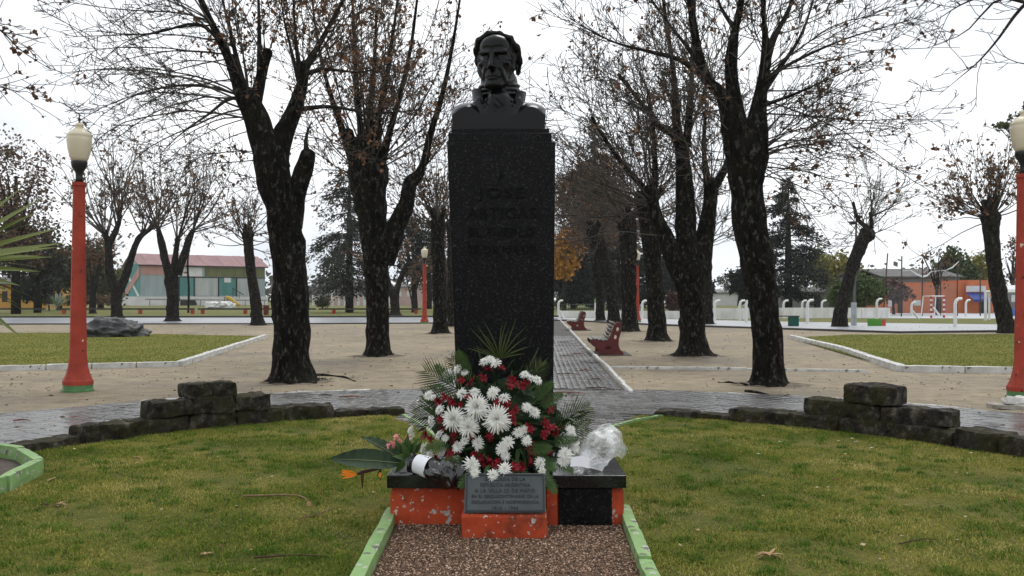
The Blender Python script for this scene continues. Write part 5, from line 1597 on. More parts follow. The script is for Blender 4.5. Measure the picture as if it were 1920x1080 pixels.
tree('bare_tree', 'small stubby tree on the far grass just right of the left lamp post', 80,
     [(174, 589, 6), (174, 560, 6), (175, 540, 5)], [[(174, 545, 4), (170, 510, 3), (160, 480, 3)], [(176, 545, 4), (184, 510, 3), (190, 480, 2.5)]],
     [(0, 0.4, 1, 12, (-0.3, 0, 1), 0.6, 3, 0.025), (1, 0.4, 1, 12, (0.3, 0, 1), 0.6, 3, 0.025)], None, 18, flare=0.3, sides=8, leaf=0.2, leafsize=0.2, sub=(6, 4), minr=0.01, mat=BARK2)
tree('sapling', 'thin sapling on the far grass in front of the barn doors', 83, [(353, 587, 2.2), (354, 540, 2), (352, 490, 1.8), (360, 440, 1.2)], [], [(-1, 0.5, 1, 9, (0, 0, 1), 0.5, 2.2, 0.016)], None, 19, sides=6, leaf=0.1, leafsize=0.18, sub=(5, 3), minr=0.009, knob=0, mat=BARK2)
tree('bare_tree', 'small dark tree between the road and the grass left of the far lamp post', 72, [(741, 597, 9), (740, 570, 8), (738, 545, 8)], [[(735, 550, 5), (726, 520, 5), (722, 495, 4)], [(742, 550, 6), (752, 520, 5), (765, 495, 4)]],
     [(0, 0.5, 1, 12, (-0.2, 0, 1), 0.6, 3.2, 0.024), (1, 0.5, 1, 12, (0.3, 0, 1), 0.6, 3.2, 0.024)], None, 20, rm=2, flare=0.5, sides=10, leaf=0.2, leafsize=0.2, sub=(5, 3), minr=0.015, mat=BARK2)
tree('sapling', 'thin forked sapling on the grass between two trunks near the far lamp post', 85, [(774, 588, 2.5), (774, 565, 2.5)], [[(774, 570, 2), (766, 540, 1.6), (760, 515, 1.4)], [(775, 570, 2), (782, 540, 1.6), (790, 515, 1.4)]], [(0, 0.4, 1, 7, (0, 0, 1), 0.6, 2, 0.016), (1, 0.4, 1, 7, (0, 0, 1), 0.6, 2, 0.016)], None, 21, sides=6, leaf=0.1, leafsize=0.2, sub=(5, 3), minr=0.009, knob=0, mat=BARK2)

# --- the near tree on the right: thick trunk, big burr, spreading crown
tree('bare_tree', 'thick trunked bare tree with a dark burr at the fork, on the right', 15.4,
     [(1440, 722, 28), (1438, 660, 26), (1432, 580, 26), (1420, 500, 30), (1405, 420, 31), (1399, 350, 31), (1401, 300, 37), (1402, 270, 34)],
     [[(1394, 320, 26), (1382, 262, 27), (1370, 212, 19), (1350, 175, 14), (1326, 148, 11), (1308, 90, 9), (1298, 30, 8), (1288, -40, 7), (1280, -100, 5)],
      [(1394, 300, 18), (1384, 225, 16, 0.1), (1372, 150, 13, 0.2), (1372, 100, 13, 0.2), (1378, 60, 9, 0.2), (1390, 0, 8, 0.2), (1398, -80, 6, 0.2)],
      [(1408, 320, 26), (1416, 255, 25), (1424, 195, 15), (1432, 140, 11), (1436, 112, 12), (1434, 60, 6), (1430, -10, 5.5), (1428, -80, 4)],
      [(1436, 118, 9), (1452, 70, 8), (1478, 20, 7), (1500, -40, 6), (1520, -100, 4)],
      [(1330, 155, 8), (1280, 115, 6, -0.2), (1215, 96, 5.5, -0.4), (1160, 82, 4.5, -0.6), (1115, 62, 3.5, -0.7), (1060, 30, 2.5, -0.8)],
      [(1330, 150, 8, 0.1), (1290, 90, 6, 0.2), (1250, 40, 5, 0.4), (1210, -20, 4, 0.5)],
      [(1424, 180, 8), (1460, 130, 6.5, 0.1), (1500, 70, 5.5, 0.1), (1525, 0, 4.5, 0.1), (1545, -70, 3, 0.1)],
      [(1382, 60, 6, 0.2), (1350, 10, 5, 0.3), (1330, -60, 4, 0.3)],
      [(1430, 150, 5), (1500, 110, 4, -0.3), (1580, 75, 3.2, -0.5), (1660, 50, 2.4, -0.7), (1735, 30, 1.6, -0.8)],
      [(1425, 200, 5), (1480, 180, 4, -0.4), (1550, 150, 3, -0.7), (1640, 110, 2.2, -1.0)]],
     [(-1, 0.82, 0.99, 12, (1, -0.1, 0.25), 0.34, 2.2, 0.012, -0.02), (2, 0.0, 0.6, 15, (1, -0.1, 0.35), 0.38, 2.2, 0.013, -0.02), (-1, 0.72, 0.9, 6, (1, -0.1, 0.4), 0.3, 1.8, 0.010, -0.045),
      (8, 0.1, 1, 12, (0.8, 0, 0.3), 0.45, 0.9, 0.006, 0.01), (9, 0.1, 1, 10, (0.8, 0, 0.2), 0.45, 0.8, 0.006, 0.01),
      (0, 0.3, 0.95, 15, (-0.5, 0, 0.8), 0.5, 1.5, 0.010), (1, 0.3, 0.95, 13, (0, 0, 0.9), 0.55, 1.4, 0.009), (2, 0.55, 0.95, 12, (0.2, 0, 0.8), 0.5, 1.4, 0.009), (3, 0.1, 0.95, 14, (0.5, 0, 0.6), 0.5, 1.4, 0.009),
      (4, 0.05, 1.0, 20, (-0.5, 0, 0.35), 0.55, 1.0, 0.007), (5, 0.1, 1.0, 14, (-0.4, 0, 0.7), 0.5, 1.1, 0.008), (6, 0.1, 1.0, 14, (0.5, 0, 0.6), 0.5, 1.2, 0.008), (7, 0.1, 1, 8, (-0.2, 0, 0.8), 0.5, 1.1, 0.008),
      (0, 0.1, 0.4, 7, (-1, -0.2, 0.3), 0.35, 1.7, 0.010), (-1, 0.85, 0.98, 5, (-1, -0.2, 0.3), 0.4, 1.3, 0.008)],
     'plane trees in the square', 23, limbthin=0.25, cm=1.2, lm=1.2, rm=1.15, minr=0.0048, flare=0.5, knob=0.05, sides=30, leaf=0.022, leafsize=0.085, wob=0.13, sub=(9, 4, 1), ratio=(0.36, 0.45, 0.5))
# --- three-armed tree behind the benches
tree('bare_tree', 'three-armed mossy tree to the right of the nearer red bench', 22.8,
     [(1300, 667, 25), (1299, 610, 23), (1296, 550, 24), (1292, 505, 28)],
     [[(1278, 520, 20), (1258, 470, 19, -0.1), (1240, 430, 17, -0.1), (1226, 395, 15, -0.1), (1222, 360, 12, -0.1)],
      [(1290, 500, 23), (1286, 430, 21), (1284, 360, 19), (1280, 300, 17), (1278, 268, 15)],
      [(1308, 510, 22), (1320, 450, 19, 0.2), (1330, 390, 17, 0.2), (1334, 345, 16, 0.2)],
      [(1226, 385, 8, -0.1), (1200, 345, 6, -0.1), (1165, 305, 5, -0.1), (1135, 262, 4, -0.1), (1110, 220, 3, -0.1)],
      [(1278, 278, 12), (1262, 250, 9), (1235, 235, 7), (1200, 190, 5), (1160, 140, 4)],
      [(1286, 275, 9), (1292, 220, 7), (1297, 140, 5.5), (1300, 60, 4.5), (1302, -20, 3.5)],
      [(1276, 270, 9), (1266, 210, 7), (1262, 130, 5.5), (1250, 50, 4.5), (1240, -30, 3.5)],
      [(1340, 350, 9, 0.2), (1362, 310, 7, 0.2), (1372, 260, 5, 0.2)],
      [(1224, 370, 9, -0.1), (1228, 320, 6, -0.1), (1225, 250, 5, -0.1), (1215, 170, 4, -0.1)],
      [(1328, 350, 8, 0.2), (1320, 290, 5, 0.2), (1322, 210, 4, 0.2)]],
     [(1, 0.88, 1, 14, (0, 0, 1), 0.5, 3.0, 0.014), (0, 0.85, 1, 14, (-0.4, 0, 1), 0.5, 2.8, 0.013), (2, 0.85, 1, 15, (0.2, 0, 1), 0.5, 2.6, 0.013), (3, 0.05, 1, 22, (-0.5, 0, 0.5), 0.5, 1.8, 0.009), (4, 0.1, 1, 22, (-0.5, 0, 0.5), 0.5, 1.8, 0.010),
      (5, 0.1, 1, 12, (0, 0, 0.8), 0.55, 1.5, 0.009), (6, 0.1, 1, 13, (-0.2, 0, 0.8), 0.55, 1.5, 0.009), (7, 0.2, 1, 8, (0.4, 0, 0.8), 0.5, 1.4, 0.009), (8, 0.2, 1, 11, (-0.2, 0, 0.9), 0.5, 1.5, 0.009), (9, 0.2, 1, 8, (0.1, 0, 0.9), 0.5, 1.4, 0.009),
      (0, 0.4, 0.9, 6, (-1, -0.1, 0.3), 0.35, 2.2, 0.011, -0.01), (2, 0.1, 0.8, 5, (0.9, 0, 0.6), 0.3, 1.7, 0.010), (1, 0.6, 0.95, 6, (-1, -0.1, 0.25), 0.3, 2.6, 0.011, -0.01)],
     'plane trees in the square', 27, limbthin=0.25, cm=0.8, lm=1.35, rm=1.4, minr=0.0068, stubs=0, flare=0.65, knob=0.12, sides=22, leaf=0.025, leafsize=0.09, wob=0.13, sub=(7, 3, 1))
for (lab, Y, tr, seed, nsh, fl) in (
        ('straight dark trunk right behind the nearer red bench', 30.4, [(1232, 640, 17), (1230, 580, 16), (1225, 500, 16), (1219, 430, 17), (1214, 385, 17)], 31, 22, 0.6),
        ('dark trunk left of the far lamp post beyond the benches', 38.6, [(1180, 621, 15), (1179, 560, 14), (1179, 490, 15), (1178, 440, 16), (1176, 420, 15)], 32, 20, 0.5),
        ('mossy trunk leaning left beyond the farther red bench', 51, [(1152, 605, 11), (1148, 560, 11), (1138, 510, 11), (1125, 465, 12), (1114, 435, 12)], 33, 20, 0.5),
        ('thin straight trunk behind the farther red bench', 56, [(1126, 601, 8), (1124, 550, 8), (1119, 500, 8), (1117, 470, 8)], 34, 16, 0.5),
        ('slim trunk seen just behind the three-armed tree', 49, [(1327, 607, 9), (1326, 550, 9), (1325, 490, 9), (1324, 440, 9)], 35, 16, 0.5)):
    tree('bare_tree', lab, Y, tr, [], [(-1, 0.88, 1.0, nsh, (-0.15, 0, 1), 0.55, 3.2, 0.018), (-1, 0.8, 1.0, 8, (-1, 0, 0.5), 0.4, 2.6, 0.015), (-1, 0.8, 1.0, 5, (1, 0, 0.5), 0.4, 2.0, 0.013)], 'plane trees in the square', seed, cm=0.75, lm=1.4, rm=2.0, wob=0.13, stubs=6, flare=fl, sides=14, leaf=0.06 if Y > 38 else 0.02, leafsize=0.10, sub=(6, 4), minr=0.011)
tree('bare_tree', 'crooked leaning bare tree beside the grey pole on the right', 45,
     [(1574, 613, 13), (1578, 575, 12), (1590, 530, 11), (1602, 490, 11), (1616, 455, 12), (1628, 438, 11)],
     [[(1630, 442, 7), (1628, 428, 5), (1614, 418, 4), (1606, 405, 3.5), (1600, 380, 2.5)], [(1630, 440, 6), (1634, 420, 4), (1632, 400, 3)]],
     [(-1, 0.85, 1.0, 9, (0.2, 0, 0.6), 0.7, 2.1, 0.012), (0, 0.3, 1, 11, (-0.1, 0, 0.9), 0.6, 2.7, 0.012), (1, 0.3, 1, 10, (0.5, 0, 0.8), 0.55, 2.8, 0.012), (-1, 0.75, 0.95, 4, (-1, 0, 0.1), 0.35, 1.9, 0.010)], None, 41, rm=2.2, flare=0.25, sides=14, leaf=0.0, sub=(6, 4), minr=0.009, mat=BARK2, wob=0.15)
tree('bare_tree', 'leaning pollard with brown leaves standing beside the right lamp post', 37,
     [(1888, 625, 15), (1880, 580, 14), (1869, 530, 13), (1862, 470, 13), (1858, 425, 15), (1857, 408, 16)], [],
     [(-1, 0.93, 1.0, 14, (0, 0, 1), 0.5, 3.0, 0.015), (-1, 0.92, 1.0, 12, (-0.7, 0, 0.8), 0.4, 2.8, 0.014), (-1, 0.92, 1.0, 10, (0.5, 0, 1), 0.4, 2.8, 0.014), (-1, 0.9, 1.0, 6, (-1, 0, 0.2), 0.3, 2.6, 0.012, -0.01)], None, 43, stubs=8, rm=1.9, lm=1.1, flare=0.3, knob=0.15, sides=14, leaf=0.20, leafsize=0.14, sub=(5, 3), minr=0.009, mat=BARK2)
# --- trees standing just outside the frame whose branches hang into it
tree('bare_tree', 'bare tree outside the left edge, brown-leaved branch tips hanging into the top left corner', 12.5,
     [(-250, 780, 42), (-248, 600, 38), (-240, 400, 34), (-225, 200, 30), (-215, 60, 22)],
     [[(-220, 140, 12), (-150, 60, 8), (-90, 20, 6), (-30, -10, 4), (40, -12, 2.5), (90, 8, 1.5)], [(-225, 180, 12), (-150, 90, 7), (-80, 40, 5), (-10, 50, 3.5), (40, 95, 2.4), (95, 130, 1.5)], [(-228, 260, 10), (-150, 190, 6), (-70, 165, 4), (0, 160, 2.2), (70, 140, 1.2)], [(-228, 240, 10), (-150, 180, 6), (-60, 160, 4), (10, 165, 2), (45, 185, 1.2)]],
     [(0, 0.5, 1, 8, (1, 0, -0.1), 0.4, 0.8, 0.006, 0), (1, 0.5, 1, 9, (0.8, 0, -0.2), 0.45, 0.7, 0.006, 0), (2, 0.5, 1, 4, (0.8, 0, 0), 0.4, 0.6, 0.005, 0), (3, 0.5, 1, 6, (0.8, 0, -0.3), 0.4, 0.6, 0.005, 0), (-1, 0.8, 1, 14, (0, 0, 1), 0.6, 2.2, 0.014)], None, 51, flare=0.4, sides=18, leaf=0.14, leafsize=0.075, sub=(5, 3))
tree('bare_tree', 'bare tree outside the right edge, thin branches hanging into the top right corner', 13.0,
     [(2160, 780, 42), (2158, 600, 38), (2150, 400, 34), (2130, 200, 28), (2110, 60, 20)],
     [[(2140, 160, 10), (2060, 40, 7), (1980, -20, 6), (1920, 10, 5), (1870, 75, 4), (1835, 115, 3), (1800, 145, 2), (1760, 178, 1.2)], [(2135, 120, 10), (2040, -20, 7), (1940, -40, 5), (1850, -10, 4), (1800, 10, 3), (1745, 45, 1.5)], [(1925, 5, 4), (1870, 0, 3), (1810, 60, 2.2), (1750, 85, 1.2)], [(2145, 250, 9), (2060, 150, 6), (1990, 110, 4), (1920, 120, 2.5), (1860, 95, 1.4)]],
     [(0, 0.45, 1, 14, (-0.9, 0, 0.0), 0.5, 0.65, 0.006, 0.02), (1, 0.4, 1, 12, (-0.9, 0, 0), 0.5, 0.65, 0.006, 0.02), (2, 0.1, 1, 8, (-0.9, 0, 0.1), 0.5, 0.6, 0.005, 0.02), (3, 0.4, 1, 6, (-0.9, 0, 0.1), 0.4, 0.6, 0.005, 0.02), (-1, 0.8, 1, 14, (0, 0, 1), 0.6, 2.2, 0.014)], None, 53, flare=0.4, sides=18, leaf=0.0, sub=(6, 3))
# ------------------------------------------------------------------ leafy and coniferous trees in the background
def leafmat(name, a, b, c, trans=0.15): return island_mat(name, [(0.0, a), (0.5, b), (1.0, c)], 0.7, 0.2, trans=trans)
L_DARK = leafmat('dark_conifer_needles', (0.007, 0.010, 0.007), (0.015, 0.021, 0.014), (0.034, 0.043, 0.027))
L_GREY = leafmat('grey_conifer_needles', (0.024, 0.028, 0.020), (0.046, 0.050, 0.036), (0.085, 0.085, 0.062))
L_OLIVE = leafmat('olive_leaves', (0.035, 0.042, 0.015), (0.065, 0.070, 0.028), (0.11, 0.105, 0.045))
L_YELL = leafmat('yellow_green_leaves', (0.12, 0.12, 0.02), (0.20, 0.185, 0.035), (0.30, 0.26, 0.07))
L_ORANGE = leafmat('orange_autumn_leaves', (0.20, 0.085, 0.010), (0.36, 0.16, 0.015), (0.50, 0.26, 0.03))
L_BROWN = leafmat('brown_autumn_leaves', (0.055, 0.030, 0.016), (0.10, 0.055, 0.030), (0.16, 0.10, 0.055))
L_MAROON = leafmat('maroon_leaves', (0.045, 0.020, 0.018), (0.075, 0.035, 0.030), (0.11, 0.06, 0.045))
L_GREEN = leafmat('mid_green_leaves', (0.03, 0.05, 0.013), (0.055, 0.085, 0.022), (0.10, 0.13, 0.04))
L_FAR = leafmat('far_wood_leaves', (0.055, 0.060, 0.045), (0.085, 0.088, 0.062), (0.13, 0.12, 0.085))

def cards(P, D, L, W):
    """kite-shaped leaves: points, directions, lengths, widths"""
    n = len(P); D = D / (np.linalg.norm(D, axis=1, keepdims=True) + 1e-9)
    S_ = np.cross(D, NP.normal(size=(n, 3))); S_ /= np.linalg.norm(S_, axis=1, keepdims=True) + 1e-9
    L = L[:, None]; W = W[:, None]
    V = np.stack([P, P + D * L * 0.45 - S_ * W, P + D * L, P + D * L * 0.5 + S_ * W], 1).reshape(-1, 3)
    return V, np.arange(4 * n).reshape(-1, 4)

def crown_obj(root, P, D, L, W, mat, name='crown'):
    V, Q = cards(P, D, L, W)
    V = V - np.array([root.location.x, root.location.y, 0.0])
    o = link(name, np_mesh(name, V, Q), mat, root)
    return o

def leafy(label, px, py, Y, blobs, n, size, mat, trunk_r=5, name='leafy_tree', cat='tree', gaps=0.0, group=None, trunkmat=None):
    """blobs: (px, py, rx, ry) in photo pixels; clumped foliage spread through them"""
    g = A(px, py, Y); root = empty(name, (g.x, g.y, 0), label, cat, group)
    s = Y / F
    mb = MB()
    lm_ = [A(px, py, Y), A(px + RND.uniform(-2, 2), py - (py - blobs[0][1]) * 0.5, Y), A(blobs[0][0], blobs[0][1], Y)]
    lm_[0].z = -0.05
    mb.tube([lm_[0], lm_[1], lm_[2]], [trunk_r * s, trunk_r * s * 0.8, trunk_r * s * 0.3], 8)
    for b in blobs:
        for _ in range(3):
            q = A(b[0] + RND.uniform(-0.6, 0.6) * b[2], b[1] + RND.uniform(-0.7, 0.3) * b[3], Y); q.y += RND.uniform(-0.5, 0.5) * b[2] * s
            mb.tube([lm_[1], lm_[1].lerp(q, 0.5) + Vector((0, 0, 0.3)), q], [trunk_r * s * 0.45, trunk_r * s * 0.25, 0.02], 5)
    mb.build('trunk', trunkmat or BARK2, root, True)
    area = sum(b[2] * b[3] for b in blobs)
    Ps = []
    for b in blobs:
        m = int(n * b[2] * b[3] / area); nc = max(6, m // 45)
        cdir = NP.normal(size=(nc, 3)); cdir /= np.linalg.norm(cdir, axis=1, keepdims=True)
        cr_ = NP.uniform(0.25, 1.0, nc) ** 0.5
        c = cdir * cr_[:, None]
        k = NP.integers(0, nc, m)
        p = c[k] + NP.normal(size=(m, 3)) * (0.16 + 0.10 * NP.random(m)[:, None])
        o = A(b[0], b[1], Y)
        Ps.append(np.array([o.x, o.y, o.z]) + p * np.array([b[2] * s, b[2] * s * 0.8, b[3] * s]))
    P = np.concatenate(Ps); P = P[P[:, 2] > 0.05]
    D = NP.normal(size=P.shape) + np.array([0, 0, -0.3])
    L = size * NP.uniform(0.6, 1.4, len(P)); crown_obj(root, P, D, L, L * NP.uniform(0.25, 0.42, len(P)), mat)
    return root

def conifer(label, px, py, Y, prof, n, size, mat, trunk_r=6, droop=0.5, name='conifer', seed=0, group=None, dens=1.0):
    """prof: (py, half width px) rows from the top down; drooping sprays set along whorled branches"""
    g = A(px, py, Y); root = empty(name, (g.x, g.y, 0), label, 'tree', group)
    s = Y / F; rg = np.random.default_rng(seed + 100); r2 = random.Random(seed)
    topx = px
    top = A(topx, prof[0][0], Y); mb = MB()
    mb.tube([Vector((g.x, g.y, -0.05)), Vector((g.x, g.y, (top.z) * 0.5)), Vector((top.x, top.y, top.z - 0.3))], [trunk_r * s, trunk_r * s * 0.7, 0.03], 9)
    ys = [p[0] for p in prof]; ws = [p[1] for p in prof]
    Ps = []; Ds = []; tot = sum((b[1] + a[1]) / 2 * (b[0] - a[0]) for a, b in zip(prof[:-1], prof[1:]))
    y = ys[0]
    nb = max(24, int((ys[-1] - ys[0]) * s / 0.42) * 4)
    for k in range(nb):
        py_ = ys[0] + (ys[-1] - ys[0]) * (k + r2.random()) / nb
        w = float(np.interp(py_, ys, ws)) * s * r2.choice((r2.uniform(0.3, 0.7), r2.uniform(0.7, 1.0), r2.uniform(0.85, 1.3)))
        z = EYE + (HZ - py_) * s; a = r2.uniform(0, 2 * math.pi)
        m = max(3, int(n * (w + 0.1) / (nb * (np.mean(ws) * s + 0.1))))
        t = rg.uniform(0.12, 1.0, m) ** 0.8
        dx, dy = math.cos(a), math.sin(a)
        P = np.stack([g.x + dx * w * t, g.y + dy * w * t * 0.9, z + w * (0.15 * t - droop * t * t)], 1)
        P += rg.normal(size=(m, 3)) * (0.05 + 0.10 * w)[None] if np.ndim(w) else rg.normal(size=(m, 3)) * np.array([0.06 + 0.07 * w, 0.06 + 0.07 * w, 0.05 + 0.05 * w])
        D = np.stack([np.full(m, dx), np.full(m, dy), np.full(m, -droop)], 1) + rg.normal(size=(m, 3)) * 0.6
        Ps.append(P); Ds.append(D)
        if w > 0.6: mb.tube([(g.x, g.y, z), (g.x + dx * w * 0.5, g.y + dy * w * 0.45, z + w * (0.075 - droop * 0.25)), (g.x + dx * w * 0.95, g.y + dy * w * 0.85, z + w * (0.15 - droop * 0.9))], [0.05, 0.035, 0.012], 4)
    mb.build('trunk', BARK2, root, True)
    P = np.concatenate(Ps); D = np.concatenate(Ds); ok = P[:, 2] > 0.05; P = P[ok]; D = D[ok]
    L = size * rg.uniform(0.6, 1.4, len(P)); crown_obj(root, P, D, L, L * rg.uniform(0.13, 0.24, len(P)), mat)
    return root

conifer('grey-green drooping conifer on the far grass between two dark trunks, left', 655, 586, 85, [(300, 6), (330, 34), (370, 62), (420, 76), (470, 86), (515, 74), (545, 46)], 17000, 0.30, L_GREY, 8, 0.6, seed=1)
conifer('tall dark conifer with a narrow tower-like top behind the bare trees', 1115, 580, 120, [(216, 4), (232, 10), (262, 17), (300, 24), (318, 52), (350, 74), (400, 84), (460, 92), (520, 88), (560, 70)], 24000, 0.42, L_DARK, 9, 0.35, seed=2)
conifer('dark ragged conifer to the right of the thick trunked tree', 1478, 580, 90, [(328, 4), (350, 18), (385, 36), (420, 48), (460, 62), (500, 74), (535, 70), (562, 52)], 17000, 0.32, L_DARK, 8, 0.3, seed=3)
for (px, Y, top, w, sd, lab) in ((1075, 105, 470, 52, 4, 'dark evergreen low behind the farther red bench'), (1160, 112, 430, 58, 5, 'dark evergreen behind the trunks beyond the benches'), (1235, 118, 440, 60, 6, 'dark evergreen behind the far right lamp post'), (1290, 100, 470, 36, 7, 'dark evergreen seen behind the three-armed tree'), (1405, 96, 470, 30, 8, 'small dark evergreen half hidden by the thick right trunk')):
    conifer(lab, px, 575, Y, [(top, 5), (top + 25, w * 0.6), (top + 55, w), (555, w * 0.95), (566, w * 0.7)], 6500, 0.6, L_DARK, 6, 0.25, seed=sd)
leafy('orange autumn tree beside the right edge of the pedestal', 1058, 580, 98, [(1058, 485, 30, 30), (1050, 455, 22, 26), (1068, 460, 22, 24), (1054, 505, 22, 18)], 3200, 0.42, L_ORANGE, 4)
leafy('brown-leaved tall tree above the orange one', 1120, 580, 110, [(1110, 400, 66, 70), (1075, 370, 36, 50), (1165, 410, 60, 60), (1120, 340, 40, 40)], 6500, 0.42, L_BROWN, 6)
leafy('yellow-green tree behind the dark ragged conifer on the right', 1562, 580, 118, [(1562, 512, 36, 38), (1540, 500, 24, 30), (1585, 520, 26, 30)], 4000, 0.5, L_YELL, 5)
leafy('dense round dark shrub behind the crooked tree', 1605, 594, 68, [(1605, 545, 44, 28), (1582, 552, 26, 26), (1632, 548, 26, 26)], 8000, 0.20, L_GREEN, 4, name='shrub', cat='shrub')
leafy('maroon-leaved little tree in front of the orange building', 1676, 590, 76, [(1676, 545, 32, 16), (1690, 550, 22, 13), (1662, 540, 22, 14)], 1500, 0.26, L_MAROON, 3)
leafy('bare brownish tree with sparse leaves in front of the orange wall', 1757, 592, 74, [(1757, 505, 36, 34), (1740, 490, 26, 26), (1772, 482, 24, 24), (1757, 528, 20, 18)], 420, 0.18, L_BROWN, 4)
leafy('dark green tree rising behind the orange building', 1795, 580, 105, [(1792, 498, 28, 30), (1806, 515, 26, 28)], 2600, 0.45, L_GREEN, 5)
leafy('pale yellow-green tree behind the blue awning', 1838, 580, 108, [(1836, 508, 34, 30), (1820, 520, 26, 22), (1852, 500, 22, 24)], 2600, 0.45, L_YELL, 5)
leafy('thin brownish tree at the far right beside the lamp post', 1898, 585, 90, [(1898, 490, 24, 44), (1890, 520, 20, 26), (1908, 465, 18, 24)], 700, 0.26, L_BROWN, 4)
leafy('olive tree outside the right edge, one leafy branch tip showing behind the lamp globe', 2010, 600, 44, [(1893, 232, 22, 10), (1908, 225, 18, 11), (1878, 238, 12, 7), (1918, 240, 12, 12), (1960, 220, 40, 40), (2010, 230, 60, 60)], 1500, 0.22, L_OLIVE, 3, name='leafy_tree')
leafy('far bare rounded tree between the thick trunk and the three-armed tree', 1385, 572, 150, [(1372, 530, 24, 16), (1395, 528, 24, 18)], 1300, 0.4, L_FAR, 3)
leafy('rust-leaved tall tree at the left edge behind the sword-leaved plant', 30, 592, 78, [(30, 330, 60, 70), (60, 400, 48, 56), (0, 430, 70, 60), (50, 470, 46, 36), (-30, 350, 60, 90)], 7600, 0.26, L_BROWN, 9)
leafy('dark grey-green ragged tree behind the left lamp post', 70, 590, 84, [(72, 460, 40, 50), (40, 480, 44, 50), (95, 500, 30, 36), (15, 450, 30, 60)], 5200, 0.36, L_GREY, 7)
leafy('dark shrub beside the yellow house', 74, 580, 92, [(75, 535, 28, 28), (55, 545, 18, 20)], 3200, 0.35, L_DARK, 4, name='shrub', cat='shrub')
leafy('olive tree with pale crooked limbs behind the left lamp post', 112, 576, 100, [(112, 500, 34, 34), (135, 515, 30, 30), (95, 515, 24, 24), (165, 500, 34, 40), (180, 530, 26, 26)], 6000, 0.42, L_OLIVE, 5)
leafy('brownish-green trees in a clump left of the barn', 190, 578, 115, [(178, 505, 26, 44), (200, 535, 30, 32), (165, 540, 24, 28)], 3600, 0.42, L_OLIVE, 5)
leafy('pale yellowish tree just behind the left end of the barn', 243, 570, 190, [(243, 525, 22, 32), (232, 540, 16, 22)], 1600, 0.6, L_YELL, 4)
leafy('dark leafy evergreen between the second trunk and the far lamp post', 778, 582, 92, [(775, 480, 42, 52), (755, 440, 32, 40), (800, 500, 34, 38), (790, 440, 30, 30)], 3600, 0.32, L_DARK, 6)
leafy('brown-leaved tree behind the far lamp post', 805, 578, 110, [(808, 440, 40, 60), (830, 480, 26, 50), (815, 520, 40, 26)], 2600, 0.32, L_BROWN, 5)
leafy('dark shrub at the left foot of the pedestal, far on the grass', 838, 575, 120, [(835, 520, 28, 34), (820, 540, 24, 20)], 2600, 0.4, L_DARK, 4, name='shrub', cat='shrub')
for (px, py, Y, w, h, m, lab) in ((92, 560, 96, 18, 10, L_OLIVE, 'low grey bush on the far grass by the yellow house'), (605, 565, 105, 12, 8, L_OLIVE, 'low rounded bush in front of the pale far fence'), (140, 563, 104, 22, 10, L_OLIVE, 'low mixed bushes beside the agave'), (183, 562, 110, 26, 9, L_BROWN, 'brown low hedge left of the barn'), (1262, 566, 75, 12, 16, L_MAROON, 'thin brownish shrub in front of the white wall, behind the benches')):
    leafy(lab, px, py + 8, Y, [(px, py, w, h)], 1300, 0.22, m, 1.5, name='bush', cat='bush')

# agave
ag = empty('agave', tuple(A(108, 560, 88)[:2]) + (0.45,), 'grey spiky agave beside the bushes behind the left lamp post', 'agave')
AG = simple('agave_leaf', (0.30, 0.34, 0.28), (0.20, 0.24, 0.19), 6, 0.6)
for k in range(22):
    a = 2 * math.pi * k / 22 + RND.uniform(-0.1, 0.1); e = RND.uniform(0.35, 1.35)
    mb = MB(); strip(mb, (0, 0, 0), Vector((math.cos(a) * math.cos(e), math.sin(a) * math.cos(e), math.sin(e))), Vector((0, 0, 1)), RND.uniform(1.3, 1.9), 0.24, 0.3, 4, 0.02, 0, 0.25)
    link('leaf', mb.mesh('leaf'), AG, ag)

# palm-like plant in the planting bed at the left edge
yu = empty('sword_leaved_plant', (-5.20, 8.15, 0.03), 'spiky plant with long green sword leaves reaching in at the left edge', 'plant')
mb = MB(); mb.tube([(-5.2, 8.15, 0), (-5.22, 8.15, 0.9), (-5.2, 8.13, 1.75)], [0.11, 0.09, 0.08], 9); mb.build('trunk', BARK2, yu)
SWORD = island_mat('sword_leaf_green', [(0.0, (0.05, 0.085, 0.015)), (0.5, (0.12, 0.16, 0.03)), (0.8, (0.20, 0.21, 0.05)), (1.0, (0.42, 0.44, 0.38))], 0.4, 0.5)
for k in range(70):
    a = RND.uniform(0, 2 * math.pi); e = RND.uniform(-0.5, 1.2)
    d = Vector((math.cos(a) * math.cos(e), math.sin(a) * math.cos(e), math.sin(e)))
    mb = MB(); strip(mb, (0, 0, 1.74), d, Vector((0, 0, 1)) if e < 1 else Vector((1, 0, 0)), RND.uniform(0.8, 1.08), 0.065, RND.uniform(0.1, 0.35), 7, 0.03, 0, 0.22, 0.5)
    link('leaf', mb.mesh('leaf'), SWORD, yu)
for (tx, ty, dz) in ((75, 372, 0), (110, 432, 0), (108, 462, 0), (92, 470, 0), (70, 520, 0), (60, 488, 0), (30, 548, 0), (66, 402, 0), (85, 490, 0), (40, 350, 0), (25, 640, 0.0), (12, 560, 0)):
    t_ = A(tx, ty, 8.15 + RND.uniform(-0.35, 0.2)); b_ = Vector((-5.2, 8.15, 1.77)); d = t_ - b_
    mb = MB(); strip(mb, b_ - Vector((-5.2, 8.15, 0.03)), d + Vector((0, 0, 0.10)), Vector((0, -1, 0.6)), d.length, 0.075, 0.18, 8, 0.03, 0, 0.2, 0.5)
    link('leaf', mb.mesh('leaf'), SWORD, yu)

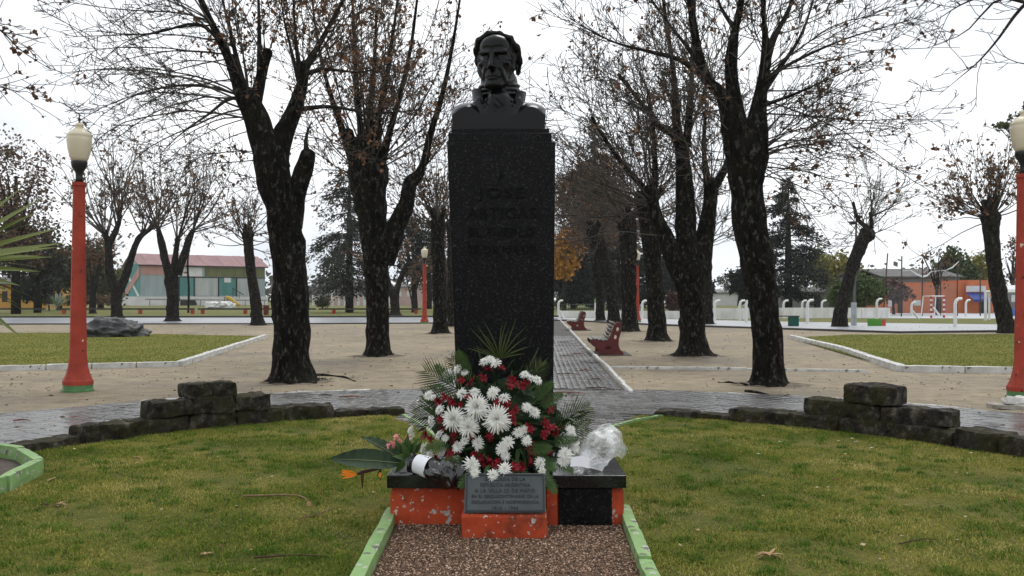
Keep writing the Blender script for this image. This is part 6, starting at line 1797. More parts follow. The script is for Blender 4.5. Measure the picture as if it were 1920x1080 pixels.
# ------------------------------------------------------------------ barn with the pink roof
def M2(name, c, c2=None, sc=1.0, stretch=(1, 1, 0.15), bmp=0.0): return simple(name, c, c2, sc, 0.75, 0.3, bmp, 0.02, stretch)
GREYTIN = M2('grey_blue_tin', (0.30, 0.36, 0.37), (0.23, 0.28, 0.29))
TEAL = M2('teal_sheet', (0.085, 0.25, 0.23), (0.06, 0.19, 0.18)); PINKR = M2('faded_pink_roof', (0.28, 0.165, 0.168), (0.215, 0.125, 0.128), 0.8, (1, 0.2, 1))
SALMON = M2('salmon_sheet', (0.44, 0.25, 0.21), (0.36, 0.20, 0.17)); OLIV = M2('olive_sheet', (0.15, 0.16, 0.06), (0.10, 0.11, 0.045)); PALESH = M2('pale_sheet', (0.45, 0.46, 0.45), (0.30, 0.34, 0.34), 1.2)
WHITEW = M2('white_wash', (0.62, 0.62, 0.61), (0.52, 0.52, 0.51), 1.0, (1, 1, 1)); DARKT = simple('dark_trim', (0.03, 0.03, 0.03), None, 4, 0.7); DARKG = simple('dark_window_glass', (0.03, 0.035, 0.04), (0.02, 0.022, 0.025), 2, 0.15, 0.6)
BY = 150.0
def bx(mb, x0, x1, y0, y1, z0, z1, mi=0): mb.box(((x0 + x1) / 2, (y0 + y1) / 2, (z0 + z1) / 2), (x1 - x0, y1 - y0, z1 - z0), mi=mi)
def pz(py, Y): return EYE + (HZ - py) * Y / F
def pxx(px, Y): return (px - 960) * Y / F
BA = math.radians(36); BC, BS = math.cos(BA), math.sin(BA); BX0 = pxx(263, BY)
def bu(px):   # distance along the barn front of the point seen at column px
    k = (px - 960) / F; return (k * BY - BX0) / (BC - k * BS)
barn = empty('barn', (BX0, BY, 0), 'long barn with faded pink roof, teal doors and white base on the far grass', 'barn')
BL = bu(497); zb, ze, zr = 1.5, 6.95, 8.75; BD = 10.0
def bpart(name, mat, boxes=(), polys=()):
    mb = MB()
    for (u0, u1, v0, v1, z0, z1) in boxes: bx(mb, BX0 + u0, BX0 + u1, BY + v0, BY + v1, z0, z1)
    for (vs, fs) in polys: mb.add([(BX0 + a, BY + b, c) for a, b, c in vs], fs)
    return mb.build(name, mat, barn)
bpart('white_base', WHITEW, [(-1.0, BL + 0.3, -0.6, BD + 0.5, 0, zb)])
bpart('wall', GREYTIN, [(0, BL, 0, BD, zb, ze)], [([(0, 0, ze), (0, BD, ze), (0, BD / 2, zr), (BL, 0, ze), (BL, BD, ze), (BL, BD / 2, zr)], [[0, 1, 2], [3, 5, 4]])])
ov = 0.6; sl_ = (zr - ze) / (BD / 2)
def roofz(v): return ze + sl_ * (BD / 2 - abs(v - BD / 2)) + 0.08
for nm_, va, vb in (('roof_slope', -ov, BD / 2), ('roof_slope', BD / 2, BD + ov)):
    nsh = 14
    for k in range(nsh):
        u0 = -0.5 + (BL + 1.0) * k / nsh; u1 = -0.5 + (BL + 1.0) * (k + 1) / nsh - 0.02; dz = 0.03 * (k % 2)
        bpart('roof_sheet', PINKR, (), [([(u0, va, roofz(va) + dz), (u1, va, roofz(va) + dz), (u1, vb, roofz(vb) + dz), (u0, vb, roofz(vb) + dz), (u0, va, roofz(va) - 0.1), (u1, va, roofz(va) - 0.1), (u1, vb, roofz(vb) - 0.1), (u0, vb, roofz(vb) - 0.1)], [[0, 1, 2, 3], [4, 7, 6, 5], [0, 4, 5, 1], [2, 6, 7, 3], [1, 5, 6, 2], [0, 3, 7, 4]])])
bpart('eave_board', DARKT, [(-0.4, BL + 0.4, -0.35, -0.2, ze - 0.35, ze - 0.14)])
for (a, b, z0, z1, mt, nm, o_) in ((264, 311, 5.1, 6.6, SALMON, 'salmon_panel', 0.05), (316, 379, 4.95, 6.45, WHITEW, 'white_panel', 0.05), (384, 496, 4.95, 6.5, OLIV, 'olive_panel', 0.05), (318, 497, 4.72, 4.9, DARKT, 'rail', 0.12),
        (336, 362.5, 1.65, 4.7, TEAL, 'teal_door', 0.06), (365.5, 408, 1.65, 4.7, PALESH, 'sliding_panel', 0.06), (412.5, 441, 1.65, 4.7, TEAL, 'teal_door', 0.06), (445, 470, 1.65, 4.7, PALESH, 'sliding_panel', 0.06), (473, 496, 1.65, 4.7, GREYTIN, 'sliding_panel', 0.05),
        (420, 432.5, 3.95, 4.75, WHITEW, 'notice_board', 0.16)):
    bpart(nm, mt, [(bu(a), bu(b), -o_, 0.01, z0, z1)])
for a in (363, 408.7, 442, 334.5, 470.6):
    bpart('post', DARKT, [(bu(a), bu(a) + 0.2, -0.14, -0.01, 1.5, 4.75)])
ust = bu(432)
mb = MB(); o_ = Vector((BX0, BY, 0))
mb.tube([o_ + Vector((ust, -1.0, 3.0)), o_ + Vector((ust + 2.0, -1.0, 1.8))], 0.07, 5); mb.tube([o_ + Vector((ust + 0.1, -1, 2.95)), o_ + Vector((ust + 0.1, -1, 1.4))], 0.05, 5); mb.tube([o_ + Vector((ust + 1.2, -1, 2.3)), o_ + Vector((ust + 1.2, -1, 1.2))], 0.05, 5); mb.build('stair_rail', DARKT, barn)
bpart('steps', DARKT, [(bu(336), bu(336) + 2.4, -1.8, -0.62, 0.0, 0.5), (bu(336), bu(336) + 2.4, -1.3, -0.62, 0.5, 1.0)])
bpart('gable_paint', TEAL, [(-0.06, -0.01, 0.02, BD - 0.02, zb, ze)])
def gquad(name, mat, q, o_): bpart(name, mat, (), [([(-o_, v, z) for v, z in q] + [(-o_ + 0.03, v, z) for v, z in q], [[0, 1, 2, 3], [7, 6, 5, 4], [0, 4, 5, 1], [1, 5, 6, 2], [2, 6, 7, 3], [3, 7, 4, 0]])])
gquad('painted_band', SALMON, [(0.05, 6.6), (0.05, 4.9), (BD - 0.8, zb + 0.05), (BD - 0.05, zb + 0.9)], 0.13)
gquad('painted_band', WHITEW, [(0.05, zb + 0.05), (1.4, zb + 0.05), (BD - 0.1, 5.6), (BD - 1.6, 5.6)], 0.10)
for ch in barn.children: pass
barn.rotation_euler = (0, 0, BA)
# playground slide and heap in front of the barn
sl = empty('slide', (pxx(432, 120), 120, 0), 'yellow slide in front of the barn', 'slide')
mb = MB(); mb.tube([A(424, 557, 120), A(432, 560, 120), A(443, 569, 120), A(449, 572, 120)], [0.25, 0.25, 0.25, 0.2], 6); mb.build('chute', simple('slide_yellow', (0.5, 0.33, 0.05), None, 4, 0.5), sl)
mb = MB(); [mb.tube([A(x_, 557, 120.3), A(x_, 577, 120.3)], 0.05, 5) for x_ in (421, 427)]; mb.build('ladder', DARKT, sl)
me = stone_mesh('pile', 3.6, 1.6, 1.1, 5, 0.3, (10, 6, 4)); o = link('rubble_heap', me, WHITEW); o.location = (pxx(412, 118), 118, 0.2); tag(o, 'pale heap of rubble on the grass beside the yellow slide', 'heap')
# thin rail in front of the base
rl = empty('hand_rail', (pxx(272, 135), 135, 0), 'thin grey rail running in front of the barn base', 'rail')
mb = MB(); mb.tube([A(272, 561, 135), A(500, 563, 135)], 0.09, 5); [mb.tube([A(x_, 562, 135), (pxx(x_, 135), 135, 0)], 0.07, 5) for x_ in (281, 313, 376, 420, 460, 496)]; mb.build('rail', simple('grey_rail', (0.25, 0.25, 0.24), None, 3), rl)

# ------------------------------------------------------------------ low rails on red stub posts beyond the road
RAILM = simple('weathered_dark_rail', (0.05, 0.045, 0.04), (0.03, 0.028, 0.026), 3, 0.6); STUB = simple('red_stub', (0.36, 0.05, 0.035), None, 4, 0.6)
for (a, b, posts, lab) in ((-60, 85, (26, -40), 'low dark rail on a red stub at the far left beyond the road'), (105, 365, (263, 361, 120), 'long low dark rail on red stubs beyond the road, behind the boulder'),
                           (371, 592, (460, 560, 380), 'low dark rail on red stubs beyond the road, in front of the barn'), (598, 790, (626, 700, 780), 'low dark rail on red stubs beyond the road, right of the near forked trunk')):
    Yr = 78
    r = empty('low_rail', (pxx(a, Yr), Yr, 0), lab, 'rail')
    mb = MB(); bx(mb, pxx(a, Yr), pxx(b, Yr), Yr - 0.08, Yr + 0.08, 0.36, 0.50); mb.build('rail', RAILM, r)
    for p_ in posts:
        mb = MB(); bx(mb, pxx(p_, Yr) - 0.14, pxx(p_, Yr) + 0.14, Yr - 0.1, Yr + 0.1, 0, 0.355); mb.build('post', STUB, r)
r = empty('litter_bin', (pxx(499, 74), 74, 0), 'dark red litter bin at the roadside beside the near forked trunk', 'bin')
mb = MB(); mb.lathe([(0.2, 0), (0.24, 0.75), (0.26, 0.78), (0.22, 0.8)], (pxx(499, 74), 74, 0), 12); mb.build('drum', BENCHRED, r)

# ------------------------------------------------------------------ houses and sheds
def house(label, px0, px1, pytop, pybase, Y, depth, wall, roof=None, roof_h=0.0, openings=(), name='house', cat='house', eave=0.3, over=0.25):
    X0, X1, zt = pxx(px0, Y), pxx(px1, Y), pz(pytop, Y)
    r = empty(name, ((X0 + X1) / 2, Y, 0), label, cat)
    mb = MB(); bx(mb, X0, X1, Y, Y + depth, 0, zt); mb.build('wall', wall, r)
    if roof is not None:
        zr_ = zt + roof_h; mb = MB(); ym = Y + depth / 2
        mb.add([(X0 - over, Y - eave, zt - 0.05), (X1 + over, Y - eave, zt - 0.05), (X1 + over, ym, zr_), (X0 - over, ym, zr_), (X0 - over, Y + depth + eave, zt - 0.05), (X1 + over, Y + depth + eave, zt - 0.05),
                (X0 - over, Y - eave, zt + 0.10), (X1 + over, Y - eave, zt + 0.10), (X1 + over, ym, zr_ + 0.15), (X0 - over, ym, zr_ + 0.15), (X0 - over, Y + depth + eave, zt + 0.10), (X1 + over, Y + depth + eave, zt + 0.10)],
               [[0, 3, 2, 1], [3, 4, 5, 2], [6, 7, 8, 9], [9, 8, 11, 10], [0, 1, 7, 6], [4, 10, 11, 5], [0, 6, 9, 3], [3, 9, 10, 4], [1, 2, 8, 7], [2, 5, 11, 8]])
        mb.build('roof', roof, r)
    for (a, b, t, bt, mt, nm) in openings:
        mb = MB(); bx(mb, pxx(a, Y), pxx(b, Y), Y - 0.05, Y + 0.03, max(0.02, pz(bt, Y)), pz(t, Y)); f = mb.build(nm, WHITEW if nm == 'window' else mt, r)
        if nm == 'window':
            mb = MB(); bx(mb, pxx(a + 0.6, Y), pxx(b - 0.6, Y), Y - 0.07, Y - 0.045, pz(bt - 0.6, Y), pz(t + 0.6, Y)); mb.build('pane', mt, f)
    return r
ORANGE = M2('orange_plaster', (0.52, 0.165, 0.072), (0.43, 0.13, 0.055), 0.8, (1, 1, 1)); GREYROOF = M2('grey_old_roof', (0.10, 0.098, 0.094), (0.065, 0.063, 0.060), 0.5, (1, 1, 1)); YELW = M2('yellow_wall', (0.48, 0.26, 0.05), (0.40, 0.21, 0.04), 1, (1, 1, 1))
GREYWALL = M2('grey_wall', (0.20, 0.195, 0.19), (0.15, 0.145, 0.14), 0.7, (1, 1, 1)); BLUEA = simple('blue_awning', (0.035, 0.06, 0.24), (0.028, 0.045, 0.19), 3, 0.7); PINKW = M2('pinkish_wall', (0.47, 0.36, 0.33), (0.40, 0.29, 0.27), 0.6, (1, 1, 1))
house('low orange building with small dark windows behind the goal', 1664, 1815, 530, 587, 82, 7, ORANGE, None, 0, ((1665, 1675, 563, 575, DARKG, 'window'), (1683, 1692, 561, 589, DARKT, 'door'), (1713, 1726, 563, 573, DARKG, 'window'), (1752, 1765, 560, 584, DARKG, 'door')), 'orange_building', 'building')
house('taller orange building with blue awning beside the leaning pollard', 1815.5, 1862, 525, 589, 81.5, 7.5, ORANGE, None, 0, ((1836, 1852, 562, 590, DARKT, 'door'),), 'orange_building', 'building')
aw = empty('awning', (pxx(1833, 81), 81, 2), 'blue awning over the door of the taller orange building', 'awning')
mb = MB(); X0, X1 = pxx(1815, 81), pxx(1850, 81); mb.add([(X0, 81.5, 1.85), (X1, 81.5, 1.85), (X1, 80, 1.25), (X0, 80, 1.25), (X0, 80, 1.05), (X1, 80, 1.05)], [[0, 1, 2, 3], [3, 2, 5, 4]]); mb.build('canopy', BLUEA, aw)
sb = empty('sign_board', (pxx(1835, 81), 81.3, 2.0), 'white torn cloth sign above the blue awning', 'sign')
mb = MB(); bx(mb, pxx(1816, 81), pxx(1853, 81), 81.38, 81.45, pz(547, 81.4), pz(536, 81.4)); mb.build('cloth', WHITEW, sb)
house('grey roofed shed above and behind the orange building', 1655, 1800, 520, 585, 96, 10, GREYWALL, GREYROOF, 0.9, (), 'shed', 'shed')
house('darker grey roofed shed to the left behind the orange building', 1622, 1672, 515, 585, 104, 8, GREYWALL, GREYROOF, 0.5, (), 'shed', 'shed')
house('white low house beyond the goal at the far right', 1853, 1990, 545, 588, 84, 6, GREYWALL, WHITEW, 0.4, ((1875, 1886, 553, 575, DARKG, 'window'), (1896, 1908, 553, 566, DARKG, 'window')), 'house', 'house')
house('white house glimpsed between the trunks beyond the white wall', 1206, 1268, 541, 566, 140, 8, WHITEW, GREYWALL, 0.6, ((1215, 1222, 548, 556, DARKG, 'window'), (1240, 1247, 548, 556, DARKG, 'window')))
house('long pale shed right of the three-armed tree', 1328, 1408, 550, 566, 150, 8, WHITEW, GREYWALL, 0.5, ((1345, 1352, 555, 562, DARKG, 'window'), (1375, 1380, 555, 562, DARKG, 'window')), 'shed', 'shed')
house('small white house between the trunks beyond the farther bench', 1140, 1172, 545, 566, 150, 6, WHITEW, GREYWALL, 0.5, ((1150, 1155, 551, 558, DARKG, 'window'),))
house('yellow house behind the shrubs at the far left', -20, 90, 533, 566, 120, 8, YELW, GREYROOF, 1.0, ((4, 14, 546, 566, DARKT, 'door'), (28, 40, 543, 553, DARKG, 'window'), (58, 68, 543, 553, DARKG, 'window')))
house('dark grey long house with white arched windows beyond the grass', 588, 700, 540, 560, 165, 8, GREYWALL, GREYROOF, 1.6, ((599, 606, 546, 553, DARKG, 'window'), (620, 628, 544, 552, WHITEW, 'door'), (663, 671, 544, 552, WHITEW, 'door'), (684, 692, 546, 553, DARKG, 'window')))
house('pale house left of the far lamp post', 738, 792, 538, 566, 150, 8, PINKW, GREYWALL, 0.4, ((749, 753, 547, 556, DARKG, 'window'), (763, 768, 546, 556, DARKG, 'window')))
house('white house right of the far lamp post', 793, 850, 536, 566, 152, 8, WHITEW, GREYROOF, 0.4, ((803, 809, 545, 556, DARKG, 'window'), (826, 832, 545, 556, DARKG, 'window')))
house('pale grey shed behind the dark ragged conifer', 1420, 1660, 548, 588, 110, 6, GREYWALL, GREYROOF, 0.5, ((1440, 1448, 556, 564, DARKG, 'window'), (1526, 1538, 552, 585, DARKT, 'door'), (1480, 1490, 556, 564, DARKG, 'window')), 'shed', 'shed')
wf = empty('garden_wall', (pxx(640, 150), 150, 0), 'pale pinkish garden wall in front of the dark grey long house', 'wall')
mb = MB(); bx(mb, pxx(585, 150), pxx(735, 150), 149.8, 150.1, 0, pz(555, 150)); mb.build('wall', PINKW, wf)
for px_ in range(588, 735, 12):
    mb = MB(); bx(mb, pxx(px_, 150) - 0.2, pxx(px_, 150) + 0.2, 149.7, 150.2, 0, pz(553, 150)); mb.build('pillar', WHITEW, wf)

# ------------------------------------------------------------------ white wall, hooked concrete posts, goals, nets on the right
ww = empty('white_wall', (pxx(1500, 62), 62, 0), 'long low whitewashed wall behind the hooked white posts', 'wall')
WASH = simple('streaked_whitewash', (0.76, 0.76, 0.75), (0.58, 0.57, 0.55), 2.2, 0.8, 0.3, 0.2, 0.01, (1, 1, 0.35))
for (a, b, Ya, Yb, t, bt) in ((1048, 1330, 66, 60, 583, 600), (1330, 1400, 60, 59, 578, 601), (1400, 1668, 62, 64, 577, 599)):
    n_ = max(1, int((b - a) / 45))
    for k in range(n_):
        u0, u1 = k / n_, (k + 1) / n_; ya, yb = Ya + (Yb - Ya) * u0, Ya + (Yb - Ya) * u1
        p0 = Vector((pxx(a + (b - a) * u0, ya), ya, 0)); p1 = Vector((pxx(a + (b - a) * u1, yb), yb, 0)); d = p1 - p0
        hgt = pz(t, (ya + yb) / 2); mb = MB(); mb.box(((p0.x + p1.x) / 2, (p0.y + p1.y) / 2, hgt / 2), (d.length - 0.03, 0.18, hgt), math.atan2(d.y, d.x)); mb.build('wall_panel', WASH, ww)
POSTL = ['hooked white post at the far end of the brick walk', 'hooked white post just left of the trunks behind the far lamp post', 'hooked white post between two trunks beyond the nearer bench', 'hooked white post right of the three-armed tree', 'hooked white post close behind another, left of the thick right trunk', 'taller hooked white post touching the left side of the thick right trunk', 'small hooked white post just right of the thick right trunk', 'small hooked white post behind the taller one right of the thick trunk', 'taller hooked white post above the right end of the dark green bench', 'small hooked white post left of the crooked leaning tree', 'hooked white post behind the bright green block', 'hooked white post with a slanting brace left of the goal', 'nearest and tallest hooked white post, standing right of the goal', 'small hooked white post in front of the blue awning building']
for ip_, (px_, pb_, pt_) in enumerate(((1047, 594, 563), (1204, 598, 563), (1238, 597, 566), (1340, 601, 563), (1387, 601, 563), (1399, 604, 562), (1469, 597, 563), (1504, 594, 563), (1514, 606, 562), (1541, 594, 563), (1644, 600, 560), (1709, 593, 566), (1791, 613, 559), (1811, 593, 562))):
    Y_ = bY(pb_); s = Y_ / F
    r = empty('hooked_post', (pxx(px_, Y_), Y_, 0), POSTL[ip_], 'post', 'hooked white posts round the court')
    H_ = (pb_ - pt_) * s; w_ = 0.085
    mb = MB()
    dirx = 1
    prof = [(0, 0), (0, H_ - 0.28), (0.05, H_ - 0.12), (0.16, H_ - 0.03), (0.34, H_ - 0.02)]
    mb.tube([(pxx(px_, Y_) + a_, Y_, b_) for a_, b_ in prof], [0.095, 0.085, 0.085, 0.08, 0.07], 4)
    mb.build('shaft', WASH, r)
for (px_, dx) in ((1047, 12), (1709, 14)):
    o = empty('brace', (pxx(px_, 60), 60, 0), 'slanting white concrete brace leaning on the hooked post, ' + ('beyond the farther bench' if px_ < 1100 else 'left of the goal'), 'brace')
    mb = MB(); mb.tube([(pxx(px_ + 2, 60), 60, 0.55), (pxx(px_ + dx, 60), 60, 0)], 0.07, 4); mb.build('beam', WASH, o)
# plain white post with green tip, dark mesh fence behind the bench
o = empty('square_post', (pxx(1117, 61), 61, 0), 'white square post with a green top behind the farther bench', 'post'); mb = MB(); bx(mb, pxx(1115, 61), pxx(1119, 61), 61, 61.15, 0, pz(568, 61)); mb.build('shaft', WASH, o); mb = MB(); bx(mb, pxx(1115, 61), pxx(1119, 61), 61, 61.15, pz(567.8, 61), pz(560, 61)); mb.build('green_tip', GREENP, o)
o = empty('mesh_fence', (pxx(1130, 72), 72, 0), 'thin dark mesh fence behind the white wall beyond the benches', 'fence')
mb = MB()
for k in range(34): x_ = pxx(1045 + k * 4.2, 72); mb.tube([(x_, 72, 0.4), (x_, 72, pz(571, 72))], 0.016, 3)
mb.tube([(pxx(1045, 72), 72, pz(571, 72)), (pxx(1186, 72), 72, pz(571, 72))], 0.03, 4); mb.tube([(pxx(1045, 72), 72, 0.5), (pxx(1186, 72), 72, 0.5)], 0.03, 4)
mo = mb.build('mesh', simple('dark_green_wire', (0.03, 0.05, 0.035), None, 3), o); mo['kind'] = 'stuff'
# handball goal with red and white posts
GWHITE = simple('goal_white', (0.75, 0.75, 0.74), None, 3, 0.5); GRED = simple('goal_red', (0.45, 0.03, 0.04), None, 3, 0.5)
gl = empty('goal', (pxx(1746, 64), 64, 0), 'small goal with red and white banded posts on the court', 'goal')
pA = Vector((pxx(1746, 63.5), 63.5, 0)); pB = Vector((pxx(1770, 64.5), 64.5, 0)); gh = pz(556, 64)
for p_ in (pA, pB):
    for k in range(9):
        mb = MB(); z0_, z1__ = gh * k / 9, gh * (k + 1) / 9 - 0.003; mb.box((p_.x, p_.y, (z0_ + z1__) / 2), (0.11, 0.11, z1__ - z0_)); mb.build('band', GRED if k % 2 == 0 else GWHITE, gl)
mb = MB(); mb.tube([pA + Vector((0, 0, gh + 0.03)), pB + Vector((0, 0, gh + 0.03))], 0.05, 6); bk = Vector((pxx(1727, 63.8), 63.8, 0)); bk2 = Vector((pxx(1752, 65), 65, 0))
mb.tube([pA + Vector((0, 0, gh + 0.03)), bk + Vector((0.15, 0, gh + 0.03)), bk], 0.04, 5); mb.tube([pB + Vector((0, 0, gh + 0.03)), bk2 + Vector((0.1, 0, gh + 0.03)), bk2], 0.04, 5); mb.tube([bk, bk2], 0.04, 5)
mb.tube([A(1750, 576, 64), A(1762, 592, 63.6)], 0.07, 5)
mb.build('frame', GWHITE, gl)
g2 = empty('goal', (pxx(1880, 57), 57, 0), 'plain white goal frame behind the leaning pollard', 'goal')
mb = MB(); gh = pz(547, 57)
mb.tube([(pxx(1848, 57), 57, 0), (pxx(1848, 57), 57, gh)], 0.09, 5); mb.tube([(pxx(1855, 58), 58, 0), (pxx(1855, 58), 58, gh)], 0.07, 5); mb.tube([(pxx(1848, 57), 57, gh), (pxx(1960, 57), 57, gh)], 0.09, 5); mb.tube([(pxx(1848, 57), 57, gh), (pxx(1855, 58), 58, gh)], 0.06, 5); mb.tube([(pxx(1960, 57), 57, 0), (pxx(1960, 57), 57, gh)], 0.09, 5)
mb.build('frame', GWHITE, g2)
# net poles and net
POLE = simple('rusty_pole', (0.085, 0.055, 0.05), (0.05, 0.036, 0.034), 3, 0.7)
npos = [(1656, 1664.5, 475, 66), (1690, 1691, 480, 68), (1729, 1730, 486, 70), (1763, 1764, 490, 70), (1795, 1795, 495, 70), (1838, 1838, 500, 70)]
for i, (pb_, pt_, top, Y_) in enumerate(npos):
    o = empty('net_pole', (pxx(pb_, Y_), Y_, 0), 'tall thin rusty pole carrying the net behind the court' if i else 'leaning rusty pole at the left end of the net', 'pole', 'net poles behind the court' if i else None)
    mb = MB(); mb.tube([(pxx(pb_, Y_), Y_, 0), (pxx(pt_, Y_), Y_, pz(top, Y_))], 0.05, 5); mb.build('shaft', POLE, o)
nt_ = empty('net', (pxx(1740, 70.3), 70.3, 0), 'grey torn net with a sagging white top rope between the poles', 'net')
mb = MB(); NETM = simple('grey_net_cord', (0.22, 0.22, 0.22), None, 3, 0.8)
for i in range(0, 60):
    x_ = 1664 + i * 2.2
    top = 528 + 12 * abs(math.sin((x_ - 1664) / 34 * math.pi / 2)) if x_ < 1760 else 533 - (x_ - 1760) * 0.45
    mb.tube([A(x_, 592, 70.3), A(x_, top, 70.3)], 0.006, 3, cap=False)
for k in range(24):
    y_ = 592 - k * 2.5; mb.tube([A(1664, y_, 70.3), A(1796, y_, 70.3)], 0.006, 3, cap=False)
mo = mb.build('mesh', NETM, nt_); mo['kind'] = 'stuff'
mb = MB(); mb.tube([A(1708, 507, 70.3), A(1718, 514, 70.3), A(1729, 519, 70.3), A(1738, 517, 70.3), A(1746, 509, 70.3)], [0.03, 0.06, 0.09, 0.07, 0.03], 5); mb.tube([A(1775, 506, 70.3), A(1785, 502, 70.3), A(1798, 490, 70.3)], [0.03, 0.06, 0.03], 5); mb.tube([A(1690, 508, 70.3), A(1708, 507.5, 70.3)], 0.015, 4); mb.tube([A(1746, 509, 70.3), A(1775, 506.5, 70.3)], 0.015, 4); mb.build('rope', GWHITE, nt_)
# utility pole with floodlights, green bench, coloured block, blue crate
o = empty('utility_pole', (pxx(1602, 47), 47, 0), 'grey pole with two floodlights beside the crooked tree', 'pole')
mb = MB(); mb.tube([(pxx(1601, 47), 47, 0), (pxx(1601, 47), 47, pz(567, 47))], 0.15, 8); mb.build('base', simple('grey_pole_paint', (0.42, 0.44, 0.46), None, 3), o)
mb = MB(); mb.tube([(pxx(1601.5, 47), 47, pz(567, 47)), (pxx(1606, 47), 47, pz(406, 47))], [0.075, 0.05], 8); mb.build('shaft', simple('pole_steel', (0.12, 0.12, 0.125), None, 3), o)
for (x_, y_) in ((1598, 418), (1610, 407)):
    mb = MB(); mb.box(A(x_, y_, 46.9), (0.26, 0.22, 0.17), bev=0.02); mb.build('floodlight', LAMPBLACK, o)
o = empty('concrete_bench', (pxx(1490, 50), 50, 0), 'dark green concrete seat with thin top at the pavement edge', 'bench')
mb = MB(); q = G(1490, 612); bx(mb, pxx(1482, q.y), pxx(1498, q.y), q.y, q.y + 0.4, 0, pz(594, q.y)); o.location = (q.x, q.y, 0); mb.build('block', simple('dark_green_block', (0.01, 0.09, 0.07), None, 4), o)
mb = MB(); bx(mb, pxx(1455, q.y), pxx(1499, q.y), q.y - 0.05, q.y + 0.45, pz(593.8, q.y), pz(592, q.y)); mb.build('top', KERBDARK, o)
q = G(1645, 611.5); o = empty('painted_block', (q.x, q.y, 0), 'bright green concrete block with a red end beside the pavement', 'block')
mb = MB(); bx(mb, pxx(1631.5, q.y), pxx(1653, q.y), q.y, q.y + 0.35, 0, pz(598, q.y)); mb.build('green_part', simple('bright_green_paint', (0.09, 0.30, 0.04), None, 4), o)
mb = MB(); bx(mb, pxx(1653.2, q.y), pxx(1661, q.y), q.y, q.y + 0.35, 0, pz(598.5, q.y)); mb.build('red_part', simple('coral_paint', (0.55, 0.10, 0.08), None, 4), o)
o = empty('crate', (pxx(1903, 70), 70, 0), 'blue crate on the court beside the right lamp post', 'crate'); mb = MB(); bx(mb, pxx(1899, 70), pxx(1908, 70), 70, 70.4, 0, pz(579, 70)); mb.build('box', simple('blue_crate', (0.05, 0.18, 0.48), None, 4), o)

# ------------------------------------------------------------------ far wood that reads as one mass on the horizon
Pf = []
for k in range(330):
    x_ = NP.uniform(-300, 300); Yf = NP.uniform(215, 300); h_ = NP.uniform(2.5, 6.0) * (1.1 + 0.5 * math.sin(x_ * 0.07) + 0.3 * math.sin(x_ * 0.19 + 1)); m = 55
    Pf.append(np.stack([NP.normal(x_, 2.6, m), NP.normal(Yf, 2.0, m), np.abs(NP.normal(h_ * 0.5, h_ * 0.28, m))], 1))
Pf = np.concatenate(Pf); Df = NP.normal(size=Pf.shape); Lf = NP.uniform(0.8, 2.0, len(Pf))
V, Q = cards(Pf, Df, Lf, Lf * 0.35)
tag(link('far_wood', np_mesh('far_wood', V, Q), L_FAR), kind='stuff')

# ------------------------------------------------------------------ grass blades (geometry), gravel, litter
def blades(P, h, w, lean, name, mat):
    n = len(P); a = NP.uniform(0, 2 * np.pi, n); ln = NP.uniform(0.25, 1.0, n) * lean; hh = h * NP.uniform(0.5, 1.25, n); ww_ = w * NP.uniform(0.7, 1.3, n)
    d = np.stack([np.cos(a), np.sin(a), np.zeros(n)], 1); s_ = np.stack([-np.sin(a + NP.normal(0, 0.5, n)), np.cos(a), np.zeros(n)], 1)
    up = np.array([0, 0, 1.0])
    B0 = P - s_ * ww_[:, None] / 2; B1 = P + s_ * ww_[:, None] / 2
    m = P + d * (hh * ln * 0.45)[:, None] + up * (hh * 0.62)[:, None]
    M0 = m - s_ * ww_[:, None] * 0.38; M1 = m + s_ * ww_[:, None] * 0.38
    T_ = P + d * (hh * ln * 1.25)[:, None] + up * (hh * (1.0 - 0.35 * ln))[:, None]
    V = np.stack([B0, B1, M1, M0, T_], 1).reshape(-1, 3); k = np.arange(n)[:, None] * 5
    Q = np.concatenate([k + np.array([[0, 1, 2]]), k + np.array([[0, 2, 3]]), k + np.array([[3, 2, 4]])])
    o = link(name, np_mesh(name, V, Q), mat); tag(o, kind='stuff'); return o
def inpoly(x, y, poly):
    ins = np.zeros(len(x), bool); n = len(poly)
    for i in range(n):
        x1_, y1_ = poly[i][:2]; x2_, y2_ = poly[(i + 1) % n][:2]
        c = ((y1_ > y) != (y2_ > y)) & (x < (x2_ - x1_) * (y - y1_) / (y2_ - y1_ + 1e-12) + x1_); ins ^= c
    return ins
n = 640000
yy = 4.5 + (11.7 - 4.5) * NP.random(n) ** 1.15; xx = NP.uniform(-5.1, 5.1, n)
ok = (np.hypot(xx - CX, yy - CY) < R0 - 0.05) & (np.abs(xx) < 0.60 * yy + 0.2)
ok &= ~((xx > -0.76) & (xx < 0.72) & (yy < 6.65)); ok &= ~((xx > -0.84) & (xx < 0.79) & (yy > 5.87) & (yy < 6.6)); ok &= ~((xx > -1.6) & (xx < 1.7) & (yy > 6.5) & (np.abs(xx - 0.03) < 0.72 + np.maximum(0, yy - 9.4) * 0.45))
ok &= ~inpoly(xx, yy, [(-5.4, 8.6), (-4.9, 8.52), (-4.36, 8.2), (-3.92, 7.65), (-3.8, 6.9), (-4.1, 6.3), (-4.8, 6.0), (-5.4, 6.0)])
xx, yy = xx[ok], yy[ok]
# thin and clumpy: density follows a slow noise made of a few sines
dn = np.sin(xx * 3.1 + 1.3 * np.sin(yy * 2.3)) + np.sin(yy * 4.7 + 1.7 * np.sin(xx * 1.9)) + 0.8 * np.sin(xx * 9.3 + yy * 7.1)
keep = NP.random(len(xx)) < 0.62 + 0.16 * dn
xx, yy, dn = xx[keep], yy[keep], dn[keep]
P = np.stack([xx, yy, np.full(len(xx), 0.011)], 1)
print('lawn blades', len(P))
blades(P, 0.023 * (1 + 0.22 * dn), 0.0042, 1.5, 'lawn_grass', GRASS)
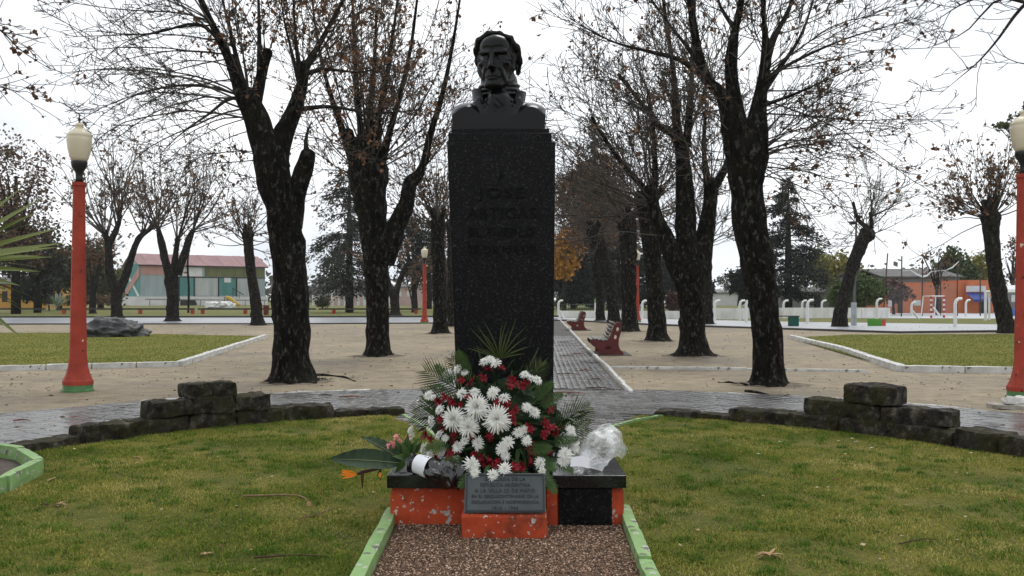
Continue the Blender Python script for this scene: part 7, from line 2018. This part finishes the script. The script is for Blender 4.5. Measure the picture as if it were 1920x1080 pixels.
# tufts of longer, greener blades
nt2 = 1500
ty = 4.6 + 6.6 * NP.random(nt2) ** 1.2; tx = NP.uniform(-5, 5, nt2)
ok = (np.hypot(tx - CX, ty - CY) < R0 - 0.08) & ~((np.abs(tx) < 0.86) & (ty < 6.7)) & ~((np.abs(tx - 0.03) < 0.8 + np.maximum(0, ty - 9.4) * 0.45) & (ty > 6.4)); ok &= ~inpoly(tx, ty, [(-5.4, 8.6), (-4.9, 8.52), (-4.36, 8.2), (-3.92, 7.65), (-3.8, 6.9), (-4.1, 6.3), (-4.8, 6.0), (-5.4, 6.0)])
tx, ty = tx[ok], ty[ok]; kk = 34
P = np.stack([np.repeat(tx, kk) + NP.normal(0, 0.035, len(tx) * kk), np.repeat(ty, kk) + NP.normal(0, 0.03, len(tx) * kk), np.full(len(tx) * kk, 0.011)], 1)
GRASS3 = island_mat('green_tuft_blade', [(0.0, (0.020, 0.060, 0.005)), (0.6, (0.070, 0.150, 0.014)), (1.0, (0.17, 0.23, 0.03))], 0.75, 0.06, 1.5, 0.5, trans=0.3)
blades(P, 0.040, 0.0045, 1.2, 'grass_tufts', GRASS3)
for poly, nb in ((LP, 70000), (RP, 70000)):
    px0 = min(p[0] for p in poly); px1 = max(p[0] for p in poly); py0 = min(p[1] for p in poly); py1 = max(p[1] for p in poly)
    yy = py0 + (py1 - py0) * NP.random(nb * 4) ** 1.4; xx = NP.uniform(px0, px1, nb * 4); ok = inpoly(xx, yy, poly) & (np.abs(xx) < 0.585 * yy); xx, yy = xx[ok][:nb], yy[ok][:nb]
    blades(np.stack([xx, yy, np.full(len(xx), 0.029)], 1), 0.026, 0.014, 1.5, 'lawn_grass', GRASS2)
# gravel in the bed
def pebbles(n, name, xs, ys, smin_, smax_, mat, z=0.017):
    bm = bmesh.new(); bmesh.ops.create_icosphere(bm, subdivisions=1, radius=1.0); bm.verts.index_update(); bv = np.array([v.co for v in bm.verts]); bf = np.array([[v.index for v in f.verts] for f in bm.faces]); bm.free()
    m = len(bv); V = np.empty((n, m, 3)); s_ = NP.uniform(smin_, smax_, n) * NP.uniform(0.6, 1.0, n)
    sc = np.stack([NP.uniform(0.7, 1.3, n), NP.uniform(0.7, 1.3, n), NP.uniform(0.45, 0.8, n)], 1) * s_[:, None]; a = NP.uniform(0, 6.28, n)
    jit = 1 + NP.normal(0, 0.13, (n, m, 1)); p = bv[None] * jit * sc[:, None, :]
    x_ = p[..., 0] * np.cos(a)[:, None] - p[..., 1] * np.sin(a)[:, None]; y_ = p[..., 0] * np.sin(a)[:, None] + p[..., 1] * np.cos(a)[:, None]
    V[..., 0] = x_ + xs[:, None]; V[..., 1] = y_ + ys[:, None]; V[..., 2] = p[..., 2] + z + 0.3 * s_[:, None]
    Q = (bf[None] + (np.arange(n) * m)[:, None, None]).reshape(-1, 3)
    o = link(name, np_mesh(name, V.reshape(-1, 3), Q), mat); tag(o, kind='stuff')
n = 26000
ys_ = NP.uniform(4.4, 6.0, n); xs_ = NP.uniform(-0.74, 0.70, n); pebbles(n, 'red_gravel', xs_, ys_, 0.0032, 0.0082, PEBBLE)
n = 1500
ys_ = NP.uniform(8.5, 24, n); xs_ = NP.uniform(-0.6, 0.6, n) * ys_; ok = np.hypot(xs_ - CX, ys_ - CY) > R1 + 0.1; ok &= ~(inpoly(xs_, ys_, LP) | inpoly(xs_, ys_, RP)); pebbles(int(ok.sum()), 'sand_grit', xs_[ok], ys_[ok], 0.008, 0.022, island_mat('grit', [(0.0, (0.10, 0.075, 0.055)), (1.0, (0.36, 0.30, 0.24))], 0.8, 0.3), 0.004)
# small leaf litter everywhere
def litter(n, name, gen, size, mat, seed):
    P = gen(n); V, Q = leaf_cards(P, size, seed, 0.0)
    V[:, 2] = np.maximum(0.012, (V[:, 2] - P[0][2]) * 0.35 + P[0][2])
    tag(link(name, np_mesh(name, V, Q), mat), kind='stuff')
def gen_lawn(n):
    y = NP.uniform(4.9, 11.3, n); x = NP.uniform(-0.57, 0.57, n) * y; ok = (np.hypot(x, y - CY) < R0 - 0.1) & ~((np.abs(x) < 0.95) & (y < 12)); return np.stack([x[ok], y[ok], np.full(ok.sum(), 0.032)], 1)
def gen_sand(n):
    y = NP.uniform(9, 45, n); x = NP.uniform(-0.57, 0.57, n) * y; ok = (np.hypot(x, y - CY) > R0 + 0.1); return np.stack([x[ok], y[ok], np.full(ok.sum(), 0.034)], 1)
litter(420, 'leaf_litter', gen_lawn, 0.032, island_mat('pale_dry_bits', [(0.0, (0.10, 0.05, 0.025)), (0.5, (0.27, 0.17, 0.09)), (1.0, (0.46, 0.38, 0.26))], 0.8, 0.2), 5)
litter(900, 'leaf_litter', gen_sand, 0.07, DRYLEAF, 6)

# ------------------------------------------------------------------ fallen leaves, twigs, petals that can be told apart
def curled_leaf(c, size, mat, label, n=7, seed=0, name='fallen_leaf', cat='leaf', group=None):
    """dry lobed leaf curled on the ground"""
    rg = random.Random(seed); r = empty(name, c, label, cat, group); mb = MB()
    for k in range(n):
        a = math.pi * (k + 0.5) / n * 1.15 - 0.25 + rg.uniform(-0.1, 0.1)
        strip(mb, c, Vector((math.cos(a), math.sin(a) * 0.7, rg.uniform(0.1, 0.7))), Vector((0, 0, 1)), size * rg.uniform(0.75, 1.1), size * 0.24, rg.uniform(0.5, 1.6), 4, 0.08, 0, 0.25)
    mb.build('blade', mat, r); return r
TAN = simple('tan_dry_leaf', (0.42, 0.29, 0.16), (0.28, 0.17, 0.085), 30, 0.8); RUST = simple('rust_dry_leaf', (0.20, 0.050, 0.025), (0.11, 0.035, 0.02), 30, 0.7); BRN = simple('brown_dry_leaf', (0.085, 0.045, 0.025), (0.04, 0.024, 0.016), 30, 0.8)
def gp(px, py, z=0.034): return tuple(G(px, py, z))
curled_leaf(gp(1443, 1042), 0.085, TAN, 'tan fern-like dry leaf on the lawn at the lower right', 13, 1)
curled_leaf(gp(385, 1040), 0.055, TAN, 'tan curled dry leaf on the lawn at the lower left', 8, 2)
curled_leaf(gp(112, 945), 0.065, TAN, 'pale tan leaf lying next to a dark leaf below the green planter', 9, 3)
curled_leaf(gp(82, 946), 0.055, BRN, 'dark brown leaf lying next to a tan leaf below the green planter', 8, 4)
curled_leaf(gp(388, 853), 0.05, BRN, 'dark brown leaf on the lawn below the left stone wall', 7, 5)
curled_leaf(gp(1567, 900), 0.05, RUST, 'rust red leaf on the right lawn below the stone wall', 5, 6)
curled_leaf(gp(1903, 934), 0.045, RUST, 'rust red leaf on the lawn near the right edge', 5, 7)
curled_leaf(gp(255, 858), 0.06, TAN, 'spread tan leaf near the left stone wall foot', 10, 8)
curled_leaf(gp(75, 882), 0.06, BRN, 'brown dead fronds caught against the corner of the green planter', 10, 9)
for i, (px_, py_) in enumerate(((1462, 828), (1422, 851), (1606, 828), (1634, 840))):
    o = curled_leaf(gp(px_, py_), 0.032, PETALW, 'white petal dropped on the right lawn', 3, 20 + i, 'fallen_petal', 'petal', 'white petals on the right lawn')
def stick(pts, r, mat, label, name='stick', cat='stick', group=None):
    q = gp(*pts[0]); o = empty(name, q, label, cat, group); mb = MB(); P = [Vector(gp(*p)) for p in pts]
    mb.tube(P, [r * (1 - 0.6 * i / len(P)) for i in range(len(P))], 6); mb.build('stem', mat, o, True); return o
STK = simple('dry_stalk', (0.24, 0.15, 0.085), (0.15, 0.09, 0.05), 12, 0.7)
o = stick([(455, 930), (490, 929), (530, 928), (560, 929), (572, 934), (579, 944)], 0.008, STK, 'long dry palm stalk with a bent end lying on the left lawn', 'palm_stalk', 'stalk')
mb = MB(); c = Vector(gp(579, 946)); mb.tube([c + Vector((0, 0.02, 0)), c + Vector((0.005, -0.02, 0.01))], [0.010, 0.018], 7); mb.build('stub_end', TAN, o)
stick([(88, 902), (96, 898), (105, 895)], 0.006, TAN, 'short pale stick lying beside the green planter')
stick([(475, 1046), (520, 1042), (565, 1040), (612, 1043)], 0.006, BRN, 'thin dark stem lying across the lawn at the bottom left')
stick([(560, 973), (600, 962), (625, 950)], 0.005, STK, 'thin brown stem on the lawn left of the plinth')
stick([(1685, 1020), (1730, 1010), (1760, 1012)], 0.004, BRN, 'thin dark stem on the lawn at the lower right')
# debris on the brick walk: dead fern-like fragments
for i, (px_, py_, L_) in enumerate(((1064, 738, 60), (1122, 728, 46), (1118, 712, 30), (1098, 695, 22), (1066, 702, 40), (1062, 668, 26), (1084, 664, 24), (1120, 680, 18), (1100, 680, 26), (1092, 655, 16), (1058, 642, 20), (1105, 790, 24), (660, 745, 50), (560, 760, 55), (610, 742, 30), (40, 790, 30))):
    q = Vector(gp(px_, py_, 0.036)); s = L_ * q.y / F
    r = empty('plant_fragment', q, 'brown dead leaf fragment lying on the grey pavers', 'debris', 'dead leaf fragments on the brick path')
    rg = random.Random(i); mb = MB(); a = rg.uniform(-0.4, 0.4)
    mb.tube([q + Vector((-s / 2, 0, 0.01)), q + Vector((0, a * s * 0.3, 0.02)), q + Vector((s / 2, a * s * 0.5, 0.008))], [0.008, 0.010, 0.004], 5)
    for k in range(7):
        t = k / 6 - 0.5
        strip(mb, q + Vector((t * s, a * s * 0.3, 0.012)), Vector((rg.uniform(-0.2, 1), rg.choice((-1, 1)) * rg.uniform(0.6, 1.6), 0.25)), Vector((0, 0, 1)), s * rg.uniform(0.15, 0.35), s * 0.06, 0.5, 3, 0.1)
    mb.build('stem', RUST if i % 3 == 0 else BRN, r)
# surface roots and twigs on the sand by the near trees
for (pts, r_, lab) in (([(590, 705), (625, 706), (650, 710), (666, 716)], 0.035, 'surface root running right from the big forked trunk'), ([(1400, 724), (1372, 719), (1346, 718)], 0.032, 'surface root running left from the thick right trunk'), ([(1398, 735), (1440, 741), (1478, 746), (1500, 748)], 0.028, 'dark fallen stick on the sand below the thick right trunk')):
    q = G(*pts[0]); o = empty('surface_root' if 'root' in lab else 'stick', q, lab, 'root' if 'root' in lab else 'stick'); mb = MB()
    P = catmull([(*G(*p)[:2], 0.01) for p in pts], 14); mb.tube([Vector(p) + Vector((0, 0, 0.01 * math.sin(i))) for i, p in enumerate(P)], [r_ * (1 - 0.05 * i) for i in range(14)], 8); mb.build('stem', BARK, o, True)
# a few weeds at the foot of the big trunk
wd = empty('weed_tuft', tuple(G(604, 712)), 'small green weed tuft at the foot of the big forked trunk', 'weed')
mb = MB(); c = G(604, 712)
for k in range(60):
    a = RND.uniform(0, 6.28); strip(mb, c + Vector((RND.gauss(0, 0.09), RND.gauss(0, 0.06), 0)), Vector((math.cos(a), math.sin(a), RND.uniform(0.5, 2))), Vector((0, 0, 1)), RND.uniform(0.05, 0.10), 0.03, 0.8, 3, 0.1)
mb.build('leaves', LEAFM, wd)

# ------------------------------------------------------------------ damp air
hz_m = bpy.data.materials.new('damp_air'); hz_m.use_nodes = True
ht = hz_m.node_tree; ht.nodes.clear()
ho = ht.nodes.new('ShaderNodeOutputMaterial'); hv = ht.nodes.new('ShaderNodeVolumePrincipled')
hv.inputs['Color'].default_value = (0.95, 0.97, 1.0, 1); hv.inputs['Density'].default_value = 0.00025; hv.inputs['Anisotropy'].default_value = 0.2
ht.links.new(hv.outputs['Volume'], ho.inputs['Volume'])
mb = MB(); mb.box((0, 150, 17), (1400, 500, 36)); o = mb.build('haze', hz_m); tag(o, kind='stuff')
